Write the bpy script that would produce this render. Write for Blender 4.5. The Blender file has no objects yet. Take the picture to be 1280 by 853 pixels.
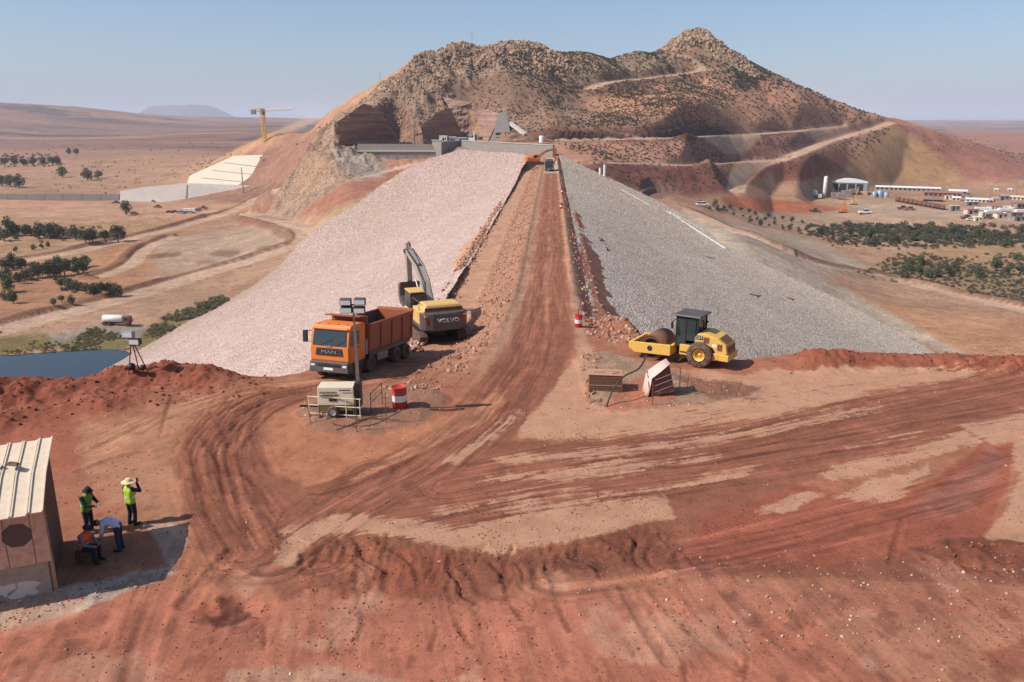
import bpy, bmesh, math, random
import numpy as np
from mathutils import Vector, Matrix

random.seed(7); RNG = np.random.default_rng(7)
R = math.radians
SC = bpy.context.scene
COL = SC.collection

# ---------------------------------------------------------------- camera, sky, sun, exposure
CAM_H, FPX, CXP, CYP = 14.0, 1000.0, 640.0, 426.5      # metres; pixels of the 1280x853 photograph
PITCH, YAW = R(15.3), R(2.76)
_r = np.array((math.cos(YAW), math.sin(YAW), 0.0))
_fh = np.array((-math.sin(YAW), math.cos(YAW), 0.0))
_f = _fh*math.cos(PITCH) + np.array((0, 0, -math.sin(PITCH)))
_u = np.cross(_r, _f)
cd = bpy.data.cameras.new('camera'); cam = bpy.data.objects.new('camera', cd); COL.objects.link(cam)
cd.sensor_width = 36.0; cd.lens = FPX/1280*36.0; cd.clip_start = 0.5; cd.clip_end = 60000
cam.matrix_world = Matrix(((_r[0], _u[0], -_f[0], 0), (_r[1], _u[1], -_f[1], 0), (_r[2], _u[2], -_f[2], CAM_H), (0, 0, 0, 1)))
SC.camera = cam

SUN_EL, SHADOW_AZ = R(44), R(20)                       # shadows fall to +X, 20 degrees towards +Y
ldir = Vector((math.cos(SHADOW_AZ)*math.cos(SUN_EL), math.sin(SHADOW_AZ)*math.cos(SUN_EL), -math.sin(SUN_EL)))
sd = bpy.data.lights.new('sun', 'SUN'); sun = bpy.data.objects.new('sun', sd); COL.objects.link(sun)
sd.energy = 5.0; sd.angle = R(0.53); sd.color = (1.0, 0.955, 0.89)
sun.rotation_euler = ldir.to_track_quat('-Z', 'Y').to_euler(); sun.location = (-40, -10, 60)
W = bpy.data.worlds.new('World'); SC.world = W; W.use_nodes = True
_nt = W.node_tree; _bg = _nt.nodes['Background']
_sky = _nt.nodes.new('ShaderNodeTexSky'); _sky.sky_type = 'NISHITA'; _sky.sun_disc = False
_sky.sun_elevation = SUN_EL
_sky.sun_rotation = math.atan2(-ldir.x, -ldir.y)       # clockwise from +Y
_sky.altitude = 600; _sky.air_density = 1.0; _sky.dust_density = 2.2; _sky.ozone_density = 5.0
_nt.links.new(_sky.outputs[0], _bg.inputs[0]); _bg.inputs[1].default_value = 0.132
SC.view_settings.view_transform = 'Standard'; SC.view_settings.look = 'None'
SC.view_settings.exposure = 0.0; SC.view_settings.gamma = 1.0; SC.view_settings.use_curve_mapping = False
SC.cycles.use_denoising = True
SC.cycles.max_bounces = 4; SC.cycles.diffuse_bounces = 2; SC.cycles.glossy_bounces = 2
SC.cycles.transmission_bounces = 3; SC.cycles.transparent_max_bounces = 8; SC.cycles.volume_bounces = 1
SC.cycles.caustics_reflective = False; SC.cycles.caustics_refractive = False
SC.cycles.use_adaptive_sampling = True; SC.cycles.adaptive_threshold = 0.01
try:
    SC.cycles.denoiser = 'OPENIMAGEDENOISE'
except Exception:
    pass

# ---------------------------------------------------------------- pixels <-> places
def proj(X, Y, Z):
    dx, dy, dz = X, Y, Z-CAM_H
    a = dx*_r[0]+dy*_r[1]+dz*_r[2]; b = dx*_u[0]+dy*_u[1]+dz*_u[2]; c = dx*_f[0]+dy*_f[1]+dz*_f[2]
    c = np.where(np.abs(c) < 1e-3, 1e-3, c)
    px = CXP+FPX*a/c; py = CYP-FPX*b/c
    return np.where(c > 0.1, px, -9999.0), np.where(c > 0.1, py, -9999.0)
def ray(px, py):
    d = _r*(px-CXP)/FPX + _u*(CYP-py)/FPX + _f
    return d
def on_z(px, py, z=0.0):                                # where the line of sight meets the level z
    d = ray(px, py); t = (z-CAM_H)/d[2]
    return Vector((d[0]*t, d[1]*t, z))
def at_y(px, py, Y):                                    # ... and where it is Y metres up the valley
    d = ray(px, py); t = Y/d[1]
    return Vector((d[0]*t, Y, CAM_H+d[2]*t))

# ---------------------------------------------------------------- noise
def _hash(ix, iy, seed):
    n = (ix.astype(np.int64)*374761393 + iy.astype(np.int64)*668265263 + seed*1274126177) & 0x7fffffff
    n = ((n ^ (n >> 13))*1274126177) & 0x7fffffff
    n = n ^ (n >> 16)
    return (n & 0xffff)/65535.0
def vn(x, y, seed=0):
    xi = np.floor(x); yi = np.floor(y); fx = x-xi; fy = y-yi
    fx = fx*fx*(3-2*fx); fy = fy*fy*(3-2*fy)
    a = _hash(xi, yi, seed); b = _hash(xi+1, yi, seed); c = _hash(xi, yi+1, seed); d = _hash(xi+1, yi+1, seed)
    return (a+(b-a)*fx)*(1-fy)+(c+(d-c)*fx)*fy
def fbm(x, y, oct=4, seed=0, gain=0.5, lac=2.03):       # about -1..1
    s = 0; amp = 1; tot = 0
    for o in range(oct):
        s = s+amp*(vn(x, y, seed+o*17)*2-1); tot += amp; amp *= gain
        x, y = x*lac+11.3*o+3.1, y*lac+7.7*o+5.7
    return s/tot
def ridged(x, y, oct=4, seed=0):
    s = 0; amp = 1; tot = 0
    for o in range(oct):
        s = s+amp*(1-np.abs(vn(x, y, seed+o*13)*2-1)); tot += amp; amp *= .5
        x, y = x*2.07+4.7*o+1.3, y*2.07+9.1*o+2.2
    return s/tot
def ss(a, b, x):
    t = np.clip((x-a)/(b-a), 0, 1); return t*t*(3-2*t)
def lin(c):                                             # sRGB 0..255 -> linear
    return np.array([((v/255+0.055)/1.055)**2.4 if v/255 > 0.04045 else v/255/12.92 for v in c])

def poly_sd(px, py, poly):                              # signed distance, positive inside
    poly = np.asarray(poly, float); n = len(poly)
    d = np.full(px.shape, 1e9); ins = np.zeros(px.shape, bool)
    for i in range(n):
        x0, y0 = poly[i]; x1, y1 = poly[(i+1) % n]
        ex, ey = x1-x0, y1-y0
        t = np.clip(((px-x0)*ex+(py-y0)*ey)/(ex*ex+ey*ey+1e-12), 0, 1)
        d = np.minimum(d, np.hypot(px-x0-t*ex, py-y0-t*ey))
        c = ((y0 > py) != (y1 > py)) & (px < ex*(py-y0)/(ey if abs(ey) > 1e-12 else 1e-12)+x0)
        ins ^= c
    return np.where(ins, d, -d)
def line_d(X, Y, pts):                                  # distance, arc length, signed offset, interpolated extra value
    pts = np.asarray(pts, float)
    best = np.full(X.shape, 1e9); S = np.zeros(X.shape); O = np.zeros(X.shape); V = np.zeros(X.shape); s0 = 0.0
    for i in range(len(pts)-1):
        x0, y0 = pts[i][:2]; x1, y1 = pts[i+1][:2]
        ex, ey = x1-x0, y1-y0; L = math.hypot(ex, ey)+1e-9
        t = np.clip(((X-x0)*ex+(Y-y0)*ey)/(L*L), 0, 1)
        qx = X-x0-t*ex; qy = Y-y0-t*ey
        d = np.hypot(qx, qy); m = d < best
        best = np.where(m, d, best); S = np.where(m, s0+t*L, S)
        O = np.where(m, np.sign(ex*qy-ey*qx)*d, O)
        if pts.shape[1] > 2: V = np.where(m, pts[i][2]+t*(pts[i+1][2]-pts[i][2]), V)
        s0 += L
    return best, S, O, V
def smooth_line(pts, n=6):                              # Catmull-Rom
    P = [np.array(p, float) for p in pts]; P = [2*P[0]-P[1]]+P+[2*P[-1]-P[-2]]; out = []
    for i in range(1, len(P)-2):
        for k in range(n):
            t = k/n
            out.append(0.5*((2*P[i])+(P[i+1]-P[i-1])*t+(2*P[i-1]-5*P[i]+4*P[i+1]-P[i+2])*t*t+(-P[i-1]+3*P[i]-3*P[i+1]+P[i+2])*t**3))
    out.append(P[-2]); return out

# ---------------------------------------------------------------- object helpers
def tag(o, label=None, cat=None, group=None, kind=None):
    if label: o['label'] = label
    if cat: o['category'] = cat
    if group: o['group'] = group
    if kind: o['kind'] = kind
    return o
def empty(name, loc=(0, 0, 0), rz=0.0):
    o = bpy.data.objects.new(name, None); COL.objects.link(o); o.location = loc; o.rotation_euler = (0, 0, rz)
    o.empty_display_size = 0.2
    return o
def mesh_obj(name, me, mat=None, parent=None):
    o = bpy.data.objects.new(name, me); COL.objects.link(o)
    if mat is not None and not me.materials: me.materials.append(mat)
    if parent is not None: o.parent = parent
    return o
def copy_tree(o, parent=None):
    c = o.copy(); COL.objects.link(c); c.parent = parent
    for ch in o.children: copy_tree(ch, c)
    return c
def grid_mesh(name, X, Y, Z, attrs=None, smooth=True):
    ny, nx = X.shape
    co = np.empty((ny*nx, 3), np.float32); co[:, 0] = X.ravel(); co[:, 1] = Y.ravel(); co[:, 2] = Z.ravel()
    i = np.arange(ny*nx).reshape(ny, nx)
    q = np.stack([i[:-1, :-1], i[:-1, 1:], i[1:, 1:], i[1:, :-1]], -1).reshape(-1, 4)
    me = bpy.data.meshes.new(name); me.vertices.add(len(co)); me.vertices.foreach_set('co', co.ravel())
    me.loops.add(q.size); me.loops.foreach_set('vertex_index', q.ravel().astype(np.int32))
    me.polygons.add(len(q)); me.polygons.foreach_set('loop_start', (np.arange(len(q))*4).astype(np.int32))
    me.polygons.foreach_set('use_smooth', np.full(len(q), smooth))
    me.update(calc_edges=True); me.validate()
    for k, v in (attrs or {}).items():
        if v.ndim == 3:
            a = me.attributes.new(k, 'FLOAT_COLOR', 'POINT')
            c4 = np.ones((ny*nx, 4), np.float32); c4[:, :3] = v.reshape(-1, 3); a.data.foreach_set('color', c4.ravel())
        else:
            a = me.attributes.new(k, 'FLOAT', 'POINT'); a.data.foreach_set('value', v.astype(np.float32).ravel())
    return me

class MB:                                               # collects shapes, then links them as one mesh object
    def __init__(s): s.v = []; s.f = []; s.sm = []
    def add(s, vs, fs, smooth=False):
        b = len(s.v); s.v += [tuple(v) for v in vs]; s.f += [tuple(i+b for i in f) for f in fs]; s.sm += [smooth]*len(fs); return s
    def box(s, x0, x1, y0, y1, z0, z1, top=None):       # top: (dx0,dx1,dy0,dy1) insets of the upper face
        t = top or (0, 0, 0, 0)
        vs = [(x0, y0, z0), (x1, y0, z0), (x1, y1, z0), (x0, y1, z0),
              (x0+t[0], y0+t[2], z1), (x1-t[1], y0+t[2], z1), (x1-t[1], y1-t[3], z1), (x0+t[0], y1-t[3], z1)]
        return s.add(vs, [(0, 3, 2, 1), (4, 5, 6, 7), (0, 1, 5, 4), (1, 2, 6, 5), (2, 3, 7, 6), (3, 0, 4, 7)])
    def prism(s, prof, y0, y1, axis='y', inset=0.0):    # prof: list of (x,z) counter-clockwise seen from -y
        n = len(prof)
        def P(a, b, c): return (a, c, b) if axis == 'y' else ((c, a, b) if axis == 'x' else (a, b, c))
        vs = [P(a, b, y0) for a, b in prof]+[P(a, b, y1) for a, b in prof]
        fs = [tuple(range(n)), tuple(range(2*n-1, n-1, -1))]+[((i+1) % n, i, n+i, n+(i+1) % n) for i in range(n)]
        return s.add(vs, fs)
    def cyl(s, p, q, r, r2=None, n=12, caps=True, smooth=True):
        p, q = Vector(p), Vector(q); r2 = r if r2 is None else r2
        a = (q-p).normalized(); b = a.orthogonal().normalized(); c = a.cross(b)
        vs = []
        for (o, rr) in ((p, r), (q, r2)):
            for k in range(n):
                t = 2*math.pi*k/n; vs.append(o+b*math.cos(t)*rr+c*math.sin(t)*rr)
        s.add(vs, [(k, (k+1) % n, n+(k+1) % n, n+k) for k in range(n)], smooth)
        if caps: s.add(vs[:n], [tuple(range(n-1, -1, -1))]); s.add(vs[n:], [tuple(range(n))])
        return s
    def lathe(s, prof, o=(0, 0, 0), axis=(0, 0, 1), n=24, smooth=True):   # prof: (r, h) up the axis
        a = Vector(axis).normalized(); b = a.orthogonal().normalized(); c = a.cross(b); o = Vector(o); vs = []
        for r, h in prof:
            for k in range(n):
                t = 2*math.pi*k/n; vs.append(o+a*h+b*math.cos(t)*r+c*math.sin(t)*r)
        return s.add(vs, [(i*n+k, i*n+(k+1) % n, (i+1)*n+(k+1) % n, (i+1)*n+k) for i in range(len(prof)-1) for k in range(n)], smooth)
    def tube(s, pts, r, n=8, smooth=True):
        pts = [Vector(p) for p in pts]; vs = []; m = len(pts); b = None
        for i, p in enumerate(pts):
            a = (pts[min(i+1, m-1)]-pts[max(i-1, 0)]).normalized()
            b = a.orthogonal().normalized() if b is None else (b-a*b.dot(a)).normalized()
            c = a.cross(b); rr = r[i] if isinstance(r, (list, tuple)) else r
            for k in range(n):
                t = 2*math.pi*k/n; vs.append(p+b*math.cos(t)*rr+c*math.sin(t)*rr)
        s.add(vs, [(i*n+k, i*n+(k+1) % n, (i+1)*n+(k+1) % n, (i+1)*n+k) for i in range(m-1) for k in range(n)], smooth)
        s.add(vs[:n], [tuple(range(n-1, -1, -1))]); s.add(vs[-n:], [tuple(range(n))]); return s
    def bar(s, p, q, w, h, up=(0, 0, 1)):               # a squared bar from p to q
        p, q = Vector(p), Vector(q); a = (q-p).normalized(); u = Vector(up)
        c = a.cross(u); c = c.normalized() if c.length > 1e-4 else a.orthogonal().normalized(); u = c.cross(a)
        vs = [o+c*x*w/2+u*y*h/2 for o in (p, q) for x, y in ((-1, -1), (1, -1), (1, 1), (-1, 1))]
        return s.add(vs, [(3, 2, 1, 0), (4, 5, 6, 7), (0, 1, 5, 4), (1, 2, 6, 5), (2, 3, 7, 6), (3, 0, 4, 7)])
    def mesh(s, name):
        me = bpy.data.meshes.new(name); me.from_pydata(s.v, [], s.f)
        me.polygons.foreach_set('use_smooth', s.sm); me.update()
        b = bmesh.new(); b.from_mesh(me); bmesh.ops.recalc_face_normals(b, faces=b.faces); b.to_mesh(me); b.free()
        return me
    def build(s, name, mat, parent=None, bevel=0.0, seg=2):
        o = mesh_obj(name, s.mesh(name), mat, parent)
        if bevel:
            m = o.modifiers.new('bevel', 'BEVEL'); m.width = bevel; m.segments = seg; m.limit_method = 'ANGLE'; m.angle_limit = R(35); m.harden_normals = False
        return o

# ---------------------------------------------------------------- materials
def nodes(mat):
    nt = mat.node_tree
    def N(t, **kw):
        n = nt.nodes.new(t)
        for k, v in kw.items():
            if hasattr(n, k): setattr(n, k, v)
        return n
    return nt, N, nt.nodes['Principled BSDF']
def mat_plain(name, rgb, rough=0.6, metal=0.0, var=0.12, dirt=None, dirt_amt=0.35, scale=2.5, bump=0.0, coat=0.0):
    m = bpy.data.materials.new(name); m.use_nodes = True; nt, N, B = nodes(m)
    tc = N('ShaderNodeTexCoord'); n1 = N('ShaderNodeTexNoise'); n1.inputs['Scale'].default_value = scale; n1.inputs['Detail'].default_value = 6; n1.inputs['Roughness'].default_value = .65
    nt.links.new(tc.outputs['Object'], n1.inputs['Vector'])
    c = np.array(rgb[:3], float)
    mx = N('ShaderNodeMix', data_type='RGBA'); mx.inputs[6].default_value = (*np.clip(c*(1-var), 0, 1), 1); mx.inputs[7].default_value = (*np.clip(c*(1+var), 0, 1), 1)
    nt.links.new(n1.outputs[0], mx.inputs[0]); out = mx.outputs[2]
    if dirt is not None:
        n2 = N('ShaderNodeTexNoise'); n2.inputs['Scale'].default_value = scale*2.3; n2.inputs['Detail'].default_value = 8; n2.inputs['Roughness'].default_value = .75
        nt.links.new(tc.outputs['Object'], n2.inputs['Vector'])
        rp = N('ShaderNodeMapRange'); rp.inputs[1].default_value = .42; rp.inputs[2].default_value = .72; rp.inputs[3].default_value = 0.132*dirt_amt; rp.inputs[4].default_value = dirt_amt
        nt.links.new(n2.outputs[0], rp.inputs[0])
        m2 = N('ShaderNodeMix', data_type='RGBA'); m2.inputs[7].default_value = (*dirt, 1)
        nt.links.new(rp.outputs[0], m2.inputs[0]); nt.links.new(out, m2.inputs[6]); out = m2.outputs[2]
        rr = N('ShaderNodeMapRange'); rr.inputs[3].default_value = rough; rr.inputs[4].default_value = min(1, rough+.3); nt.links.new(rp.outputs[0], rr.inputs[0]); nt.links.new(rr.outputs[0], B.inputs['Roughness'])
    nt.links.new(out, B.inputs['Base Color'])
    if dirt is None: B.inputs['Roughness'].default_value = rough
    B.inputs['Metallic'].default_value = metal
    if coat: B.inputs['Coat Weight'].default_value = coat
    if bump:
        bp = N('ShaderNodeBump'); bp.inputs['Strength'].default_value = bump; bp.inputs['Distance'].default_value = .02
        nt.links.new(n1.outputs[0], bp.inputs['Height']); nt.links.new(bp.outputs[0], B.inputs['Normal'])
    return m
DUST = tuple(lin((176, 128, 102)))
def mat_ground(name, scales, bump_d, bump_s=0.5, spread=0.35, rough=0.92, wet=False, voronoi=None, speck=0):
    """colour from the attribute 'soil', broken up by noise; relief by bump"""
    m = bpy.data.materials.new(name); m.use_nodes = True; nt, N, B = nodes(m)
    g = N('ShaderNodeNewGeometry'); at = N('ShaderNodeAttribute'); at.attribute_name = 'soil'
    hs = []
    for i, s in enumerate(scales):
        n = N('ShaderNodeTexNoise'); n.inputs['Scale'].default_value = s; n.inputs['Detail'].default_value = 7; n.inputs['Roughness'].default_value = .68
        nt.links.new(g.outputs['Position'], n.inputs['Vector']); hs.append(n)
    col = at.outputs['Color']
    for n in hs:
        mr = N('ShaderNodeMapRange'); mr.inputs[1].default_value = .33; mr.inputs[2].default_value = .67; mr.inputs[3].default_value = 1-spread; mr.inputs[4].default_value = 1+spread
        nt.links.new(n.outputs[0], mr.inputs[0])
        mx = N('ShaderNodeVectorMath', operation='SCALE'); nt.links.new(col, mx.inputs[0]); nt.links.new(mr.outputs[0], mx.inputs['Scale']); col = mx.outputs[0]
    h = hs[-1].outputs[0]
    if speck:                                           # small dark clods and dents, their shadows painted into the colour
        n = N('ShaderNodeTexNoise'); n.inputs['Scale'].default_value = speck; n.inputs['Detail'].default_value = 3; n.inputs['Roughness'].default_value = .6; nt.links.new(g.outputs['Position'], n.inputs['Vector'])
        mr = N('ShaderNodeMapRange'); mr.inputs[1].default_value = .60; mr.inputs[2].default_value = .70; mr.inputs[3].default_value = 1.0; mr.inputs[4].default_value = .68; nt.links.new(n.outputs[0], mr.inputs[0])
        mx = N('ShaderNodeVectorMath', operation='SCALE'); nt.links.new(col, mx.inputs[0]); nt.links.new(mr.outputs[0], mx.inputs['Scale']); col = mx.outputs[0]
    if voronoi:
        v = N('ShaderNodeTexVoronoi'); v.inputs['Scale'].default_value = voronoi[0]; v.inputs['Randomness'].default_value = 1.0
        nt.links.new(g.outputs['Position'], v.inputs['Vector'])
        mr = N('ShaderNodeMapRange'); mr.inputs[1].default_value = 0; mr.inputs[2].default_value = 1; mr.inputs[3].default_value = 1-voronoi[1]; mr.inputs[4].default_value = 1+voronoi[1]
        sp = N('ShaderNodeSeparateColor'); nt.links.new(v.outputs['Color'], sp.inputs[0]); nt.links.new(sp.outputs[0], mr.inputs[0])
        mx = N('ShaderNodeVectorMath', operation='SCALE'); nt.links.new(col, mx.inputs[0]); nt.links.new(mr.outputs[0], mx.inputs['Scale']); col = mx.outputs[0]
        ad = N('ShaderNodeMath', operation='MULTIPLY_ADD'); ad.inputs[1].default_value = -1.2; nt.links.new(v.outputs['Distance'], ad.inputs[0]); nt.links.new(h, ad.inputs[2]); h = ad.outputs[0]
    nt.links.new(col, B.inputs['Base Color'])
    bp = N('ShaderNodeBump'); bp.inputs['Strength'].default_value = bump_s; bp.inputs['Distance'].default_value = bump_d
    nt.links.new(h, bp.inputs['Height']); nt.links.new(bp.outputs[0], B.inputs['Normal'])
    B.inputs['Specular IOR Level'].default_value = 0.15
    if wet:
        aw = N('ShaderNodeAttribute'); aw.attribute_name = 'wet'
        mr = N('ShaderNodeMapRange'); mr.inputs[3].default_value = rough; mr.inputs[4].default_value = 0.132
        nt.links.new(aw.outputs['Fac'], mr.inputs[0]); nt.links.new(mr.outputs[0], B.inputs['Roughness'])
        m2 = N('ShaderNodeMapRange'); m2.inputs[3].default_value = 0.15; m2.inputs[4].default_value = 0.4
        nt.links.new(aw.outputs['Fac'], m2.inputs[0]); nt.links.new(m2.outputs[0], B.inputs['Specular IOR Level'])
        m3 = N('ShaderNodeMapRange'); m3.inputs[3].default_value = bump_s; m3.inputs[4].default_value = 0.03
        nt.links.new(aw.outputs['Fac'], m3.inputs[0]); nt.links.new(m3.outputs[0], bp.inputs['Strength'])
    else:
        B.inputs['Roughness'].default_value = rough
    return m
# ================================================================= the setting
KL = np.array((1.37, 1.41, 1.50))
def alb(*c): return np.clip(lin(c)/KL, 0.01, 0.85)
def paint(col, px, py, poly, rgb, soft=6.0, wob=0.0, amt=1.0, nz=None):
    poly = np.asarray(poly, float); pad = soft+wob+4
    m = (px > poly[:, 0].min()-pad) & (px < poly[:, 0].max()+pad) & (py > poly[:, 1].min()-pad) & (py < poly[:, 1].max()+pad)
    if not m.any(): return np.zeros(px.shape)
    sd_ = poly_sd(px[m], py[m], poly)
    if nz is not None: sd_ = sd_+wob*nz[m]
    w = ss(-soft, soft, sd_)*amt
    col[m] = col[m]*(1-w[:, None])+np.asarray(rgb)*w[:, None]
    full = np.zeros(px.shape); full[m] = w
    return full

# ---- the near ground (the abutment yard) and the crest of the dam: one height function
def wz(pts, z=0.0): return [tuple(on_z(a, b, z))[:2] for a, b in pts]
TOP_EDGE = [(-2.7, 335.0), (-2.7, 120.0), (-2.7, 75.0)]+wz([(648, 365), (622, 430), (580, 487), (535, 506), (505, 511)])
YARD = [(-140, 36), (-60, 36)]+wz([(0, 497), (60, 489), (120, 481), (180, 473), (240, 470), (300, 474), (345, 470), (380, 462)]) + \
       [(-12.6, 52), (-10.6, 58), (-9.9, 70), (-9.7, 340), (3.9, 340), (3.9, 75)] + \
       wz([(741, 357), (762, 395), (800, 425), (860, 446), (930, 452), (985, 446), (1100, 444), (1280, 449), (1500, 455)])+[(140, 40), (140, 5), (-140, 5)]
BERM_L = [(x, y, h) for (x, y), h in zip(wz([(-60, 512), (0, 503), (60, 495), (120, 486), (170, 478), (215, 475), (255, 477), (300, 482)]), (1.0, 1.0, .9, .9, .85, 1.0, 1.0, .25))]
BERM_L2 = [(x, y, h) for (x, y), h in zip(wz([(-80, 560), (0, 530), (70, 515), (130, 508), (180, 498), (225, 496)]), (.5, .5, .35, .5, .35, .1))]
BERM_R = [(x, y, h) for (x, y), h in zip(wz([(985, 456), (1020, 455), (1100, 454), (1200, 457), (1300, 460), (1500, 468)]), (.15, .75, .6, .55, .5, .5))]
ISLE_L = [(368, 518), (395, 496), (450, 488), (525, 478), (560, 500), (528, 528), (460, 543), (392, 538)]
ISLE_R = [(722, 448), (745, 440), (800, 452), (880, 476), (952, 486), (935, 500), (860, 508), (765, 516), (735, 502)]
GOUGE = [(362, 700), (400, 674), (470, 672), (520, 688), (640, 702), (760, 672), (812, 652), (838, 655), (852, 690), (836, 712), (730, 722), (650, 735), (590, 752), (540, 748), (420, 742), (368, 730)]
TRACKS = [ # pixel polylines on the yard, half width (m), streaks per metre
    ([(470, 470), (400, 484), (330, 500), (280, 526), (262, 570), (275, 625), (310, 690)], 2.3, 2.6),
    ([(688, 250), (682, 330), (672, 400), (655, 455), (605, 525), (530, 585), (430, 640), (340, 700)], 2.6, 2.2),
    ([(560, 606), (700, 580), (900, 552), (1100, 506), (1300, 466)], 2.6, 2.0),
    ([(440, 660), (560, 636), (700, 612), (900, 585), (1100, 552), (1300, 515)], 2.4, 2.0),
    ([(640, 512), (560, 548), (470, 590), (400, 612)], 1.2, 3.0),
    ([(120, 560), (200, 520), (300, 490), (400, 474), (480, 455)], 1.6, 2.4),
    ([(740, 545), (900, 520), (1050, 488), (1280, 462)], 2.0, 2.2),
    ([(470, 590), (420, 640), (400, 700)], 2.0, 2.6),
    ([(1290, 585), (1100, 640), (900, 690), (700, 720)], 2.0, 2.0)]
RUTS = [ # tyre marks: pixel polyline, half width, depth
    ([(232, 668), (205, 735), (183, 790), (165, 860)], .42, .05), ([(205, 668), (172, 760), (146, 860)], .3, .03),
    ([(290, 690), (255, 730), (232, 757)], .3, .07), ([(-10, 820), (60, 795), (120, 775)], .5, .03), ([(-10, 850), (80, 815), (140, 800)], .4, .03),
    ([(780, 735), (810, 790), (835, 830)], .22, .05), ([(560, 735), (568, 775), (590, 810)], .09, .04), ([(820, 740), (880, 800), (960, 860)], .3, .035),
    ([(1128, 650), (1120, 680), (1112, 705)], .14, .06), ([(445, 735), (452, 770), (446, 800)], .1, .03), ([(690, 725), (698, 760), (712, 790)], .1, .04),
    ([(630, 728), (636, 750), (652, 775)], .1, .05), ([(870, 700), (930, 760), (1040, 850)], .35, .03), ([(240, 600), (300, 590), (360, 640)], .25, .03),
    ([(255, 545), (290, 600), (315, 660)], .25, .06), ([(275, 530), (300, 580), (345, 640)], .2, .05), ([(330, 500), (318, 540), (340, 590)], .25, .05), ([(300, 512), (285, 560), (300, 610)], .2, .05),
    ([(100, 590), (140, 575), (180, 565)], .25, .06), ([(200, 548), (206, 520), (215, 500)], .12, .05)]
_rg = random.Random(77)
for _k in range(46):                                    # gouges and cleat marks in the mud bank
    _x = 372+_k*10.2+_rg.uniform(-6, 6); _y = 676+_rg.uniform(-8, 12) if _x < 640 else 690-(_x-640)*.16+_rg.uniform(-8, 8); _l = _rg.uniform(18, 58); _s = _rg.uniform(-.45, .25)
    RUTS.append(([(_x, _y), (_x+_s*_l*.5+_rg.uniform(-3, 3), _y+_l*.5), (_x+_s*_l, _y+_l)], _rg.uniform(.04, .11), _rg.uniform(.03, .07)))
for _k in range(30):                                    # finer marks over the lower yard
    _x = _rg.uniform(230, 1000); _y = _rg.uniform(735, 820); _l = _rg.uniform(20, 70); _s = _rg.uniform(-.2, .7) if _x > 640 else _rg.uniform(-.5, .3)
    RUTS.append(([(_x, _y), (_x+_s*_l*.5+_rg.uniform(-4, 4), _y+_l*.5), (_x+_s*_l, _y+_l)], _rg.uniform(.03, .07), _rg.uniform(.02, .05)))
for _k in range(34):                                    # tyre arcs along the left sweep
    _o = _rg.uniform(-55, 45); P_ = [(400+_o*.3, 486+_o*.1), (318+_o*.8, 506+_o*.25), (272+_o, 560), (288+_o, 630), (325+_o*1.1, 690)]
    _i = _rg.randint(0, 2); RUTS.append((P_[_i:_i+3], _rg.uniform(.04, .11), _rg.uniform(.02, .05)))
for _k in range(26):                                    # tracks running out to the right
    _o = _rg.uniform(-30, 60); _a = _rg.uniform(520, 1000); _b = _a+_rg.uniform(80, 260); _fy = lambda x: 606-(x-560)*.19+_o+(x-560)*.03*_o/60
    RUTS.append(([(_a, _fy(_a)), ((_a+_b)/2, _fy((_a+_b)/2)-2), (_b, _fy(_b))], _rg.uniform(.04, .12), _rg.uniform(.015, .035)))
def near_box(X, Y, pts, pad):
    P_ = np.array(wz(pts)); return (X > P_[:, 0].min()-pad) & (X < P_[:, 0].max()+pad) & (Y > P_[:, 1].min()-pad) & (Y < P_[:, 1].max()+pad)
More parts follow.
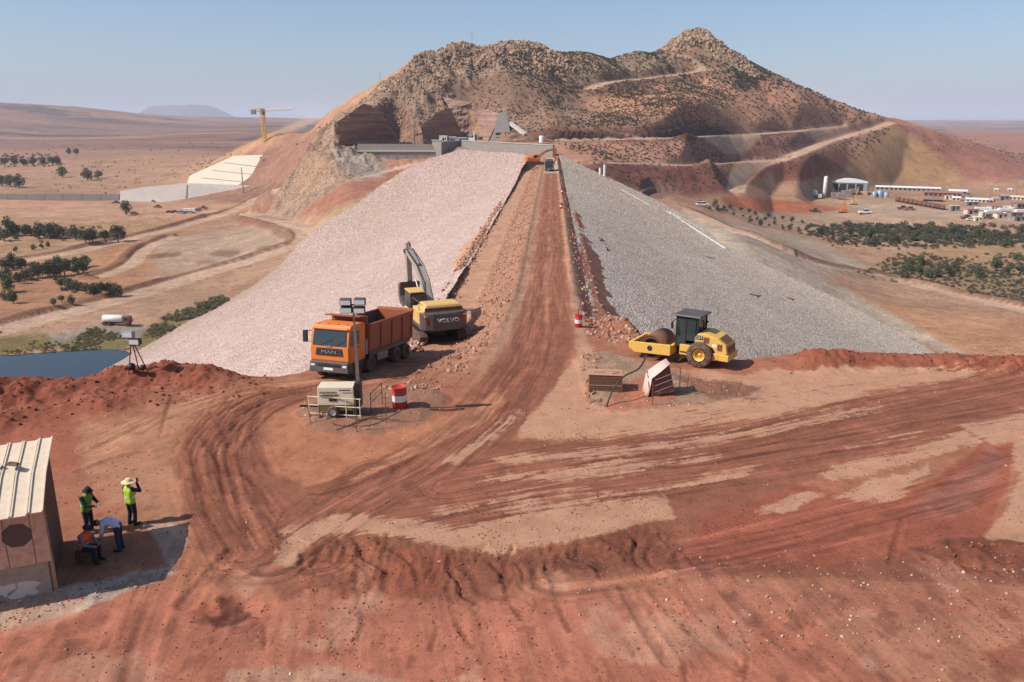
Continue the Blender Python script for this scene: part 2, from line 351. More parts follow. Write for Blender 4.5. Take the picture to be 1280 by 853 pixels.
def near_height(X, Y):
    z = np.zeros_like(X)
    # the crest road and the bench beside it
    d, S, O, _ = line_d(X, Y, TOP_EDGE)
    west = np.where(O < 0, d, -d)                       # positive to the left of the road
    db = 1.7*ss(39, 60, Y)
    nz = fbm(X*.8, Y*.8, 4, 3)
    t = west+nz*.35*ss(.3, 1.2, west)*ss(5, 3, west)
    z -= db*ss(0, 3.7, t)
    rub = ss(-.2, .5, west)*ss(4.4, 3.2, west)*ss(38, 48, Y)
    z += rub*(.16*ridged(X*1.7, Y*1.7, 3, 9)+.12*nz)
    z -= .9*ss(0, 1.7, X-2.1+nz*.2)*ss(50, 62, Y)
    z += .9*np.exp(-((X-5.2)/1.6)**2-((Y-57)/3.5)**2)*(1+nz*.6)
    z += .25*np.exp(-((west-.25)/.35)**2)*ss(50, 70, Y)*.6+.18*np.exp(-((X-2.0)/.35)**2)*ss(58, 75, Y)
    # outside the yard it falls away to the valley
    so = poly_sd(X, Y, YARD)
    z -= np.maximum(0, -so-.3)*.62
    crest = ss(-6, -.5, so)
    for B, w in ((BERM_L, 1.5), (BERM_L2, 1.1), (BERM_R, 1.25)):
        d, S, O, H = line_d(X, Y, B)
        n2 = fbm(X*.55, Y*.55, 4, 21)+.6*fbm(X*2.2, Y*2.2, 3, 22)
        H = H*(1+.35*fbm(S*.35, S*0+2.2, 2, 5))
        z += H*np.exp(-(d/(w*(1+.25*n2)))**2)*(1+.35*n2)*np.where(np.hypot(X, Y) > 0, 1, 1)
        z += .12*H*np.exp(-(d/(w*1.6))**2)*(ridged(X*2.6, Y*2.6, 3, 31)-.4)*2
    px, py = proj(X, Y, z*0)
    sdg = poly_sd(px, py, GOUGE); g = ss(-10, 14, sdg)
    # gouged mud bank
    d0 = X*1.55+fbm(X*.5, Y*.5, 2, 40)*1.8+Y*.35
    z += g*(.03+.06*(vn(d0*2.2, Y*.2, 41)*2-1)+.05*(vn(d0*5.2, Y*.35, 45)*2-1)+.03*fbm(X*4, Y*2, 3, 42)-.10*ss(.72, .80, vn(d0*2.6+4, Y*.25, 43)))
    for isl in (ISLE_L, ISLE_R):
        w = ss(-8, 14, poly_sd(px, py, isl)+8*fbm(X*.9, Y*.9, 3, 50)); z += w*(.16+.07*ridged(X*1.9, Y*1.9, 3, 51))
    # clods on the right and the puddle hollow
    cl = ss(-8, 12, poly_sd(px, py, [(1135, 690), (1180, 676), (1230, 684), (1300, 672), (1300, 722), (1200, 716), (1150, 708)]))
    d1 = X*1.0+Y*.9
    z += cl*(.42*(vn(d1*1.5, (X-Y)*.35, 60)-.3)+.22*fbm(X*2.6, Y*2.6, 4, 61))
    cl2 = ss(-10, 10, poly_sd(px, py, [(830, 700), (960, 700), (1010, 706), (1000, 722), (880, 722), (830, 716)])+10*fbm(X*1.1, Y*1.1, 3, 62)); z += cl2*(.05+.10*fbm(X*3, Y*3, 4, 63))
    z -= .10*ss(-10, 25, poly_sd(px, py, [(1150, 640), (1180, 600), (1235, 565), (1262, 560), (1258, 610), (1235, 650), (1190, 668)]))
    # a mud hole lower left
    z -= .28*np.exp(-(((px-285)/38)**2+((py-762)/16)**2))*(1+.5*fbm(X*3, Y*3, 3, 65))
    # heap under the hut's lee and foot of gravel
    for pts, hw, sp in TRACKS:
        d, S, O, _ = line_d(X, Y, wz(pts)); w = ss(hw, hw*.6, d)
        z += w*.028*(vn(O*sp+.6*vn(S*.3, S*0, 8), S*.12, 70)*2-1)
    for pts, hw, dep in RUTS:
        b = near_box(X, Y, pts, 1.0)
        if not b.any(): continue
        d, S, O, _ = line_d(X[b], Y[b], smooth_line(wz(pts), 4)); d = d+.03*fbm(X[b]*5, Y[b]*5, 2, 90); w = ss(hw, hw*.6, d)
        z[b] += -w*dep*(.8+.25*np.sin(O/hw*9))*(.75+.25*np.sin(S*14))+dep*.5*np.exp(-((d-hw*1.25)/(hw*.35))**2)
    m = ss(90, 60, Y)
    z += m*(.05*fbm(X*.35, Y*.35, 3, 80)+.016*fbm(X*1.6, Y*1.6, 4, 81)+.008*fbm(X*5.5, Y*5.5, 3, 82))
    z += (1-m)*.05*fbm(X*.7, Y*.7, 3, 83)
    return z, west, so

C_TAN, C_DARK, C_RED, C_ORG = alb(216, 166, 136), alb(160, 102, 80), alb(168, 98, 77), alb(192, 122, 98)
C_ROAD, C_GREY, C_DEEP = alb(166, 108, 84), alb(178, 142, 122), alb(120, 72, 58)
def near_colour(X, Y, Z, west, so):
    px, py = proj(X, Y, Z*0)
    col = np.empty(X.shape+(3,)); col[:] = alb(182, 120, 93)
    n1 = fbm(X*.45, Y*.45, 5, 101); n2 = fbm(X*1.5, Y*1.5, 4, 102); n3 = fbm(X*.9, Y*.22, 4, 103)
    nz = .5*n1+.3*n2; nst = .25*n1+.8*n3+.2*n2
    w = ss(728, 760, py+14*nz)[..., None]; col[:] = col*(1-w)+C_ORG*w
    fine = .28*fbm(X*3.3, Y*1.6, 3, 105)
    P = lambda poly, c, soft=7, wob=16, amt=1.0, n=None: paint(col, px, py, poly, c, soft*.4, wob, amt, (nz if n is None else n)+fine)
    P([(-400, 540), (0, 505), (170, 495), (130, 545), (80, 590), (0, 640), (-400, 800)], alb(178, 108, 84), 45, 60)
    P([(90, 530), (200, 505), (330, 482), (450, 455), (480, 440), (520, 455), (440, 480), (330, 495), (270, 508), (234, 540), (224, 590), (235, 660), (200, 660), (140, 630), (110, 590)], alb(194, 138, 108), 40, 40)
    P([(648, 300), (716, 300), (724, 410), (712, 445), (694, 488), (660, 520), (640, 548), (700, 552), (830, 541), (960, 526), (1100, 490), (1500, 430), (1500, 500), (1200, 545), (1100, 566), (1000, 605), (880, 650), (846, 695), (780, 705), (640, 725), (560, 745), (440, 742), (362, 735), (320, 720), (245, 690), (236, 640), (222, 585), (230, 538), (268, 508), (330, 488), (460, 466), (448, 484), (380, 502), (330, 522), (330, 560), (345, 596), (382, 606), (430, 590), (520, 548), (585, 505), (622, 440), (642, 380)], C_DARK, 6, 12)
    TANR = [(700, 470), (728, 430), (790, 455), (930, 468), (1000, 455), (1500, 440), (1500, 430), (1100, 489), (960, 525), (830, 540), (700, 551), (645, 547), (665, 520)]
    P([(332, 520), (385, 505), (440, 518), (540, 528), (622, 488), (640, 500), (520, 562), (430, 592), (385, 606), (346, 592), (332, 560)], alb(194, 130, 98), 8, 10)
    P([(395, 610), (470, 575), (560, 530), (640, 500), (650, 506), (560, 552), (470, 596), (420, 620)], alb(150, 94, 72), 5, 6, .9)
    P([(540, 540), (585, 512), (640, 498), (600, 530), (545, 556), (470, 592), (440, 600)], alb(196, 136, 106), 5, 6, .8)
    dust = np.zeros(X.shape)
    def soft_mask(poly):
        out = np.zeros(X.shape); q_ = np.asarray(poly); m_ = (px > q_[:, 0].min()-30) & (px < q_[:, 0].max()+30) & (py > q_[:, 1].min()-30) & (py < q_[:, 1].max()+30)
        if m_.any(): out[m_] = ss(-9, 9, poly_sd(px[m_], py[m_], poly)+6*nst[m_])
        return out
    for poly in (TANR, [(615, 572), (760, 560), (960, 531), (1100, 506), (1112, 512), (960, 545), (780, 572), (640, 579)],
                 [(600, 597), (700, 586), (830, 573), (900, 570), (800, 591), (690, 602)],
                 [(590, 637), (700, 626), (850, 602), (950, 584), (905, 603), (760, 623), (640, 641)],
                 [(565, 660), (640, 641), (720, 632), (832, 614), (842, 648), (795, 655), (700, 682), (620, 694), (582, 682)],
                 [(340, 706), (355, 662), (420, 643), (560, 655), (600, 690), (500, 672), (440, 665), (388, 680), (368, 708)],
                 [(655, 512), (645, 515), (585, 556), (555, 578), (575, 579), (622, 545)],
                 [(1015, 592), (1100, 570), (1205, 540), (1226, 552), (1130, 586), (1040, 602)],
                 [(1040, 622), (1090, 600), (1162, 578), (1168, 592), (1120, 622), (1075, 627)],
                 [(940, 640), (1010, 612), (1040, 615), (990, 640)], [(1060, 560), (1120, 545), (1160, 540), (1100, 556)],
                 [(1204, 535), (1290, 512), (1500, 470), (1500, 560), (1240, 553)],
                 [(1266, 545), (1400, 520), (1400, 700), (1226, 674), (1256, 640), (1272, 590)]):
        dust = np.maximum(dust, soft_mask(poly))
    dust = np.maximum(dust, .8*soft_mask([(540, 636), (640, 618), (740, 606), (740, 612), (620, 634), (540, 646)]))
    P([(760, 705), (846, 690), (885, 645), (1000, 606), (1090, 630), (1170, 595), (1240, 550), (1264, 556), (1262, 605), (1240, 655), (1220, 690), (1150, 702), (1000, 716), (880, 722)], C_RED, 7, 12)
    wet = .28*P([(1130, 640), (1180, 605), (1236, 566), (1250, 574), (1236, 604), (1205, 640), (1175, 650)], alb(166, 104, 86), 10, 22)
    wet = np.maximum(.12*P([(880, 690), (1000, 630), (1180, 640), (1220, 680), (1100, 705)], C_RED, 20, 20, .6), wet)
    P(GOUGE, alb(146, 92, 72), 14, 26, .9)
    P([(400, 690), (480, 680), (520, 700), (500, 720), (420, 725)], alb(168, 104, 80), 10, 26, .7)
    P([(600, 705), (700, 690), (800, 660), (820, 680), (700, 712)], alb(128, 78, 62), 10, 30, .8)
    P([(330, 720), (365, 700), (380, 742), (350, 752)], C_DARK, 8, 14)
    P([(500, 690), (560, 690), (545, 745), (420, 745), (470, 720)], alb(158, 92, 70), 10, 12, .8)
    P([(250, 752), (290, 742), (325, 760), (310, 782), (268, 785)], C_DEEP, 8, 16)
    P([(235, 750), (270, 748), (275, 762), (245, 766)], alb(196, 118, 90), 5, 5)
    P([(-60, 752), (60, 738), (150, 722), (215, 706), (222, 716), (150, 742), (70, 772), (-60, 800)], alb(196, 176, 160), 6, 10)
    P([(180, 655), (232, 655), (236, 680), (214, 716), (205, 690)], alb(206, 172, 150), 6, 10)
    P([(1130, 690), (1180, 674), (1300, 668), (1300, 726), (1160, 712)], alb(134, 82, 66), 7, 12)
    P([(830, 700), (960, 698), (1010, 704), (1150, 700), (1300, 705), (1300, 735), (1050, 728), (880, 726), (830, 716)], alb(146, 92, 74), 8, 22, .8)
    P([(700, 720), (1000, 725), (1300, 735), (1300, 790), (1050, 780), (850, 770), (740, 745)], alb(184, 122, 98), 14, 26, .75)
    P([(1000, 770), (1300, 770), (1300, 870), (1100, 860)], alb(190, 134, 108), 18, 30, .7)
    P([(1225, 815), (1300, 800), (1300, 870), (1250, 850)], C_DARK, 8, 14)
    P([(280, 835), (420, 828), (500, 850), (420, 870), (280, 870)], alb(204, 158, 132), 12, 16, .8)
    for isl, c in ((ISLE_L, alb(168, 122, 100)), (ISLE_R, alb(176, 142, 120))): P(isl, c, 6, 12)
    P([(840, 470), (955, 485), (935, 500), (880, 500)], alb(150, 98, 78), 8, 10, .8)
    P([(790, 480), (830, 468), (850, 505), (740, 520)], alb(190, 118, 90), 8, 8, .8)
    for isl in (ISLE_R, ISLE_L): dust = dust*(1-ss(-6, 8, poly_sd(px, py, isl)+8*nz))
    dust = dust*ss(.9, 1.8, line_d(X, Y, BERM_R)[0]+.4*n2)*(.88+.2*n1)
    # the crest road: wheel lanes, shoulders, rubble
    far = ss(40, 52, Y)
    lane = ss(2.2, 1.7, np.abs(X+.3)+.25*n1)*ss(50, 62, Y)
    col[:] = col*(1-lane[..., None])+C_ROAD*lane[..., None]
    for xl, ww in ((-1.75, .32), (-.15, .25), (1.75, .25)):
        m = ww*2.2; k = np.exp(-((X-xl+.12*n1)/ww)**2)*ss(46, 58, Y)*(.45+.55*ss(-.2, .3, fbm(X*0+1, Y*.13, 3, 111+int(xl*9))))*.75
        col[:] = col*(1-k[..., None])+alb(198, 142, 112)*k[..., None]
    k = ss(-1.1, -.2, west)*ss(.6, .1, west)*ss(40, 50, Y); col[:] = col*(1-k[..., None])+alb(196, 150, 122)*k[..., None]
    k = ss(.1, .7, west)*ss(4.2, 3.2, west)*far; col[:] = col*(1-k[..., None])+alb(186, 138, 114)*k[..., None]
    k = ss(3.4, 4.0, west)*ss(47, 58, Y); col[:] = col*(1-k[..., None])+alb(212, 162, 132)*k[..., None]
    k = ss(2.3, 2.9, X)*ss(52, 60, Y); col[:] = col*(1-k[..., None])+alb(158, 108, 92)*k[..., None]
    k = ss(1.5, 2.0, X+.2*n1)*ss(2.8, 2.3, X)*ss(40, 50, Y); col[:] = col*(1-k[..., None])+alb(200, 152, 126)*k[..., None]
    k = ss(228, 236, Y)*ss(2.6, 2.0, np.abs(X)); col[:] = col*(1-k[..., None])+alb(206, 178, 156)*k[..., None]
    low = ss(690, 745, py)
    s1 = fbm(X*1.5+.5*fbm(X*.4, Y*.4, 2, 151), Y*.32, 4, 150); s2 = fbm(X*2.6, Y*1.5, 4, 152); s3 = fbm(X*.55+7, Y*.4, 4, 153)
    col *= (1+low*.20*s1)[..., None]
    k = low*ss(.22, .42, s2)*.5; col[:] = col*(1-k[..., None])+alb(140, 86, 70)*k[..., None]
    k = low*ss(.18, .40, s3)*.6; col[:] = col*(1-k[..., None])+alb(210, 156, 130)*k[..., None]
    k = (1-low)*ss(.30, .45, s2)*.28; col[:] = col*(1-k[..., None])+alb(124, 76, 60)*k[..., None]
    # streaks along the wheel tracks
    tu, tv, tw = X+.25*Y, Y.copy(), .45*ss(640, 720, py)
    for pts, hw, sp in TRACKS:
        d, S, O, _ = line_d(X, Y, wz(pts)); w = ss(hw, hw*.5, d)
        s = fbm(O*sp*1.3+.8*vn(S*.25, S*0, 8), S*.10, 3, 120+len(pts))+.5*fbm(O*sp*4, S*.25, 2, 130)
        col *= (1+.30*w*s)[..., None]
        b = w > tw; tu = np.where(b, O, tu); tv = np.where(b, S, tv); tw = np.where(b, w, tw)
    for pts, hw, dep in RUTS:
        b = near_box(X, Y, pts, 1.0)
        if not b.any(): continue
        d, S, O, _ = line_d(X[b], Y[b], smooth_line(wz(pts), 4)); d = d+.04*fbm(X[b]*5, Y[b]*5, 2, 90); w = (ss(hw*1.15, hw*.6, d)*(.6 if hw < .13 else .32)*ss(-.35, .35, fbm(S*.9, S*0+hw*50, 2, 91)))[:, None]
        col[b] = col[b]*(1-w)+C_DEEP*w
    col *= (1+.12*n1+.09*n2+.09*fbm(X*4.2, Y*3.2, 3, 140))[..., None]
    # berms are fresh red earth
    for B, w_ in ((BERM_L, 2.0), (BERM_L2, 1.4), (BERM_R, 1.4)):
        d, S, O, H = line_d(X, Y, B); k = ss(w_*1.25, w_*.7, d+.5*n2)*np.clip(H*1.4, 0, .9); col[:] = col*(1-k[..., None])+(alb(158, 90, 70)*(1+.2*n2[..., None]))*k[..., None]
    lane2 = ss(3.0, 2.2, np.abs(X+.3))*ss(50, 60, Y); b = lane2 > tw; tu = np.where(b, X, tu); tv = np.where(b, Y, tv); tw = np.where(b, lane2*.8, tw)
    return np.clip(col, .012, .8), dict(wet=wet, dust=dust, tu=tu, tv=tv, tw=tw)

def near_grid(xs, ys):
    X, Y = np.meshgrid(xs, ys); Z, west, so = near_height(X, Y); C, wet = near_colour(X, Y, Z, west, so)
    return X, Y, Z, C, wet
def mat_soil(name):
    m = mat_ground(name, (.7, 7.0, 26.0), .026, .85, .15, .93, wet=True, speck=7.0); nt, N, B = nodes(m); L = nt.links.new
    def at(k): a = N('ShaderNodeAttribute'); a.attribute_name = k; return a.outputs['Fac']
    def mth(op, a, b=None, c=None):
        n = N('ShaderNodeMath', operation=op)
        for i, v in enumerate((a, b, c)):
            if v is None: continue
            if isinstance(v, (int, float)): n.inputs[i].default_value = v
            else: L(v, n.inputs[i])
        return n.outputs[0]
    def rng(x, a, b, c, d): n = N('ShaderNodeMapRange'); L(x, n.inputs[0]); [setattr(n.inputs[i+1], 'default_value', v) for i, v in enumerate((a, b, c, d))]; return n.outputs[0]
    def noise(vec, sc, det, ro=.6): n = N('ShaderNodeTexNoise'); n.inputs['Scale'].default_value = sc; n.inputs['Detail'].default_value = det; n.inputs['Roughness'].default_value = ro; L(vec, n.inputs['Vector']); return n.outputs[0]
    def scale(c, f): n = N('ShaderNodeVectorMath', operation='SCALE'); L(c, n.inputs[0]); L(f, n.inputs['Scale']); return n.outputs[0]
    def mix(f, a, rgb): n = N('ShaderNodeMix', data_type='RGBA'); L(f, n.inputs[0]); L(a, n.inputs[6]); n.inputs[7].default_value = (*rgb, 1); return n.outputs[2]
    tu, tv, tw, dust = at('tu'), at('tv'), at('tw'), at('dust')
    cx = N('ShaderNodeCombineXYZ'); L(mth('MULTIPLY', tu, 4.2), cx.inputs[0]); L(mth('MULTIPLY', tv, .22), cx.inputs[1])
    st = noise(cx.outputs[0], 1.0, 5, .62)
    c2 = N('ShaderNodeCombineXYZ'); L(mth('MULTIPLY', tu, 1.6), c2.inputs[0]); L(mth('MULTIPLY', tv, .12), c2.inputs[1]); lane = noise(c2.outputs[0], 1.0, 2)
    col = B.inputs['Base Color'].links[0].from_socket
    sv = rng(st, .36, .64, -1, 1)
    col = scale(col, mth('MULTIPLY_ADD', mth('MULTIPLY', sv, tw), .26, 1.0))
    lug = mth('MULTIPLY', mth('MULTIPLY', rng(mth('SINE', mth('ADD', mth('MULTIPLY', tv, 26.0), mth('MULTIPLY', tu, 9.0))), .1, .6, 0, 1), rng(lane, .58, .64, 0, 1)), tw)
    col = scale(col, mth('MULTIPLY_ADD', lug, -.22, 1.0))
    g = N('ShaderNodeNewGeometry'); nz = noise(g.outputs['Position'], 2.2, 6, .7)
    dd = mth('ADD', mth('ADD', dust, mth('MULTIPLY', mth('SUBTRACT', nz, .5), 1.5)), mth('MULTIPLY', mth('MULTIPLY', sv, tw), .34))
    n3_ = noise(g.outputs['Position'], .9, 5, .65); dm = mth('MULTIPLY', rng(dd, .36, .66, 0, .9), rng(n3_, .36, .58, .66, 1.0))
    tanc = N('ShaderNodeVectorMath', operation='SCALE'); tanc.inputs[0].default_value = tuple(C_TAN); L(rng(noise(g.outputs['Position'], 14, 5, .7), .3, .7, .74, 1.2), tanc.inputs['Scale'])
    n = N('ShaderNodeMix', data_type='RGBA'); L(dm, n.inputs[0]); L(col, n.inputs[6]); L(tanc.outputs[0], n.inputs[7]); col = n.outputs[2]
    v = N('ShaderNodeTexVoronoi'); v.inputs['Scale'].default_value = 7.5; L(g.outputs['Position'], v.inputs['Vector']); sp = N('ShaderNodeSeparateColor'); L(v.outputs['Color'], sp.inputs[0])
    peb = mth('MULTIPLY', rng(v.outputs['Distance'], .22, .14, 0, 1), rng(sp.outputs[0], .86, .88, 0, 1)); drk = mth('MULTIPLY', rng(v.outputs['Distance'], .30, .18, 0, 1), rng(sp.outputs[1], .84, .86, 0, 1))
    col = mix(mth('MULTIPLY', drk, .55), col, tuple(alb(96, 58, 48))); col = mix(mth('MULTIPLY', peb, .7), col, tuple(alb(206, 166, 144)))
    L(col, B.inputs['Base Color'])
    bp = B.inputs['Normal'].links[0].from_node; h0 = bp.inputs['Height'].links[0].from_socket
    h = mth('ADD', mth('ADD', h0, mth('MULTIPLY', mth('MULTIPLY', st, tw), 1.1)), mth('ADD', mth('MULTIPLY', peb, .8), mth('MULTIPLY', lug, -.5))); L(h, bp.inputs['Height'])
    return m
M_SOIL = mat_soil('soil')
ys = [13.0]
while ys[-1] < 62: ys.append(ys[-1]+max(.062, .062*(ys[-1]/20)**1.25))
X, Y, Z, C, wet = near_grid(np.arange(-43, 45.01, .088), np.array(ys))
NEAR = (X[0], Y[:, 0], Z)
ground = mesh_obj('ground', grid_mesh('ground', X, Y, Z, {'soil': C, **wet}), M_SOIL); tag(ground, kind='structure', label='red earth construction yard with tyre tracks', cat='ground')
ys = [ys[-1]]
while ys[-1] < 338: ys.append(ys[-1]+.35*(ys[-1]/60)**1.1)
X, Y, Z, C, wet = near_grid(np.arange(-14, 9.01, .16), np.array(ys))
CREST = (X[0], Y[:, 0], Z)
mesh_obj('dam_crest_road', grid_mesh('dam_crest_road', X, Y, Z, {'soil': C, **wet}), M_SOIL); tag(bpy.data.objects['dam_crest_road'], kind='structure', label='red earth haul road along the dam crest', cat='road')
def near_z(x, y):
    xs_, ys_, Z_ = NEAR if y < 62 else CREST
    i = int(np.clip(np.searchsorted(ys_, y)-1, 0, len(ys_)-2)); j = int(np.clip(np.searchsorted(xs_, x)-1, 0, len(xs_)-2))
    a = (y-ys_[i])/(ys_[i+1]-ys_[i]); b = (x-xs_[j])/(xs_[j+1]-xs_[j])
    return float((Z_[i, j]*(1-b)+Z_[i, j+1]*b)*(1-a)+(Z_[i+1, j]*(1-b)+Z_[i+1, j+1]*b)*a)
def on_near(px, py):                                    # march the line of sight onto the yard
    d = ray(px, py); z = 0.0
    for _ in range(12):
        t = (z-CAM_H)/d[2]; z = .5*z+.5*near_z(d[0]*t, d[1]*t)
    return Vector((d[0]*t, d[1]*t, near_z(d[0]*t, d[1]*t)))

# ---- the two faces of the dam
def loft(B, A, nu, nv, ext=1.08):
    B = np.array(smooth_line(B, 12)); A = np.array(smooth_line(A, 12))
    def res(P, n):
        s = np.r_[0, np.cumsum(np.linalg.norm(np.diff(P, axis=0), axis=1))]; return s
    k = np.linspace(0, 1, len(B)); s = res(.5*(A+B), 0); s = s/s[-1]
    t = np.linspace(0, 1, nu)**1.35
    Bi = np.stack([np.interp(t, s, B[:, i]) for i in range(3)], 1); Ai = np.stack([np.interp(t, s, A[:, i]) for i in range(3)], 1)
    v = np.linspace(0, ext, nv)
    return Bi[:, None, :]*(1-v)[None, :, None]+Ai[:, None, :]*v[None, :, None]
T3 = lambda p: (p.x, p.y, p.z)
FB = [(-9.4, 40, -1.2), (-9.3, 60, -1.45), (-9.2, 100, -1.45), (-9.2, 160, -1.4), (-9.2, 205, -1.1), (-9.6, 262, -.4), T3(at_y(659, 195, 316)), T3(at_y(620, 190.5, 372)), T3(at_y(575, 186.5, 430))]
FA = [(-103.6, 40, -42), (-103.6, 60, -42), (-103.6, 100, -42), (-103.6, 160, -42), (-104, 215, -42), (-106, 276, -42), T3(at_y(425, 272, 348)), T3(at_y(520, 208, 410)), T3(at_y(573, 187.5, 432))]
G = loft(FB, FA, 520, 210)
X, Y, Z = G[..., 0], G[..., 1], G[..., 2].copy()
n1 = fbm(X*.05, Y*.05, 4, 201); n2 = fbm(X*.4, Y*.4, 4, 202); n3 = fbm(X*1.6, Y*1.6, 3, 203)
Z += .5*n1+.18*n2+.16*n3
C = np.empty(X.shape+(3,)); C[:] = alb(222, 194, 184); n4 = fbm(X*.02+Z*.3, Y*.02, 3, 205); C *= (1+.08*n1+.06*n2+.07*n3+.06*n4)[..., None]
px, py = proj(X, Y, Z)
paint(C, px, py, [(425, 272), (520, 225), (500, 260), (440, 300)], alb(206, 184, 162), 20, 14, .7, n2)
low = ss(-33, -41, Z)*.6; C = C*(1-low[..., None])+alb(182, 158, 138)*low[..., None]
FACE_L = (X, Y, Z, C)
M_RIP_L = mat_ground('riprap_bed_pink', (.35, 2.6), .2, .9, .12, .95, voronoi=(3.2, .12))
o = mesh_obj('dam_upstream_face', grid_mesh('dam_upstream_face', X, Y, Z, {'soil': np.clip(C, 0, .8)}), M_RIP_L); tag(o, kind='structure', label='pink rock armoured upstream face of the dam', cat='dam')
GB = [(3.4, 40, -.6), (3.4, 60, -.75), (3.4, 120, -.7), (3.4, 200, -.3), (3.4, 300, .3), (3.4, 345, .8)]
GA = [(99.5, y, -43) for _, y, _ in GB]
G = loft(GB, GA, 440, 210, 1.0)
X, Y, Z = G[..., 0], G[..., 1], G[..., 2].copy()
n1 = fbm(X*.06, Y*.06, 4, 211); n2 = fbm(X*.5, Y*.5, 4, 212); n3 = fbm(X*1.9, Y*1.9, 3, 213)
Z += .35*n1+.10*n2+.10*n3
C = np.empty(X.shape+(3,)); C[:] = alb(218, 198, 184); n4 = fbm(X*.03+Z*.4, Y*.015, 3, 215); C *= (1+.09*n1+.06*n2+.08*n3+.08*n4)[..., None]
px, py = proj(X, Y, Z)
k = ss(9, 4.5, X+1.2*n2)*.55; C = C*(1-k[..., None])+alb(226, 212, 200)*k[..., None]
paint(C, px, py, [(845, 262), (905, 296), (1010, 349), (1190, 440), (1260, 480), (1160, 480), (1085, 420), (1010, 372), (900, 312), (860, 284)], alb(230, 214, 198), 7, 6, .85, n2)
FACE_R = (X, Y, Z, C)
M_RIP_R = mat_ground('riprap_bed_grey', (.5, 3.0), .16, .9, .14, .95, voronoi=(4.2, .22))
o = mesh_obj('dam_downstream_face', grid_mesh('dam_downstream_face', X, Y, Z, {'soil': np.clip(C, 0, .8)}), M_RIP_R); tag(o, kind='structure', label='grey rock armoured downstream face of the dam', cat='dam')
# ---- valley, hill and far land: thin-plate spline through surveyed points, in (bearing, log distance)
CP = []
def cy(px, py, Yd): p = at_y(px, py, Yd); CP.append((p.x, p.y, p.z))
def cz(px, py, z): p = on_z(px, py, z); CP.append((p.x, p.y, p.z))
def cw(x, y, z): CP.append((x, y, z))
for p in ((0, 60, -30), (-45, 62, -38), (70, 62, -34), (0, 110, -46), (-60, 110, -48), (60, 110, -48), (0, 180, -46), (-60, 180, -50), (55, 180, -46), (0, 250, -42), (-55, 250, -46), (35, 255, -34), (0, 300, -30), (-40, 320, -30), (-104, 110, -44), (-104, 180, -43.5), (-125, 180, -45), (-140, 140, -46), (98, 110, -42), (-200, 90, -40), (200, 90, -38), (25, 310, -24), (-260, 160, -42)): cw(*p)
# left valley floor
for p in ((0, 425, -42), (150, 412, -42), (300, 362, -42.3), (230, 350, -42), (100, 380, -42), (100, 330, -42), (0, 340, -42), (200, 300, -42), (0, 290, -42), (100, 275, -42), (0, 250, -42), (150, 252, -42), (260, 254, -41), (300, 256, -40), (330, 250, -39), (220, 246, -41), (60, 225, -43), (200, 230, -42), (0, 210, -42), (330, 320, -38), (400, 290, -31), (250, 270, -40), (300, 285, -39), (340, 265, -34), (-150, 300, -42), (-150, 400, -42), (-200, 230, -42)): cz(*p)
for p in ((425, 274, 350), (470, 240, 380), (520, 210, 414), (430, 230, 395), (380, 247, 410), (350, 252, 425), (470, 208, 432), (545, 206, 436), (575, 190, 440)): cy(*p)
# the cliff and left flank
for p in ((385, 200, 446), (430, 165, 458), (470, 184, 448), (540, 184, 450), (450, 140, 476), (500, 184, 462), (520, 140, 486)): cy(*p)
RIDGE = [(240, 212, 800), (270, 199, 770), (300, 186, 720), (340, 166, 650), (400, 144, 560), (440, 127, 525), (500, 94, 520), (540, 72, 545), (580, 55, 570), (640, 52, 595), (690, 63, 605), (735, 65, 630), (790, 61, 690), (830, 58, 745), (858, 46, 785), (872, 38, 790), (886, 43, 790), (905, 58, 790), (960, 87, 775), (1020, 117, 775), (1070, 139, 785), (1112, 153, 800)]
for p in RIDGE: cy(*p)
for px_, py_, yd in RIDGE[1::2]:
    q = at_y(px_, py_, yd); t = 1.28; cw(q.x*t, q.y*t, min(q.z*.35-18, -10)); t = 1.7; cw(q.x*t, q.y*t, -38)
# hill front
for p in ((590, 180, 470), (640, 178.5, 446), (700, 178, 446), (760, 177, 455), (830, 175, 466), (900, 173, 494), (1000, 166, 605), (1055, 161, 685),
          (560, 140, 500), (620, 130, 500), (700, 130, 518), (800, 130, 545), (900, 130, 585), (1000, 135, 685), (600, 85, 545), (700, 92, 575), (790, 97, 640), (860, 97, 685), (950, 108, 705), (1040, 145, 735),
          (690, 196, 380), (720, 200, 370), (760, 192, 420), (830, 196, 434), (900, 195, 462), (980, 190, 575), (740, 208, 352), (800, 215, 385), (860, 222, 420), (800, 238, 362), (850, 263, 333), (905, 305, 250), (1000, 358, 232), (880, 245, 400), (920, 238, 495), (940, 220, 535), (1000, 200, 630), (1060, 190, 690)): cy(*p)
# right valley
for p in ((1190, 442, -41.5), (1280, 470, -41), (1280, 400, -42), (1200, 380, -42), (1100, 350, -41), (1280, 340, -42), (1180, 320, -41), (1060, 310, -39), (970, 285, -34), (1000, 268, -36), (1100, 285, -39), (1280, 290, -40), (1180, 270, -38), (1060, 250, -36), (1150, 248, -36), (1280, 255, -37), (980, 255, -33), (930, 262, -28), (1400, 330, -42), (1400, 260, -37)): cz(*p)
for p in ((1050, 228, 650), (1110, 215, 715), (1180, 222, 735), (1280, 225, 740), (1150, 161, 815), (1180, 171, 825), (1240, 188, 845), (1280, 203, 855), (1340, 214, 860), (1130, 190, 755), (1200, 205, 775), (1270, 214, 780), (1240, 178, 1500), (1290, 170, 1700), (1200, 168, 2400), (1400, 168, 1700)): cy(*p)
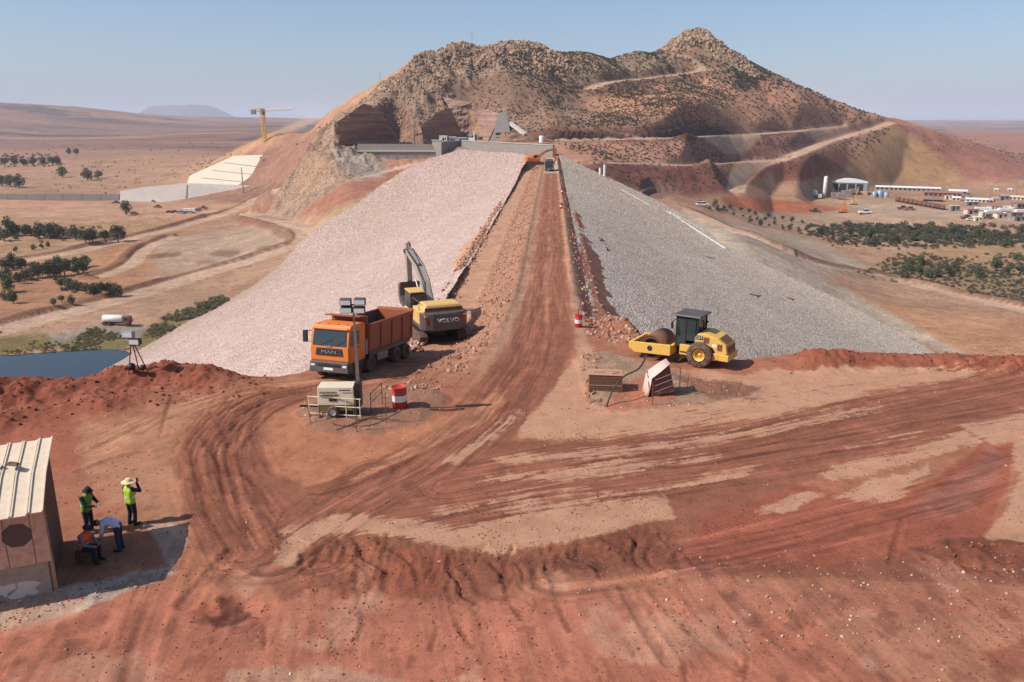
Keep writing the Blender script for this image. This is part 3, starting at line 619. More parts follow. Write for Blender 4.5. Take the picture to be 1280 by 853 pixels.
# far plains and ranges
for p in ((-150, 190, 1500), (0, 188, 1500), (150, 186, 1500), (270, 190, 1300), (0, 165, 2600), (150, 168, 2600), (280, 165, 2400), (-200, 128, 4200), (-100, 126, 4200), (0, 128.5, 4300), (60, 131, 4300), (120, 136, 4500), (180, 145, 4800), (250, 149, 5200), (330, 149, 5600), (100, 153, 3400), (220, 157, 3600), (450, 150, 6000), (600, 151, 6000), (760, 151, 6000), (900, 152, 6000), (1050, 156, 5000), (1120, 158, 5000), (1200, 163, 5000), (1300, 163, 5000), (1450, 160, 5000)): cy(*p)
for px_ in (-300, 0, 300, 600, 900, 1200, 1500): cy(px_, 150.5, 12000); cy(px_, 151, 26000)
CP = np.array(CP)
def uv(x, y): return np.arctan2(x, y)*2.2, np.log(np.hypot(x, y))
_cu, _cv = uv(CP[:, 0], CP[:, 1])
def _phi(r2): return .5*r2*np.log(r2+1e-9)
_K = _phi((_cu[:, None]-_cu[None])**2+(_cv[:, None]-_cv[None])**2)+np.eye(len(CP))*2e-3
_Pm = np.stack([np.ones(len(CP)), _cu, _cv], 1)
_sol = np.linalg.solve(np.block([[_K, _Pm], [_Pm.T, np.zeros((3, 3))]]), np.r_[CP[:, 2], 0, 0, 0])
def tps(x, y):
    sh = x.shape; u, v = uv(x.ravel(), y.ravel()); out = np.empty(u.size)
    for i in range(0, u.size, 40000):
        a, b = u[i:i+40000], v[i:i+40000]
        out[i:i+40000] = _phi((a[:, None]-_cu[None])**2+(b[:, None]-_cv[None])**2)@_sol[:len(CP)]+_sol[-3]+_sol[-2]*a+_sol[-1]*b
    return out.reshape(sh)
def march(px, py, f=None, y0=90., y1=9000., n=420):     # first place where the line of sight meets the land
    d = ray(px, py); Ys = np.geomspace(y0, y1, n); t = Ys/d[1]; x = d[0]*t; z = CAM_H+d[2]*t
    h = (f or tps)(x, Ys)-z; k = np.argmax(h > 0)
    if h[k] <= 0: return None
    a = h[k-1]/(h[k-1]-h[k]) if k else 0
    Yc = Ys[k-1]+(Ys[k]-Ys[k-1])*a if k else Ys[0]
    return at_y(px, py, Yc)
ROADS = [ # hill and valley roads in pixels, half width, cut slope
    ([(650, 176), (700, 176), (760, 175), (830, 173), (900, 170), (960, 167), (1010, 163), (1060, 158)], 4.5, 1.5, .45),
    ([(735, 112), (762, 103), (810, 98), (850, 93), (882, 88), (906, 87)], 4.5, 1.3, .5),
    ([(882, 88), (868, 76), (845, 68), (815, 61)], 3.5, 1.1, .5),
    ([(918, 240), (928, 226), (955, 210), (1000, 190), (1030, 180), (1060, 171), (1100, 158), (1114, 153)], 5.0, 1.3, .5),
    ([(740, 203), (800, 205), (860, 206), (930, 203), (990, 199)], 2.2, 1.2, .6),
    ([(300, 268), (345, 258), (400, 240), (460, 220), (520, 205)], 3.0, 1.2, .6),
    ([(-20, 330), (60, 322), (150, 302), (230, 282), (290, 265), (330, 245), (352, 235)], 4.5, 1.0, .6),
    ([(-20, 420), (60, 398), (150, 375), (250, 345), (340, 318), (385, 298), (370, 280), (310, 268)], 5.5, 1.0, .6),
    ([(130, 345), (165, 330), (185, 310), (215, 297)], 3.2, 1.0, .6),
    ([(860, 264), (920, 290), (1000, 322), (1100, 348), (1180, 366), (1290, 392)], 3.2, 1.0, .6)]
RW = []
for pts, hw, cut, fill in ROADS:
    P = []
    for a, b in pts:
        q = march(a, b)
        if q is not None and (not P or q.y < P[-1][1]*1.5+60): P.append((q.x, q.y, q.z))
    P = np.array(smooth_line(P, 4)); k = np.ones(5)/5
    if len(P) > 9: P[2:-2, 2] = np.convolve(P[:, 2], k, 'valid')
    RW.append((P, hw, cut, fill))
ROCKS = [([(352, 246), (372, 212), (398, 176), (428, 146)], 17, 7), ([(345, 252), (368, 254), (400, 240)], 10, 4), ([(362, 250), (395, 232), (430, 212), (455, 204)], 13, 5), ([(362, 228), (385, 198), (410, 172)], 14, 6),  # craggy rock: bearing pixel, pixel y, radius across (m), amplitude
    ([(372, 235), (395, 205), (425, 175), (455, 155)], 20, 9), ([(420, 200), (445, 190)], 14, 6), ([(480, 120), (520, 95), (560, 72)], 22, 9), ([(560, 75), (600, 66), (645, 64), (675, 68)], 24, 11),
    ([(714, 60), (722, 62)], 15, 13), ([(852, 52), (872, 42), (886, 48)], 15, 12), ([(470, 160), (500, 140), (540, 118)], 16, 6), ([(905, 68), (930, 80)], 14, 5)]
RK = []
for pts, rad, amp in ROCKS:
    P = []
    for a, b in pts:
        q = march(a, b+3)
        if q is not None: P.append((q.x, q.y))
    if len(P) > 1: RK.append((P, rad, amp))
def land(X, Y, detail=True):
    z = tps(X, Y); r = np.hypot(X, Y)
    hill = ss(-30, 0, z)*ss(1600, 1000, r)
    rock = np.zeros_like(z)
    for P, rad, amp in RK:
        d, _, _, _ = line_d(X, Y, P); w = np.exp(-(d/rad)**2); rock = np.maximum(rock, w)
        n = ridged(X*.05+Y*.03, Y*.05-X*.02, 5, 300)-.62
        z = z+w*amp*(n*1.15+.05)
    if detail:
        z = z+hill*(3.2*fbm(X*.018, Y*.018, 5, 310)+1.7*fbm(X*.07, Y*.07, 4, 311)-1.1*(ridged(X*.022+3, Y*.012, 4, 316)-.6))+rock*2.4*(ridged(X*.16+Y*.08, Y*.16-X*.05, 5, 312)-.5)*2
        z = z+(1-hill)*(.8*fbm(X*.02, Y*.02, 4, 313)+.35*fbm(X*.12, Y*.12, 4, 314))*ss(60, 150, r)*ss(3000, 1500, r)
        z = z+14*fbm(X*.0016, Y*.0016, 5, 315)*ss(2400, 4200, r)
    for ri, (P, hw, cut, fill) in enumerate(RW):
        d, S, O, V = line_d(X, Y, P)
        if ri == 0: z = z+5.5*ss(4, 7, O)*ss(70, 30, O)*ss(0, 25, S)*ss(225, 165, S)*(d < 90)
        e = np.maximum(0, d-hw); m = d < 60
        zz = np.clip(z, V-.15-e*fill-.02*e*e, V+.15+e*cut+.03*e*e)
        z = np.where(m, zz, z)
        if V.max() < -15 and hw < 6: z = z+ss(hw, hw+1.5, O)*ss(hw+7, hw+3, O)*1.1*(.5+.9*vn(S*.08, S*0, 61))*(d < 30)
    return z, rock, hill
CUT_FLOOR = [tuple(at_y(a, 178, b))[:2] for a, b in ((425, 440), (428, 452), (497, 488), (528, 463), (578, 494), (606, 482), (618, 468), (618, 440))]
_land = land
SITE_PAD = wz([(1012, 250), (1030, 244), (1084, 239), (1120, 235), (1300, 236), (1380, 250), (1330, 285), (1200, 280), (1080, 268), (1010, 258)], -36.0)
CUT2 = [tuple(at_y(a, 240, b))[:2] for a, b in ((804, 352), (812, 374), (820, 384), (860, 392), (896, 404), (900, 372), (880, 356), (840, 348))]; CUT2_Z = at_y(850, 243, 376).z
def land(X, Y, detail=True):
    z, rock, hill = _land(X, Y, detail)
    m = (X > 130) & (X < 520) & (Y > 380) & (Y < 760)
    if m.any(): k_ = ss(-9, 3, poly_sd(X[m], Y[m], SITE_PAD)); z[m] = z[m]*(1-k_)+(-36+.25*fbm(X[m]*.06, Y[m]*.06, 3, 332))*k_
    m = (X > -150) & (X < 0) & (Y > 400) & (Y < 560); cutm = np.zeros_like(z)
    if m.any():
        s = -poly_sd(X[m], Y[m], CUT_FLOOR); n = fbm(X[m]*.15, Y[m]*.15, 3, 330)
        e = np.maximum(0, s); st = e*2.3; st = st+1.6*np.sin(st*.55)   # benches
        lim = 1.2+st+.9*n*ss(0, 3, e)
        zz = z[m]; cut = lim < zz; cutm[m] = np.where(cut, 1.0, 0.0)*ss(-30, -2, -s+0*s+0) ; z[m] = np.where(cut, lim, zz)
    m = (X > 20) & (X < 130) & (Y > 320) & (Y < 450)
    if m.any():
        s = -poly_sd(X[m], Y[m], CUT2); e = np.maximum(0, s); st = e*1.5; lim = CUT2_Z+st+1.1*np.sin(st*1.1)+.4*fbm(X[m]*.2, Y[m]*.2, 3, 331); zz = z[m]; cut = (lim < zz) & (e < 16)
        cutm[m] = np.where(cut, 1.0, cutm[m]); z[m] = np.where(cut, lim, zz)
    return z, rock, hill, cutm
def land_z(x, y):
    if isinstance(x, (int, float)): return float(land(np.array([[x]]), np.array([[y]]))[0][0, 0])
    return land(x, y)[0]
PC = (0.0, -25.0)
rs = [85.0]
while rs[-1] < 34000: rs.append(rs[-1]*(1.0052 if rs[-1] < 1250 else 1.02 if rs[-1] < 6000 else 1.06))
th = np.radians(np.linspace(-43, 41, 900)); TH, RR = np.meshgrid(th, np.array(rs))
X = PC[0]+RR*np.sin(TH); Y = PC[1]+RR*np.cos(TH)
Z, rock, hill, cutm = land(X, Y)
LAKE = [(-60, 437), (20, 440), (60, 437), (110, 434), (150, 434), (172, 446), (150, 470), (100, 500), (-60, 520)]
px, py = proj(X, Y, Z); rr = np.hypot(X, Y)
pl, ply = proj(X, Y, np.full_like(X, -42.0))
lk = ss(-4, 10, poly_sd(pl, ply, LAKE)+4*fbm(X*.08, Y*.08, 3, 340))*(Y < 260); Z = np.where(lk > 0, Z*(1-lk)+lk*-47.0, np.where((Y < 300) & (X < -80), np.maximum(Z, -42.9), Z))
# soil colours
n1 = fbm(X*.012, Y*.012, 5, 401); n2 = fbm(X*.06, Y*.06, 5, 402); n3 = fbm(X*.25, Y*.25, 4, 403); nz = .5*n1+.5*n2
C = np.empty(X.shape+(3,)); C[:] = alb(192, 150, 122)
def lay(mask, c): C[:] = C*(1-mask[..., None])+c*mask[..., None]
P = lambda poly, c, soft=5, wob=8, amt=1.0: paint(C, px, py, poly, c, soft, wob, amt, nz)
lay(ss(-34, -12, Z)*ss(1500, 900, rr), alb(196, 146, 120))
# far plains
lay(ss(900, 1800, rr), alb(150, 112, 96)); lay(ss(0, .18, fbm(X*.0021, Y*.004, 4, 410))*ss(1100, 1900, rr), alb(112, 86, 74)); lay(ss(.25, .4, fbm(X*.004, Y*.011, 3, 412))*ss(900, 1500, rr)*.8, alb(96, 78, 66)); lay(ss(.2, .35, fbm(X*.0015+9, Y*.007, 3, 413))*ss(900, 1500, rr)*.7, alb(190, 142, 114)); lay(ss(.1, .5, fbm(X*.0006, Y*.0016, 4, 411))*ss(2000, 3000, rr)*.7, alb(172, 130, 108))
P([(-200, 182), (0, 186), (250, 190), (250, 215), (0, 216), (-200, 215)], alb(184, 138, 112), 6, 5, .8)
# hill: scrub, gold grass on the left flank, red earth low on the right
P([(470, 180), (450, 130), (540, 75), (690, 62), (900, 58), (960, 90), (900, 140), (900, 172), (640, 176)], alb(160, 128, 108), 14, 14, .85)
P([(700, 64), (830, 60), (850, 84), (790, 95), (740, 110), (700, 100)], alb(190, 160, 130), 8, 8, .8)
P([(260, 206), (300, 184), (400, 140), (540, 66), (538, 80), (480, 110), (440, 128), (400, 150), (345, 174), (300, 194)], alb(206, 160, 124), 3, 5)
P([(200, 250), (260, 210), (345, 182), (395, 165), (372, 225), (350, 252), (300, 258)], alb(170, 128, 108), 6, 8)
P([(730, 130), (740, 112), (880, 95), (980, 110), (1100, 152), (1060, 165), (900, 172), (880, 150), (780, 150)], alb(206, 150, 120), 10, 12, .8)
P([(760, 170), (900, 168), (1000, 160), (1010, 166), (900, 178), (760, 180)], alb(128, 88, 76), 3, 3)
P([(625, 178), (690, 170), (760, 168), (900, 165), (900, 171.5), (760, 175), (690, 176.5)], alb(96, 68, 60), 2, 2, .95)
P([(700, 182), (1000, 172), (980, 200), (760, 204)], alb(192, 142, 120), 5, 6)
P([(720, 205), (760, 203), (900, 207), (990, 200), (920, 240), (880, 246), (800, 240), (750, 225)], alb(152, 100, 86), 5, 5)
P([(960, 205), (1010, 190), (1060, 185), (1062, 205), (1050, 222), (970, 228)], alb(150, 96, 82), 4, 5)
P([(1062, 195), (1115, 160), (1180, 200), (1200, 228), (1060, 225)], alb(196, 150, 108), 6, 8)
P([(1115, 155), (1170, 165), (1290, 200), (1290, 225), (1210, 225), (1170, 190)], alb(182, 124, 104), 6, 8)
P([(1180, 160), (1290, 166), (1290, 196), (1210, 180)], alb(176, 126, 108), 5, 5)
# right valley
P([(870, 258), (930, 255), (1290, 285), (1290, 330), (1050, 300)], alb(190, 158, 134), 8, 8, .9)
P([(850, 265), (905, 275), (1020, 300), (1090, 335), (1020, 345), (930, 310)], alb(190, 168, 148), 6, 8, .9)
P([(900, 244), (1010, 252), (1050, 262), (1000, 268), (910, 262)], alb(186, 112, 80), 4, 4)
P([(1040, 250), (1290, 262), (1290, 282), (1100, 272)], alb(200, 170, 146), 5, 5)
P([(990, 365), (1290, 400), (1290, 470), (1190, 440), (1080, 400)], alb(196, 146, 112), 8, 9)
P([(1130, 300), (1290, 305), (1290, 360), (1180, 345)], alb(188, 150, 112), 8, 9, .8)
P([(1100, 330), (1170, 320), (1290, 350), (1290, 385), (1200, 360), (1110, 345)], alb(132, 118, 88), 8, 12, .6)
# left valley
P([(-60, 315), (110, 300), (230, 282), (260, 300), (190, 330), (170, 380), (60, 410), (-60, 430)], alb(192, 142, 106), 7, 7)
P([(-60, 272), (140, 275), (200, 268), (350, 262), (260, 285), (100, 318), (-60, 330)], alb(186, 146, 112), 6, 6)
P([(-60, 250), (170, 252), (300, 256), (300, 272), (100, 275), (-60, 272)], alb(206, 160, 130), 5, 6)
P([(-60, 200), (250, 200), (300, 222), (150, 248), (-60, 240)], alb(188, 146, 118), 6, 6)
P([(200, 300), (300, 280), (360, 285), (370, 310), (300, 330), (215, 345), (195, 330)], alb(188, 160, 138), 6, 8, .9)
P([(-60, 405), (150, 380), (280, 350), (400, 300), (420, 280), (430, 275), (300, 362), (220, 400), (150, 425), (-60, 440)], alb(198, 158, 130), 6, 7, .9)
P([(55, 420), (130, 408), (190, 412), (175, 430), (70, 436)], alb(158, 144, 130), 5, 6)
for poly in ([(-60, 425), (60, 415), (70, 438), (-60, 446)], [(70, 432), (110, 415), (165, 425), (160, 438), (80, 442)], [(165, 432), (195, 405), (270, 375), (285, 378), (215, 415), (178, 440)]):
    P(poly, alb(134, 120, 74), 5, 7, .9)
P([(300, 268), (370, 250), (460, 222), (540, 203), (530, 212), (470, 242), (420, 262), (330, 278)], alb(178, 122, 100), 5, 6, .9)
P([(380, 300), (420, 262), (470, 242), (440, 262), (425, 275), (400, 296)], alb(196, 164, 126), 5, 6)
P([(425, 178), (440, 182), (625, 178), (640, 184), (575, 190), (430, 192)], alb(168, 146, 130), 3, 3)
# roads over all that
P([(842, 255), (905, 288), (1010, 341), (1190, 434), (1230, 452), (1190, 446), (1010, 362), (905, 312)], alb(204, 184, 164), 4, 4, .9)
for q_ in range(40):
    a_, b_ = [(30, 230), (150, 215), (90, 260), (240, 235), (210, 310), (330, 300), (60, 300), (280, 330)][q_ % 8]; a_ += RNG.uniform(-70, 70); b_ += RNG.uniform(-12, 12); l_ = RNG.uniform(6, 26); h_ = RNG.uniform(.8, 2.6)
    P([(a_-l_, b_+h_*.5), (a_-l_*.3, b_-h_), (a_+l_, b_-h_*.6), (a_+l_*.4, b_+h_)], alb(*((128, 98, 80), (146, 120, 92), (206, 168, 140), (150, 104, 86))[q_ % 4]), 2, 5, .7)
for ri, (Pw, hw, cut, fill) in enumerate(RW):
    d, S, O, V = line_d(X, Y, Pw)
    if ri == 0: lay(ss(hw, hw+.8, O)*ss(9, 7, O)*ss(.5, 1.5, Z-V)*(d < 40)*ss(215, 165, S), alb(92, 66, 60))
    k = ss(hw*1.15, hw*.8, d+hw*.18*n3)*.9; lay(k, alb(216, 180, 154))
    if V.max() < -15 and hw < 6: k = ss(hw*.9, hw+1, O)*ss(hw+6.5, hw+3.5, O)*(d < 30)*.75*ss(-.3, .2, n2+.4); lay(k, alb(140, 98, 80))
    k = ss(hw, hw*1.2, d)*ss(hw+9, hw+2, d)*ss(.25, .8, np.abs(Z-V))*.4*(rr > 430); lay(k, alb(158, 112, 94))
P([(905, 78), (918, 80), (928, 92), (915, 94)], alb(206, 178, 156), 2, 2)
lay(ss(.25, .6, rock)*.9, alb(180, 150, 130)); lay(ss(.35, .7, rock)*ss(.05, .35, n3)*.6, alb(120, 98, 84)); lay(ss(.35, .7, rock)*ss(.1, .4, n2)*.5, alb(186, 150, 118))
strata = .5+.5*np.sin(Z*1.9+2*n2); lay(cutm*.95, alb(142, 108, 94)); lay(cutm*ss(.6, .9, strata)*.5, alb(168, 136, 116))
P([(415, 190), (440, 188), (470, 200), (478, 218), (450, 225), (428, 210)], alb(190, 178, 166), 6, 8, .6)
C *= (1+.10*n1+.10*n2+.10*n3)[..., None]
C = np.clip(C, .012, .8)
LANDMASK = dict(X=X, Y=Y, Z=Z, px=px, py=py, rock=rock, hill=hill)
M_LAND = mat_ground('dry_earth', (.07, .4, 1.6), .6, .7, .19, .95, speck=.35)
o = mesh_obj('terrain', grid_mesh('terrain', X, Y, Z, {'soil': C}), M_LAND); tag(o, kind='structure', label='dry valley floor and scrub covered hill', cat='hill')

# far mountain on the plain
mx, my = [], []
a = np.linspace(-1, 1, 80); b = np.linspace(-1, 1, 30); A_, B_ = np.meshgrid(a, b)
c0 = at_y(228, 150, 15000); XX = c0.x+A_*1250; YY = c0.y+B_*1100
prof = np.interp(A_, (-1, -.75, -.45, -.28, -.12, .1, .3, .5, .75, 1), (0, .12, .45, .9, .92, .86, .95, .62, .2, 0))
ZZ = -30+(at_y(228, 132, 15000).z+60)*prof*np.clip(1.25*(1-B_**2), 0, 1)*(1+.1*fbm(A_*5, B_*4, 4, 420))
C2 = np.empty(XX.shape+(3,)); C2[:] = alb(120, 104, 96)
o = mesh_obj('mountain', grid_mesh('mountain', XX, YY, ZZ, {'soil': C2}), M_LAND); tag(o, kind='structure', label='blue far mountain on the horizon', cat='mountain')
c0 = at_y(1172, 160, 11000); XX = c0.x+A_*700; YY = c0.y+B_*900
ZZ = -40+(at_y(1172, 155, 11000).z+60)*np.clip(1-np.abs(A_+.25)**1.3, 0, 1)*(1-B_**2)
o = mesh_obj('mountain', grid_mesh('mountain', XX, YY, ZZ, {'soil': C2}), M_LAND); tag(o, kind='structure', label='faint far mountain beyond the right flank', cat='mountain')

# the lake
m = bpy.data.materials.new('lake_water'); m.use_nodes = True; nt, N, B = nodes(m)
B.inputs['Base Color'].default_value = (.028, .034, .036, 1); B.inputs['Roughness'].default_value = .06; B.inputs['IOR'].default_value = 1.33
tn = N('ShaderNodeTexNoise'); tn.inputs['Scale'].default_value = .9; tn.inputs['Detail'].default_value = 3; g_ = N('ShaderNodeNewGeometry'); nt.links.new(g_.outputs['Position'], tn.inputs['Vector'])
bp = N('ShaderNodeBump'); bp.inputs['Strength'].default_value = .12; bp.inputs['Distance'].default_value = .05; nt.links.new(tn.outputs[0], bp.inputs['Height']); nt.links.new(bp.outputs[0], B.inputs['Normal'])
mb = MB(); mb.add([(-330, 80, -43.2), (-86, 80, -43.2), (-86, 230, -43.2), (-330, 230, -43.2)], [(0, 1, 2, 3)])
tag(mb.build('lake', m), kind='structure', label='dark reservoir water at the foot of the dam', cat='water')

# the air
mb = MB(); mb.box(-30000, 30000, -600, 36000, -300, 470)
hz = mb.build('haze', None); tag(hz, kind='stuff', label='thin pale haze filling the valley air', cat='haze')
m = bpy.data.materials.new('haze_air'); m.use_nodes = True; nt = m.node_tree
for n in list(nt.nodes):
    if n.type == 'BSDF_PRINCIPLED': nt.nodes.remove(n)
pv = nt.nodes.new('ShaderNodeVolumePrincipled'); pv.inputs['Color'].default_value = (.80, .87, 1.0, 1); pv.inputs['Density'].default_value = 7.5e-5; pv.inputs['Anisotropy'].default_value = 0.0
nt.links.new(pv.outputs[0], nt.nodes['Material Output'].inputs['Volume'])
hz.data.materials.append(m)
# ================================================================= loose rock, scrub and trees
def mat_rock(name, rgbs, rough=.95, bump=.3):
    m = bpy.data.materials.new(name); m.use_nodes = True; nt, N, B = nodes(m)
    oi = N('ShaderNodeObjectInfo'); r = N('ShaderNodeValToRGB'); el = r.color_ramp.elements
    while len(el) < len(rgbs): el.new(.5)
    for i, c in enumerate(rgbs): el[i].position = i/(len(rgbs)-1); el[i].color = (*alb(*c), 1)
    nt.links.new(oi.outputs['Random'], r.inputs[0])
    g = N('ShaderNodeNewGeometry'); n = N('ShaderNodeTexNoise'); n.inputs['Scale'].default_value = 5; n.inputs['Detail'].default_value = 4; nt.links.new(g.outputs['Position'], n.inputs['Vector'])
    mr = N('ShaderNodeMapRange'); mr.inputs[3].default_value = .7; mr.inputs[4].default_value = 1.3; nt.links.new(n.outputs[0], mr.inputs[0])
    mx = N('ShaderNodeVectorMath', operation='SCALE'); nt.links.new(r.outputs[0], mx.inputs[0]); nt.links.new(mr.outputs[0], mx.inputs['Scale'])
    nt.links.new(mx.outputs[0], B.inputs['Base Color']); B.inputs['Roughness'].default_value = rough; B.inputs['Specular IOR Level'].default_value = .1
    return m
def rock_mesh(seed, flat=.75, npt=22):
    rg = random.Random(seed); b = bmesh.new()
    for _ in range(npt):
        v = Vector((rg.gauss(0, 1), rg.gauss(0, 1), rg.gauss(0, 1))).normalized()*rg.uniform(.8, 1.05)
        b.verts.new((v.x*.5*rg.uniform(.9, 1.2), v.y*.42, v.z*.5*flat))
    r = bmesh.ops.convex_hull(b, input=b.verts)
    bmesh.ops.delete(b, geom=[v for v in b.verts if not v.link_faces], context='VERTS')
    me = bpy.data.meshes.new('rock'); b.to_mesh(me); b.free(); return me
def proto_set(name, meshes, mat):
    c = bpy.data.collections.new(name)
    for me in meshes:
        me2 = me.copy(); me2.materials.clear(); me2.materials.append(mat)
        c.objects.link(bpy.data.objects.new(name, me2))
    return c
def scatter(name, pts, scl, coll, label, cat, tilt=math.pi, seed=0):
    pts = np.asarray(pts, np.float32); n = len(pts); rg = np.random.default_rng(seed+5)
    me = bpy.data.meshes.new(name); me.vertices.add(n); me.vertices.foreach_set('co', pts.ravel())
    rot = np.zeros((n, 3), np.float32); rot[:, 2] = rg.uniform(0, 6.28, n); rot[:, 0] = rg.uniform(-tilt, tilt, n); rot[:, 1] = rg.uniform(-tilt, tilt, n)
    a = me.attributes.new('rot', 'FLOAT_VECTOR', 'POINT'); a.data.foreach_set('vector', rot.ravel())
    a = me.attributes.new('scl', 'FLOAT', 'POINT'); a.data.foreach_set('value', np.asarray(scl, np.float32))
    a = me.attributes.new('pick', 'INT', 'POINT'); a.data.foreach_set('value', rg.integers(0, len(coll.objects), n).astype(np.int32))
    o = mesh_obj(name, me); tag(o, label, cat, kind='stuff')
    ng = bpy.data.node_groups.new(name, 'GeometryNodeTree')
    ng.interface.new_socket('Geometry', in_out='INPUT', socket_type='NodeSocketGeometry'); ng.interface.new_socket('Geometry', in_out='OUTPUT', socket_type='NodeSocketGeometry')
    N = ng.nodes.new; gi = N('NodeGroupInput'); go = N('NodeGroupOutput'); ip = N('GeometryNodeInstanceOnPoints'); ci = N('GeometryNodeCollectionInfo')
    ci.inputs['Collection'].default_value = coll; ci.inputs['Separate Children'].default_value = True; ci.inputs['Reset Children'].default_value = True
    def attr(nm, ty): x = N('GeometryNodeInputNamedAttribute'); x.data_type = ty; x.inputs['Name'].default_value = nm; return x.outputs['Attribute']
    L = ng.links.new
    L(gi.outputs[0], ip.inputs['Points']); L(ci.outputs[0], ip.inputs['Instance']); ip.inputs['Pick Instance'].default_value = True
    L(attr('pick', 'INT'), ip.inputs['Instance Index']); L(attr('scl', 'FLOAT'), ip.inputs['Scale'])
    er = N('FunctionNodeEulerToRotation'); L(attr('rot', 'FLOAT_VECTOR'), er.inputs[0]); L(er.outputs[0], ip.inputs['Rotation'])
    L(ip.outputs[0], go.inputs[0])
    md = o.modifiers.new('scatter', 'NODES'); md.node_group = ng
    return o
def lognorm(n, lo, hi, seed=0):
    r = np.random.default_rng(seed).uniform(0, 1, n); return lo+(hi-lo)*r**2.2
def grid_points(F, n, seed, wfun=None):                 # random places on a gridded face, weighted by area (and wfun)
    X, Y, Z = F[:3]; rg = np.random.default_rng(seed)
    dx = np.stack([X[1:, :-1]-X[:-1, :-1], Y[1:, :-1]-Y[:-1, :-1], Z[1:, :-1]-Z[:-1, :-1]], -1); dy = np.stack([X[:-1, 1:]-X[:-1, :-1], Y[:-1, 1:]-Y[:-1, :-1], Z[:-1, 1:]-Z[:-1, :-1]], -1)
    A = np.linalg.norm(np.cross(dx, dy), axis=-1)
    if wfun is not None: A = A*wfun(X[:-1, :-1], Y[:-1, :-1], Z[:-1, :-1])
    k = rg.choice(A.size, n, p=(A/A.sum()).ravel()); i, j = np.unravel_index(k, A.shape); a, b = rg.uniform(0, 1, n), rg.uniform(0, 1, n)
    f = lambda Q: (Q[i, j]*(1-a)+Q[i+1, j]*a)*(1-b)+(Q[i, j+1]*(1-a)+Q[i+1, j+1]*a)*b
    return np.stack([f(X), f(Y), f(Z)], 1)
RM = [rock_mesh(i, (.7, .85, .6, .9, .55)[i % 5]) for i in range(7)]
pc_pink = proto_set('rock_pink', RM, mat_rock('rock_pink', ((206, 174, 162), (218, 190, 178), (226, 200, 188), (212, 180, 168), (232, 206, 196))))
pc_grey = proto_set('rock_grey', RM, mat_rock('rock_grey', ((188, 166, 150), (222, 202, 184), (240, 222, 206), (176, 154, 138), (228, 206, 186))))
pc_red = proto_set('rock_red', RM, mat_rock('rock_red', ((150, 96, 76), (186, 140, 116), (214, 180, 158), (168, 116, 94), (206, 164, 140))))
pc_clod = proto_set('earth_clod', RM, mat_rock('earth_clod', ((130, 72, 55), (158, 92, 72), (172, 104, 80), (142, 80, 62))))
pc_pale = proto_set('rock_pale', RM, mat_rock('rock_pale', ((180, 140, 118), (204, 172, 150), (232, 214, 198), (160, 108, 86), (176, 128, 104))))
RMC = [rock_mesh(40+i, (1.1, .8, 1.4, .9)[i % 4], 10) for i in range(6)]
pc_hill = proto_set('rock_hill', RMC, mat_rock('rock_hill', ((146, 118, 102), (186, 156, 134), (206, 174, 146), (166, 134, 116))))

dist = lambda X, Y: np.hypot(X, Y)
p = grid_points(FACE_L, 90000, 1, lambda X, Y, Z: 1/np.maximum(dist(X, Y), 45)**.9*(Z > -43)); p[:, 2] -= .06
scatter('riprap', p, (s_ := lognorm(len(p), .18, .56, 1)*(1+.0014*np.hypot(p[:, 0], p[:, 1]))), pc_pink, 'pale pink rock armour covering the upstream slope', 'riprap', seed=1)
p = grid_points(FACE_R, 100000, 2, lambda X, Y, Z: 1/np.maximum(dist(X, Y), 45)**1.5*(Z > -43)); p[:, 2] -= .05
scatter('riprap', p, lognorm(len(p), .12, .36, 2)*(1+.002*np.hypot(p[:, 0], p[:, 1])), pc_grey, 'grey crushed rock armour covering the downstream slope', 'riprap', seed=2)

def near_points(n, seed, box, wf):                      # places on the yard or crest, kept with probability wf(X, Y, west, px, py)
    rg = np.random.default_rng(seed); x = rg.uniform(box[0], box[1], n); y = rg.uniform(box[2], box[3], n)
    d, S, O, _ = line_d(x, y, TOP_EDGE); west = np.where(O < 0, d, -d); px, py = proj(x, y, x*0)
    k = rg.uniform(0, 1, n) < wf(x, y, west, px, py); x, y = x[k], y[k]
    z = np.array([near_z(a, b) for a, b in zip(x, y)]); return np.stack([x, y, z], 1)
inp = lambda px, py, poly, s=6: ss(-s, s, poly_sd(px, py, poly))
p = near_points(36000, 11, (-9, -2, 40, 320), lambda x, y, w, a, b: ss(.2, 1.0, w)*ss(4.4, 2.8, w)*(.25+.75*(vn(x*.6, y*.3, 5) > .35))*np.clip(140/y, .2, 1)*.55)
scatter('rock_rubble', p, lognorm(len(p), .08, .42, 3), pc_red, 'rock rubble spilling from the left edge of the crest road', 'rubble', seed=3)
p = near_points(15000, 12, (2, 9, 46, 310), lambda x, y, w, a, b: np.maximum(ss(2.3, 2.7, x)*ss(4.8, 3.8, x)*ss(50, 58, y)*.4, np.exp(-((x-5.0)/1.7)**2-((y-57)/4.5)**2))*np.clip(110/y, .15, 1))
scatter('rock_rubble', p, lognorm(len(p), .1, .55, 4), pc_red, 'broken rock heap between the crest road and the grey slope', 'rubble', seed=4)
p = near_points(9000, 13, (-13, -8, 50, 300), lambda x, y, w, a, b: np.exp(-((x+9.7)/.75)**2)*np.clip(120/y, .2, 1)); p[:, 2] += .1
scatter('rock_rubble', p, lognorm(len(p), .14, .55, 5), pc_red, 'rough stones along the top edge of the pink slope', 'rubble', seed=5)
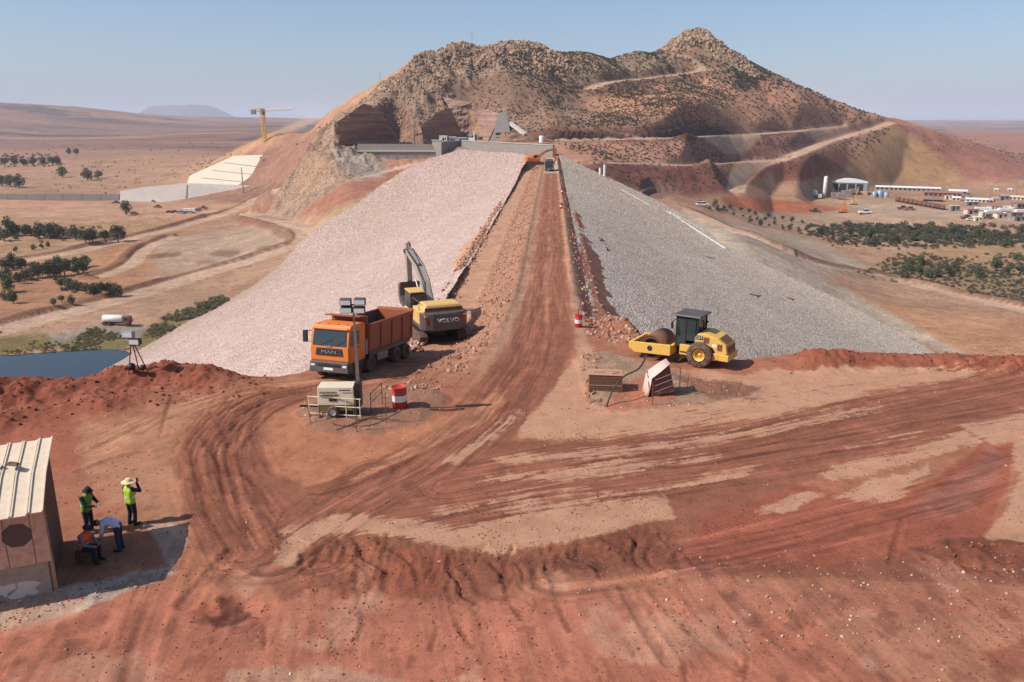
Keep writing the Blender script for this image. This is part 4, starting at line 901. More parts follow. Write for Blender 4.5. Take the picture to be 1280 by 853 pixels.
p = near_points(90000, 14, (-40, 40, 14, 46), lambda x, y, w, a, b: .35*inp(a, b, ISLE_L)+.3*inp(a, b, ISLE_R)+.8*inp(a, b, [(-60, 752), (60, 738), (150, 722), (215, 706), (222, 716), (150, 742), (70, 772), (-60, 800)])+.10*inp(a, b, [(720, 705), (1000, 718), (1300, 700), (1300, 800), (1050, 790), (850, 780)], 20)+.02*(b > 700)+.05*inp(a, b, [(90, 520), (230, 500), (230, 650), (130, 640)], 20)+.004)
p2 = near_points(9000, 17, (-4, 30, 15, 28), lambda x, y, w, a, b: .35*inp(a, b, [(800, 695), (1000, 712), (1300, 690), (1300, 800), (1050, 800), (850, 780)], 30)); p = np.concatenate([p, p2]); s_ = np.concatenate([lognorm(len(p)-len(p2), .02, .14, 6), lognorm(len(p2), .02, .15, 66)])
scatter('gravel', p, s_, pc_pale, 'scattered pale pebbles and gravel on the red yard', 'gravel', seed=6)
p = near_points(40000, 15, (-45, 60, 20, 52), lambda x, y, w, a, b: np.maximum(np.maximum(np.exp(-(line_d(x, y, BERM_L)[0]/1.5)**2), .8*np.exp(-(line_d(x, y, BERM_L2)[0]/1.2)**2)), np.exp(-(line_d(x, y, BERM_R)[0]/1.1)**2))*.8+.04*inp(a, b, GOUGE)+.5*inp(a, b, [(1135, 690), (1180, 676), (1300, 672), (1300, 722), (1150, 708)]))
scatter('earth_clods', p, lognorm(len(p), .05, .27, 7), pc_clod, 'crumbled red earth clods on the berms and mud bank', 'clods', seed=7)
p = near_points(5000, 16, (2, 16, 36, 60), lambda x, y, w, a, b: np.maximum(inp(a, b, [(730, 440), (746, 446), (752, 500), (738, 512), (722, 480)], 4), inp(a, b, [(725, 380), (790, 415), (830, 440), (780, 432), (735, 418)], 6)*.5))
scatter('rock_rubble', p, lognorm(len(p), .12, .5, 8), pc_red, 'pale stones piled by the wooden box', 'rubble', seed=8)

p = near_points(60000, 18, (-26, 30, 15, 44), lambda x, y, w, a, b: (.10+.75*ss(.05, .4, fbm(x*.5, y*.5, 3, 530)))*np.where(b > 600, 1, .5)*(np.abs(a-640) < 680)); p = p[:26000]
scatter('earth_crumbs', p, lognorm(len(p), .02, .10, 18), pc_clod, 'small crumbs of red soil strewn over the whole yard', 'clods', seed=18)
# ---- hill and valley rock
LM = LANDMASK
def land_points(n, seed, w):
    rg = np.random.default_rng(seed); A = w[:-1, :-1].copy(); r = np.hypot(LM['X'], LM['Y'])[:-1, :-1]; A *= np.minimum(r, 2500)**2*(r < 5200)
    k = rg.choice(A.size, n, p=(A/A.sum()).ravel()); i, j = np.unravel_index(k, A.shape); a, b = rg.uniform(0, 1, n), rg.uniform(0, 1, n)
    f = lambda Q: (Q[i, j]*(1-a)+Q[i+1, j]*a)*(1-b)+(Q[i, j+1]*(1-a)+Q[i+1, j+1]*a)*b
    return np.stack([f(LM['X']), f(LM['Y']), f(LM['Z'])], 1)
lpx, lpy = LM['px'], LM['py']
vis = lambda poly, s=4: ss(-s, s, poly_sd(lpx, lpy, poly))
road_w = np.ones(lpx.shape)
for Pw, hw, cut, fill in RW: road_w *= ss(hw*.9, hw*1.3, line_d(LM['X'], LM['Y'], Pw)[0])
p = land_points(5600, 21, ss(.35, .8, LM['rock'])*road_w); p[:, 2] -= .3
scatter('crags', p, lognorm(len(p), 1.2, 7.0, 21), pc_hill, 'brown crags of rock along the hilltop and left cliff', 'rocks', seed=21)
w = vis([(190, 285), (230, 275), (260, 285), (230, 300)])*.3+vis([(215, 345), (300, 325), (370, 290), (375, 315), (300, 338)])+vis([(120, 278), (200, 268), (235, 268), (215, 288), (150, 296)])+vis([(330, 275), (440, 245), (470, 240), (440, 262), (350, 285)])*.8+vis([(1035, 303), (1090, 312), (1135, 318), (1120, 324), (1050, 314)])*2+vis([(1110, 380), (1150, 395), (1190, 420), (1130, 400)])*.6+vis([(440, 200), (478, 215), (450, 226), (425, 212)])*2
p = land_points(4200, 22, w*road_w)
scatter('loose_rock', p, lognorm(len(p), .6, 2.4, 22), pc_red, 'loose boulders dumped about the valley floor', 'rocks', seed=22)

# ---- foliage
def leaf_mat(name, a, b):
    m = bpy.data.materials.new(name); m.use_nodes = True; nt, N, B = nodes(m)
    oi = N('ShaderNodeObjectInfo'); g = N('ShaderNodeNewGeometry'); n = N('ShaderNodeTexNoise'); n.inputs['Scale'].default_value = .8; n.inputs['Detail'].default_value = 3; nt.links.new(g.outputs['Position'], n.inputs['Vector'])
    ad = N('ShaderNodeMath', operation='ADD'); nt.links.new(oi.outputs['Random'], ad.inputs[0]); nt.links.new(n.outputs[0], ad.inputs[1])
    mr = N('ShaderNodeMapRange'); mr.inputs[1].default_value = .3; mr.inputs[2].default_value = 1.4; nt.links.new(ad.outputs[0], mr.inputs[0])
    mx = N('ShaderNodeMix', data_type='RGBA'); mx.inputs[6].default_value = (*a, 1); mx.inputs[7].default_value = (*b, 1); nt.links.new(mr.outputs[0], mx.inputs[0]); nt.links.new(mx.outputs[2], B.inputs['Base Color'])
    B.inputs['Roughness'].default_value = .8; B.inputs['Specular IOR Level'].default_value = .15
    return m
def leaf_cloud(lobes, n, size, seed, name='crown', shell=.55):
    rg = np.random.default_rng(seed); vs = []; fs = []
    wts = np.array([l[3]*l[4]*l[5] for l in lobes]); wts = wts/wts.sum()
    for i in range(n):
        l = lobes[rg.choice(len(lobes), p=wts)]
        d = rg.normal(size=3); d /= np.linalg.norm(d); r = shell+(1-shell)*rg.uniform()**.5
        c = np.array(l[:3])+d*np.array(l[3:6])*r*(1+.12*rg.normal())
        nrm = d+rg.normal(size=3)*.7; nrm /= np.linalg.norm(nrm)
        t = np.cross(nrm, rg.normal(size=3)); t /= np.linalg.norm(t)+1e-9; b = np.cross(nrm, t)
        s = size*rg.uniform(.6, 1.3); k = len(vs)
        vs += [c-t*s, c-b*s*.55, c+t*s, c+b*s*.55]; fs.append((k, k+1, k+2, k+3))
    me = bpy.data.meshes.new(name); me.from_pydata([tuple(v) for v in vs], [], fs); me.update(); return me
M_OLIVE = leaf_mat('olive_leaf', (.045, .055, .028), (.13, .135, .08)); M_SCRUB = leaf_mat('scrub_leaf', (.046, .044, .028), (.105, .094, .058)); M_BANK = leaf_mat('bank_leaf', (.10, .095, .042), (.22, .18, .095))
M_TRUNK = mat_plain('bark', (.13, .10, .075), .95, scale=6, bump=.4)
bush_meshes = [leaf_cloud([(0, 0, .28, .5, .5, .34), (.22, .1, .22, .32, .3, .25), (-.2, -.12, .2, .33, .3, .24)], 70, .13, 500+i, 'bush', .35) for i in range(4)]
pc_scrub = proto_set('scrub_bush', bush_meshes, M_SCRUB); pc_green = proto_set('green_bush', bush_meshes, M_OLIVE); pc_bank = proto_set('bank_bush', bush_meshes, M_BANK)
w = vis([(470, 180), (450, 135), (540, 78), (600, 62), (690, 66), (900, 62), (960, 92), (900, 140), (895, 168), (640, 172)], 8)*(.38+1.2*ss(-.15, .3, fbm(LM['X']*.025, LM['Y']*.025, 4, 510)))+vis([(880, 90), (970, 95), (1100, 152), (1050, 160), (900, 168)], 8)*.22+vis([(700, 182), (1000, 172), (980, 200), (760, 204)])*.7+vis([(720, 205), (990, 200), (1060, 175), (1110, 160), (1060, 225), (900, 245), (760, 225)], 6)*.25+vis([(730, 115), (870, 98), (900, 130), (780, 150)], 8)*.35
w = w*road_w*(LM['hill'] > .2)*(LM['rock'] < .75)
p = land_points(24000, 23, w)
scatter('scrub', p, lognorm(len(p), 1.1, 4.2, 23), pc_scrub, 'low dry scrub dotted over the hillside', 'scrub', tilt=.2, seed=23)
w = vis([(320, 190), (400, 160), (395, 190), (360, 210)])*.8+vis([(1110, 170), (1200, 200), (1280, 205), (1280, 190), (1150, 165)])*1.2+vis([(780, 130), (860, 135), (910, 160), (800, 160)], 6)*.15+vis([(240, 200), (330, 195), (330, 215), (230, 222)])*.8+vis([(60, 205), (200, 200), (240, 225), (150, 245), (60, 240)])*.35+vis([(-60, 185), (270, 175), (270, 195), (-60, 200)])*.08
p = land_points(700, 24, w*road_w)
scatter('green_scrub', p, lognorm(len(p), 1.8, 5.5, 24), pc_green, 'darker green bushes sprinkled over the flanks and plain', 'scrub', tilt=.15, seed=24)
w = vis([(-60, 420), (60, 415), (70, 440), (-60, 446)])+vis([(70, 432), (110, 412), (165, 425), (160, 440), (80, 443)])+vis([(165, 432), (195, 405), (270, 375), (285, 378), (215, 415), (178, 440)])*.6
p = land_points(950, 25, w*ss(-.15, .25, fbm(LM['X']*.09, LM['Y']*.09, 3, 520)))
scatter('bank_scrub', p, lognorm(len(p), .6, 2.0, 25), pc_bank, 'yellow green reeds and scrub along the water edge', 'scrub', tilt=.15, seed=25)
w = vis([(-40, 284), (150, 288), (155, 303), (-40, 301)])+vis([(-40, 332), (112, 328), (114, 345), (40, 354), (-40, 356)])+vis([(74, 356), (150, 364), (152, 373), (76, 363)])+vis([(-40, 196), (60, 196), (75, 206), (-40, 208)])*.3
p = land_points(420, 27, w*road_w)
scatter('grove_shrubs', p, lognorm(len(p), 2.0, 5.0, 27), pc_green, 'shrub clumps merging the olive rows of the left valley', 'shrubs', tilt=.1, seed=27)
w = vis([(1010, 284), (1290, 288), (1290, 308), (1050, 306)])+vis([(1130, 328), (1290, 330), (1290, 346), (1130, 348)])*.8
p = land_points(230, 28, w*road_w)
scatter('grove_shrubs', p, lognorm(len(p), 1.4, 3.8, 28), pc_scrub, 'shrub clumps merging the olive groves of the right valley', 'shrubs', tilt=.1, seed=28)
w = vis([(1070, 345), (1120, 318), (1170, 322), (1290, 350), (1290, 388), (1200, 366), (1110, 350)])+vis([(1000, 290), (1060, 283), (1290, 288), (1290, 306), (1130, 312), (1040, 305)])*.8+vis([(1100, 326), (1290, 318), (1290, 332), (1120, 338)])*.3
p = land_points(1500, 26, w*road_w)
scatter('valley_scrub', p, lognorm(len(p), 1.2, 3.2, 26), pc_scrub, 'grey brown scrub between the trees of the right valley', 'scrub', tilt=.15, seed=26)

def tree_proto(seed, spread, h, kind):
    rg = random.Random(seed); lob = []
    n = rg.randint(5, 8)
    for k in range(n):
        a = 6.28*k/n+rg.uniform(-.4, .4); r = spread*rg.uniform(.28, .55)
        lob.append((r*math.cos(a), r*math.sin(a), h*rg.uniform(.3, .68), spread*rg.uniform(.3, .5), spread*rg.uniform(.3, .5), h*rg.uniform(.16, .28)))
    lob.append((rg.uniform(-.4, .4), rg.uniform(-.4, .4), h*.76, spread*.42, spread*.42, h*.2))
    cr = leaf_cloud(lob, 760, .22*spread/2.2, seed, 'crown', .5)
    mb = MB(); mb.tube([(0, 0, -.4), (.06, .03, h*.15), (-.04, .05, h*.32), (.02, 0, h*.5)], [.24, .17, .13, .07], 7)
    for l in lob[:5]: mb.tube([(0, .03, h*.26), (l[0]*.5, l[1]*.5, h*.42), (l[0]*.9, l[1]*.9, l[2])], [.1, .07, .03], 5)
    return mb.mesh('trunk'), cr
TP = [tree_proto(600+i, 2.4, 4.6, 0) for i in range(5)]
def tree(px, py, size, name, label, group, plane=None, seed=0, mat=None):
    q = march(px, py, land_z, n=260)
    if q is None: return
    tr, cr = TP[seed % len(TP)]
    t = empty(name, (q.x, q.y, land_z(float(q.x), float(q.y))-.1), random.uniform(0, 6.28)); s = size*random.uniform(.88, 1.14); t.scale = (s*random.uniform(.9, 1.15), s, s*random.uniform(.9, 1.1))
    mesh_obj('trunk', tr, M_TRUNK, t); mesh_obj('crown', cr, mat or M_OLIVE, t)
    tag(t, label, 'tree', group); return t
rg = random.Random(6); k = 0
for (a, b) in [(4, 300), (19, 297), (34, 294), (48, 299), (61, 299), (74, 300), (93, 301), (106, 303), (119, 303), (132, 304), (147, 303), (12, 291), (68, 294)]:
    tree(a+rg.uniform(-3, 3), b+rg.uniform(-2, 2), 1.7*rg.uniform(.8, 1.15), 'olive_tree', 'large dark olive tree in the row along the valley track', 'olive trees along the valley track', seed=k); k += 1
for (a, b) in [(8, 352), (21, 352), (34, 350), (47, 350), (60, 348), (72, 348), (84, 346), (96, 345), (108, 342), (6, 340), (18, 338), (31, 340), (44, 339), (57, 338), (70, 338), (82, 337), (94, 336), (105, 335), (4, 378), (20, 379), (12, 366)]:
    tree(a+rg.uniform(-4, 4), b+rg.uniform(-3, 3), 1.2*rg.uniform(.75, 1.15), 'olive_tree', 'grey green olive tree in the back rows of the shaded grove' if b < 342 else ('grey green olive tree in the front rows of the shaded grove' if b < 360 else 'grey green olive tree standing in front of the shaded grove'), 'olive grove above the lake', seed=k); k += 1
for (a, b) in [(77, 361), (87, 362), (97, 364), (108, 367), (117, 369), (127, 368), (137, 370), (147, 371)]:
    tree(a, b, 1.0, 'olive_tree', 'olive tree in the short line beside the haul road', 'olive trees beside the haul road', seed=k); k += 1
for (a, b) in [(68, 385), (90, 380), (77, 378), (20, 315), (42, 313), (52, 311), (60, 309)]:
    tree(a, b, .62, 'young_olive_tree', 'small young olive tree standing alone in the tan field', 'young olive trees in the tan field', seed=k); k += 1
tree(158, 269, 2.0, 'shade_tree', 'lone round shade tree by the parked vehicles below the white concrete', None, seed=2)
for (a, b) in [(6, 209), (18, 207), (30, 208), (42, 207), (54, 207), (66, 208), (3, 233), (24, 235), (14, 234), (86, 193), (96, 195), (78, 222), (110, 226), (124, 224), (72, 206)]:
    tree(a, b, 2.6, 'plain_tree', 'dark tree in the strip across the far plain' if b < 215 else 'dark tree on the plain just behind the long grey wall', 'trees dotted over the left plain', seed=k); k += 1
rg = random.Random(5)
GROVE = [(1052, 304), (1066, 306), (1080, 307), (1094, 308), (1046, 296), (1060, 298), (1074, 297), (1090, 299), (1108, 300), (1122, 302), (1136, 303), (1150, 300), (1164, 303), (1178, 301), (1192, 304), (1206, 302), (1220, 305), (1236, 304), (1250, 307), (1264, 306), (1276, 310), (1014, 290), (1028, 291), (1042, 288), (1058, 288), (1076, 289), (1094, 290), (1112, 290), (1130, 291), (1148, 290), (1166, 292), (1184, 291), (1202, 293), (1222, 294), (1242, 296), (1262, 298)]
for (a, b) in GROVE: tree(a+rg.uniform(-6, 6), b+rg.uniform(-3, 3), rg.uniform(.55, 1.15), 'olive_tree', 'olive tree in the upper rows of the grove between the works and the dam' if b < 294 else 'olive tree in the lower rows of the grove between the works and the dam', 'olive grove in the right valley', seed=k, mat=M_OLIVE if rg.random() < .55 else M_SCRUB); k += 1
for (a, b) in [(1132, 345), (1146, 342), (1160, 346), (1150, 330), (1172, 344), (1184, 348), (1196, 338), (1214, 342), (1226, 346), (1240, 340), (1256, 342), (1270, 343), (1140, 336), (1246, 334), (1268, 333)]:
    tree(a+rg.uniform(-6, 6), b+rg.uniform(-3, 3), rg.uniform(.6, 1.2), 'olive_tree', 'olive tree in the lower clump beside the dry stream', 'olive trees beside the dry stream', seed=k); k += 1
for r_, (x0, y0, x1, y1, n) in enumerate([(886, 262, 1000, 287, 12), (900, 259, 1015, 282, 11), (872, 255, 905, 262, 4), (940, 279, 1000, 291, 6)]):
    for i in range(n): tree(x0+(x1-x0)*i/(n-1)+rg.uniform(-3, 3), y0+(y1-y0)*i/(n-1)+rg.uniform(-1.5, 1.5), .6*rg.uniform(.6, 1.2), 'orchard_tree', 'small orchard tree in a planted row near the dam toe', 'orchard rows near the dam toe', seed=k, mat=M_SCRUB if i % 3 else M_OLIVE); k += 1
# ================================================================= machines and things on the yard
def mp(name, rgb, *a, **k): return mat_plain(name, tuple(lin(rgb)), *a, **k)
M = dict(
    orange=mp('orange_paint', (232, 124, 34), .42, dirt=DUST, dirt_amt=.5), orange_body=mp('tipper_orange', (166, 86, 44), .6, dirt=tuple(lin((120, 84, 66))), dirt_amt=.6),
    yellow=mp('yellow_paint', (224, 174, 66), .5, dirt=tuple(lin((206, 164, 120))), dirt_amt=.62), volvo=mp('yellow_paint_pale', (216, 172, 98), .55, dirt=tuple(lin((206, 160, 116))), dirt_amt=.5),
    dgrey=mp('dark_grey_paint', (66, 66, 68), .5, dirt=DUST, dirt_amt=.3), arm_grey=mp('grey_arm_paint', (158, 150, 134), .5, dirt=DUST, dirt_amt=.4),
    black=mp('black_plastic', (24, 24, 25), .55, dirt=DUST, dirt_amt=.12), tyre=mp('tyre_rubber', (46, 42, 40), .85, dirt=DUST, dirt_amt=.65),
    steel=mp('bare_steel', (150, 146, 140), .4, .7, dirt=DUST, dirt_amt=.3), rust=mp('rusty_steel', (112, 72, 52), .8, .2, dirt=DUST, dirt_amt=.4),
    inner=mp('worn_steel_lining', (70, 62, 58), .65, .2, dirt=DUST, dirt_amt=.3), white=mp('white_paint', (232, 228, 220), .5, dirt=DUST, dirt_amt=.22),
    cream=mp('cream_paint', (222, 208, 178), .5, dirt=DUST, dirt_amt=.3), olive=mp('olive_paint', (112, 98, 62), .6, dirt=DUST, dirt_amt=.4),
    red=mp('red_paint', (188, 40, 34), .5, dirt=DUST, dirt_amt=.22), chrome=mp('chrome_badge', (210, 210, 212), .25, .9), plate=mp('plate_white', (230, 230, 226), .5),
    lamp=mp('lamp_lens', (220, 220, 214), .2), amber=mp('amber_lens', (230, 130, 30), .3), redlens=mp('red_lens', (170, 30, 24), .3),
    concrete=mp('concrete', (196, 186, 172), .9, dirt=tuple(lin((150, 130, 112))), dirt_amt=.35, scale=.6, bump=.2), gconcrete=mp('grey_concrete', (152, 142, 134), .9, dirt=tuple(lin((110, 96, 88))), dirt_amt=.5, scale=.3, bump=.2),
    wood=mp('weathered_wood', (188, 142, 110), .9, dirt=tuple(lin((110, 78, 60))), dirt_amt=.5, scale=3), roofsheet=mp('pale_roof_sheet', (226, 204, 176), .6, dirt=tuple(lin((176, 138, 108))), dirt_amt=.4, scale=2),
    ply=mp('plywood', (222, 174, 142), .85, dirt=tuple(lin((138, 98, 78))), dirt_amt=.55, scale=1.8), stain=mp('dark_stain', (104, 80, 68), .9), darkwood=mp('dark_board', (92, 60, 46), .9, dirt=DUST, dirt_amt=.3),
    cloth=mp('pale_pink_sheet', (222, 186, 172), .85, dirt=DUST, dirt_amt=.25), panel_red=mp('dull_red_panel', (112, 62, 54), .75, dirt=DUST, dirt_amt=.25), cable=mp('black_cable', (36, 30, 30), .7, dirt=DUST, dirt_amt=.25),
    plaster=mp('grey_plaster', (176, 152, 134), .9, dirt=tuple(lin((92, 72, 62))), dirt_amt=.5, scale=1.2, bump=.3), whitewash=mp('whitewash', (206, 192, 180), .9),
    redroof=mp('red_roof', (146, 104, 92), .8), shade=mp('dark_opening', (40, 38, 40), .8), bluegrey=mp('blue_grey_metal', (150, 160, 172), .5, .2), blue=mp('blue_paint', (86, 116, 158), .5, dirt=DUST, dirt_amt=.3))
gm = bpy.data.materials.new('cab_glass'); gm.use_nodes = True; nt, N, B = nodes(gm)
B.inputs['Base Color'].default_value = (.035, .05, .05, 1); B.inputs['Roughness'].default_value = .08; B.inputs['Specular IOR Level'].default_value = .6
M['glass'] = gm
def text_part(body, size, mat, parent, loc, rot, depth=.012, name='lettering', sx=1.0):
    cu = bpy.data.curves.new(name, 'FONT'); cu.body = body; cu.size = size; cu.extrude = depth; cu.align_x = 'CENTER'; cu.align_y = 'CENTER'; cu.resolution_u = 3
    t = bpy.data.objects.new(name, cu); COL.objects.link(t); dg = bpy.context.evaluated_depsgraph_get(); me = bpy.data.meshes.new_from_object(t.evaluated_get(dg)); bpy.data.objects.remove(t); bpy.data.curves.remove(cu)
    me.materials.clear(); o = mesh_obj(name, me, mat, parent); o.location = loc; o.rotation_euler = rot; o.scale = (sx, 1, 1); return o
def wheel(parent, x, y, r, w, rim=None, rr=.52, hub=.12, n=28):
    s = 1 if y > 0 else -1
    mb = MB(); mb.lathe([(r*.55, -w/2), (r*.9, -w/2), (r*.985, -w*.42), (r, -w*.25), (r, w*.25), (r*.985, w*.42), (r*.9, w/2), (r*.55, w/2)], (x, y, r), (0, 1, 0), n)
    t = mb.build('wheel', M['tyre'], parent)
    mb = MB(); mb.lathe([(.001, w*.2), (r*rr*.3, w*.2), (r*rr*.34, w*.1), (r*rr*.8, w*.06), (r*rr, w*.42), (r*(rr+.06), w*.46)], (x, y, r), (0, s, 0), 18)
    for k in range(8): a = k*math.pi/4; mb.cyl((x+math.cos(a)*r*rr*.55, y+s*w*.08, r+math.sin(a)*r*rr*.55), (x+math.cos(a)*r*rr*.55, y+s*w*.16, r+math.sin(a)*r*rr*.55), r*.035, n=6)
    mb.build('rim', rim or M['rust'], t); return t
def place(root, p, d): root.location = p; root.rotation_euler = (0, 0, math.atan2(d[1], d[0]))

# ---- the orange tipper truck
t = empty('dump_truck'); tag(t, 'orange dump truck with empty tipper body parked below the crest road', 'truck')
mb = MB(); mb.prism([(2.15, 1.0), (4.1, .95), (4.2, 1.15), (4.22, 1.9), (4.02, 2.92), (3.82, 3.14), (2.3, 3.18), (2.15, 3.05)], -1.2, 1.2)
cab = mb.build('cab', M['orange'], t, .06, 3)
mb = MB(); mb.add([(4.235, -1.06, 1.98), (4.235, 1.06, 1.98), (4.055, 1.02, 2.86), (4.055, -1.02, 2.86)], [(0, 1, 2, 3)]); mb.add([(4.20, -1.06, 1.98), (4.20, 1.06, 1.98), (4.02, 1.02, 2.86), (4.02, -1.02, 2.86)], [(3, 2, 1, 0)]); mb.build('windscreen', M['glass'], cab)
mb = MB(); mb.bar((4.24, -.55, 2.0), (4.17, .2, 2.35), .03, .02); mb.bar((4.24, .45, 2.0), (4.17, 1.0, 2.3), .03, .02); mb.build('wiper', M['black'], cab)
mb = MB(); mb.box(3.86, 4.14, -1.1, 1.1, 2.88, 2.97); mb.build('sun_visor', M['orange'], cab, .03)
for s in (-1, 1):
    y = s*1.212
    mb = MB(); mb.prism([(2.95, 2.0), (3.98, 2.0), (3.86, 2.78), (2.95, 2.8)], y-.012, y+.012); mb.build('side_window', M['glass'], cab)
    mb = MB(); mb.prism([(2.88, 1.1), (4.02, 1.12), (4.06, 1.92), (2.88, 1.94)], y-.014, y+.016); d = mb.build('door', M['orange'], cab, .01)
    mb = MB(); mb.box(2.98, 3.2, y+s*.016-.02, y+s*.016+.02, 1.78, 1.83); mb.build('door_handle', M['black'], d)
    mb = MB(); mb.bar((4.0, s*1.22, 2.75), (4.22, s*1.5, 2.72), .04, .04); mb.bar((4.0, s*1.22, 2.1), (4.22, s*1.5, 2.15), .04, .04); mb.box(4.15, 4.3, s*1.5-.13, s*1.5+.13, 2.1, 2.78); mb.build('mirror', M['black'], cab, .03)
    mb = MB(); mb.box(4.26, 4.33, s*1.0-.13, s*1.0+.13, .78, .9); mb.build('headlight', M['lamp'], t, .02)
    mb = MB(); mb.box(2.5, 3.75, s*1.05-.18, s*1.05+.2, .5, .98); mb.build('cab_step', M['black'], t, .03)
mb = MB(); mb.box(4.2, 4.245, -.86, .86, 1.42, 1.84, (0, .02, .05, .05)); g = mb.build('grille', M['black'], cab, .015)
for z in (1.5, 1.58, 1.68, 1.76): mb = MB(); mb.box(4.245, 4.262, -.8, .8, z-.012, z+.012); mb.build('grille_bar', M['dgrey'], g)
text_part('MAN', .26, M['chrome'], cab, (4.275, 0, 1.63), (R(90), 0, R(90)), .01, sx=1.7)
mb = MB(); mb.box(4.225, 4.25, -.16, .16, 1.92, 1.97); mb.cyl((4.22, 0, 2.0-.04), (4.255, 0, 2.0-.04), .05, n=12); mb.build('badge', M['chrome'], cab)
for y in (-.9, -.3, .3, .9): mb = MB(); mb.box(3.72, 3.84, y-.06, y+.06, 3.13, 3.19); mb.build('marker_lamp', M['amber'], cab)
mb = MB(); mb.box(3.45, 4.34, -1.24, 1.24, .45, 1.08, (0, .06, .04, .04)); bu = mb.build('bumper', M['dgrey'], t, .06, 3)
mb = MB(); mb.box(4.335, 4.352, -.3, .3, .60, .74); mb.build('number_plate', M['plate'], bu)
mb = MB(); mb.box(4.33, 4.35, -.7, .7, .82, .96); mb.build('bumper_vent', M['black'], bu)
mb = MB(); mb.box(-4.2, 3.6, -.5, -.28, .75, 1.1); mb.box(-4.2, 3.6, .28, .5, .75, 1.1)
for x in (-4.1, -2.6, -.8, 1.0, 2.4): mb.box(x, x+.18, -.28, .28, .78, 1.05)
for x in (3.1, 1.3, -2.1, -3.5): mb.cyl((x, -.95, .53), (x, .95, .53), .1)
mb.build('chassis', M['dgrey'], t)
for x in (3.1, 1.3, -2.1, -3.5):
    for s in (-1, 1): wheel(t, x, s*1.03, .53, .36 if x > 0 else .55, M['rust'])
for s in (-1, 1):
    mb = MB(); mb.box(-.9, .5, s*.95-.28, s*.95+.28, .55, 1.1); mb.build('fuel_tank' if s > 0 else 'tool_box', M['steel'] if s > 0 else M['dgrey'], t, .06)
    mb = MB(); mb.tube([(2.35, s*1.05, .75), (2.25, s*1.05, 1.05), (1.75, s*1.05, 1.2), (.85, s*1.05, 1.2), (.6, s*1.05, .9)], .07, 6); mb.build('mudguard', M['black'], t)
mb = MB(); mb.box(1.55, 2.05, .75, 1.2, 1.2, 2.1); mb.build('air_intake', M['bluegrey'], t, .04)
# tipper body
z0, z1, x0, x1, w = 1.28, 2.98, -4.35, 1.85, 1.25
mb = MB(); mb.box(x0, x1, -w, w, z0, z0+.12)
for s in (-1, 1): mb.add([(x0, s*w, z0), (x1, s*w, z0), (x1, s*w, z1), (x0, s*w, z1+.06), (x0, s*(w-.09), z0), (x1, s*(w-.09), z0), (x1, s*(w-.09), z1), (x0, s*(w-.09), z1+.06)], [(0, 1, 2, 3), (4, 7, 6, 5), (3, 2, 6, 7), (0, 4, 5, 1), (1, 5, 6, 2), (0, 3, 7, 4)])
mb.box(x1-.1, x1, -w+.09, w-.09, z0+.12, z1+.42); body = mb.build('tipper_body', M['orange_body'], t, .015)
mb = MB(); mb.box(x0+.1, x1-.12, -w+.12, w-.12, z0+.13, z0+.16)
for s in (-1, 1): mb.box(x0+.1, x1-.12, s*(w-.105)-.008, s*(w-.105)+.008, z0+.16, z1-.03)
mb.box(x1-.125, x1-.107, -w+.13, w-.13, z0+.16, z1+.3); mb.build('body_lining', M['inner'], body)
mb = MB(); mb.add([(x1-.02, -w+.05, z1+.42), (x1-.02, w-.05, z1+.42), (2.75, w-.12, z1+.5), (2.75, -w+.12, z1+.5), (x1-.02, -w+.05, z1+.48), (x1-.02, w-.05, z1+.48), (2.75, w-.12, z1+.56), (2.75, -w+.12, z1+.56)], [(0, 1, 2, 3), (7, 6, 5, 4), (3, 2, 6, 7), (0, 3, 7, 4), (1, 5, 6, 2)]); mb.build('cab_guard', M['orange_body'], body)
for s in (-1, 1):
    for x in (x0+.05, -2.9, -1.35, .2, x1-.12): mb = MB(); mb.box(x-.07, x+.07, s*w-.001 if s > 0 else s*w-.08, s*w+.08 if s > 0 else s*w+.001, z0+.02, z1-.12); mb.build('side_rib', M['orange_body'], body, .01)
    mb = MB(); mb.box(x0, x1, min(s*w, s*(w+.07)), max(s*w, s*(w+.07)), z1-.12, z1-.02); mb.build('top_rail', M['orange_body'], body, .01)
    mb = MB(); mb.box(x0+.2, x1-.1, s*w-.02, s*w+.02, z0-.22, z0+.02); mb.build('side_skirt', M['dgrey'], body)
mb = MB(); mb.prism([(x0-.02, z0), (x0-.02, z1+.1), (x0-.34, z1+.2), (x0-.1, z0)][::-1], -w-.02, w+.02); mb.build('tailgate', M['orange_body'], body, .02)
mb = MB(); mb.box(x0-.05, x0+.1, -w+.1, w-.1, .6, .75); mb.build('rear_bumper', M['dgrey'], t)
pt = on_near(414, 474); fr = Vector((-.24, -.97, 0)).normalized()
c = pt-fr*4.0; c.z = near_z(c.x, c.y)
place(t, c, fr); TRUCK = t
t.rotation_euler[1] = -math.atan2(near_z(c.x+fr.x*3.2, c.y+fr.y*3.2)-near_z(c.x-fr.x*3.2, c.y-fr.y*3.2), 6.4); c2 = (near_z(c.x+fr.x*3.2, c.y+fr.y*3.2)+near_z(c.x-fr.x*3.2, c.y-fr.y*3.2))/2; t.location.z = c2

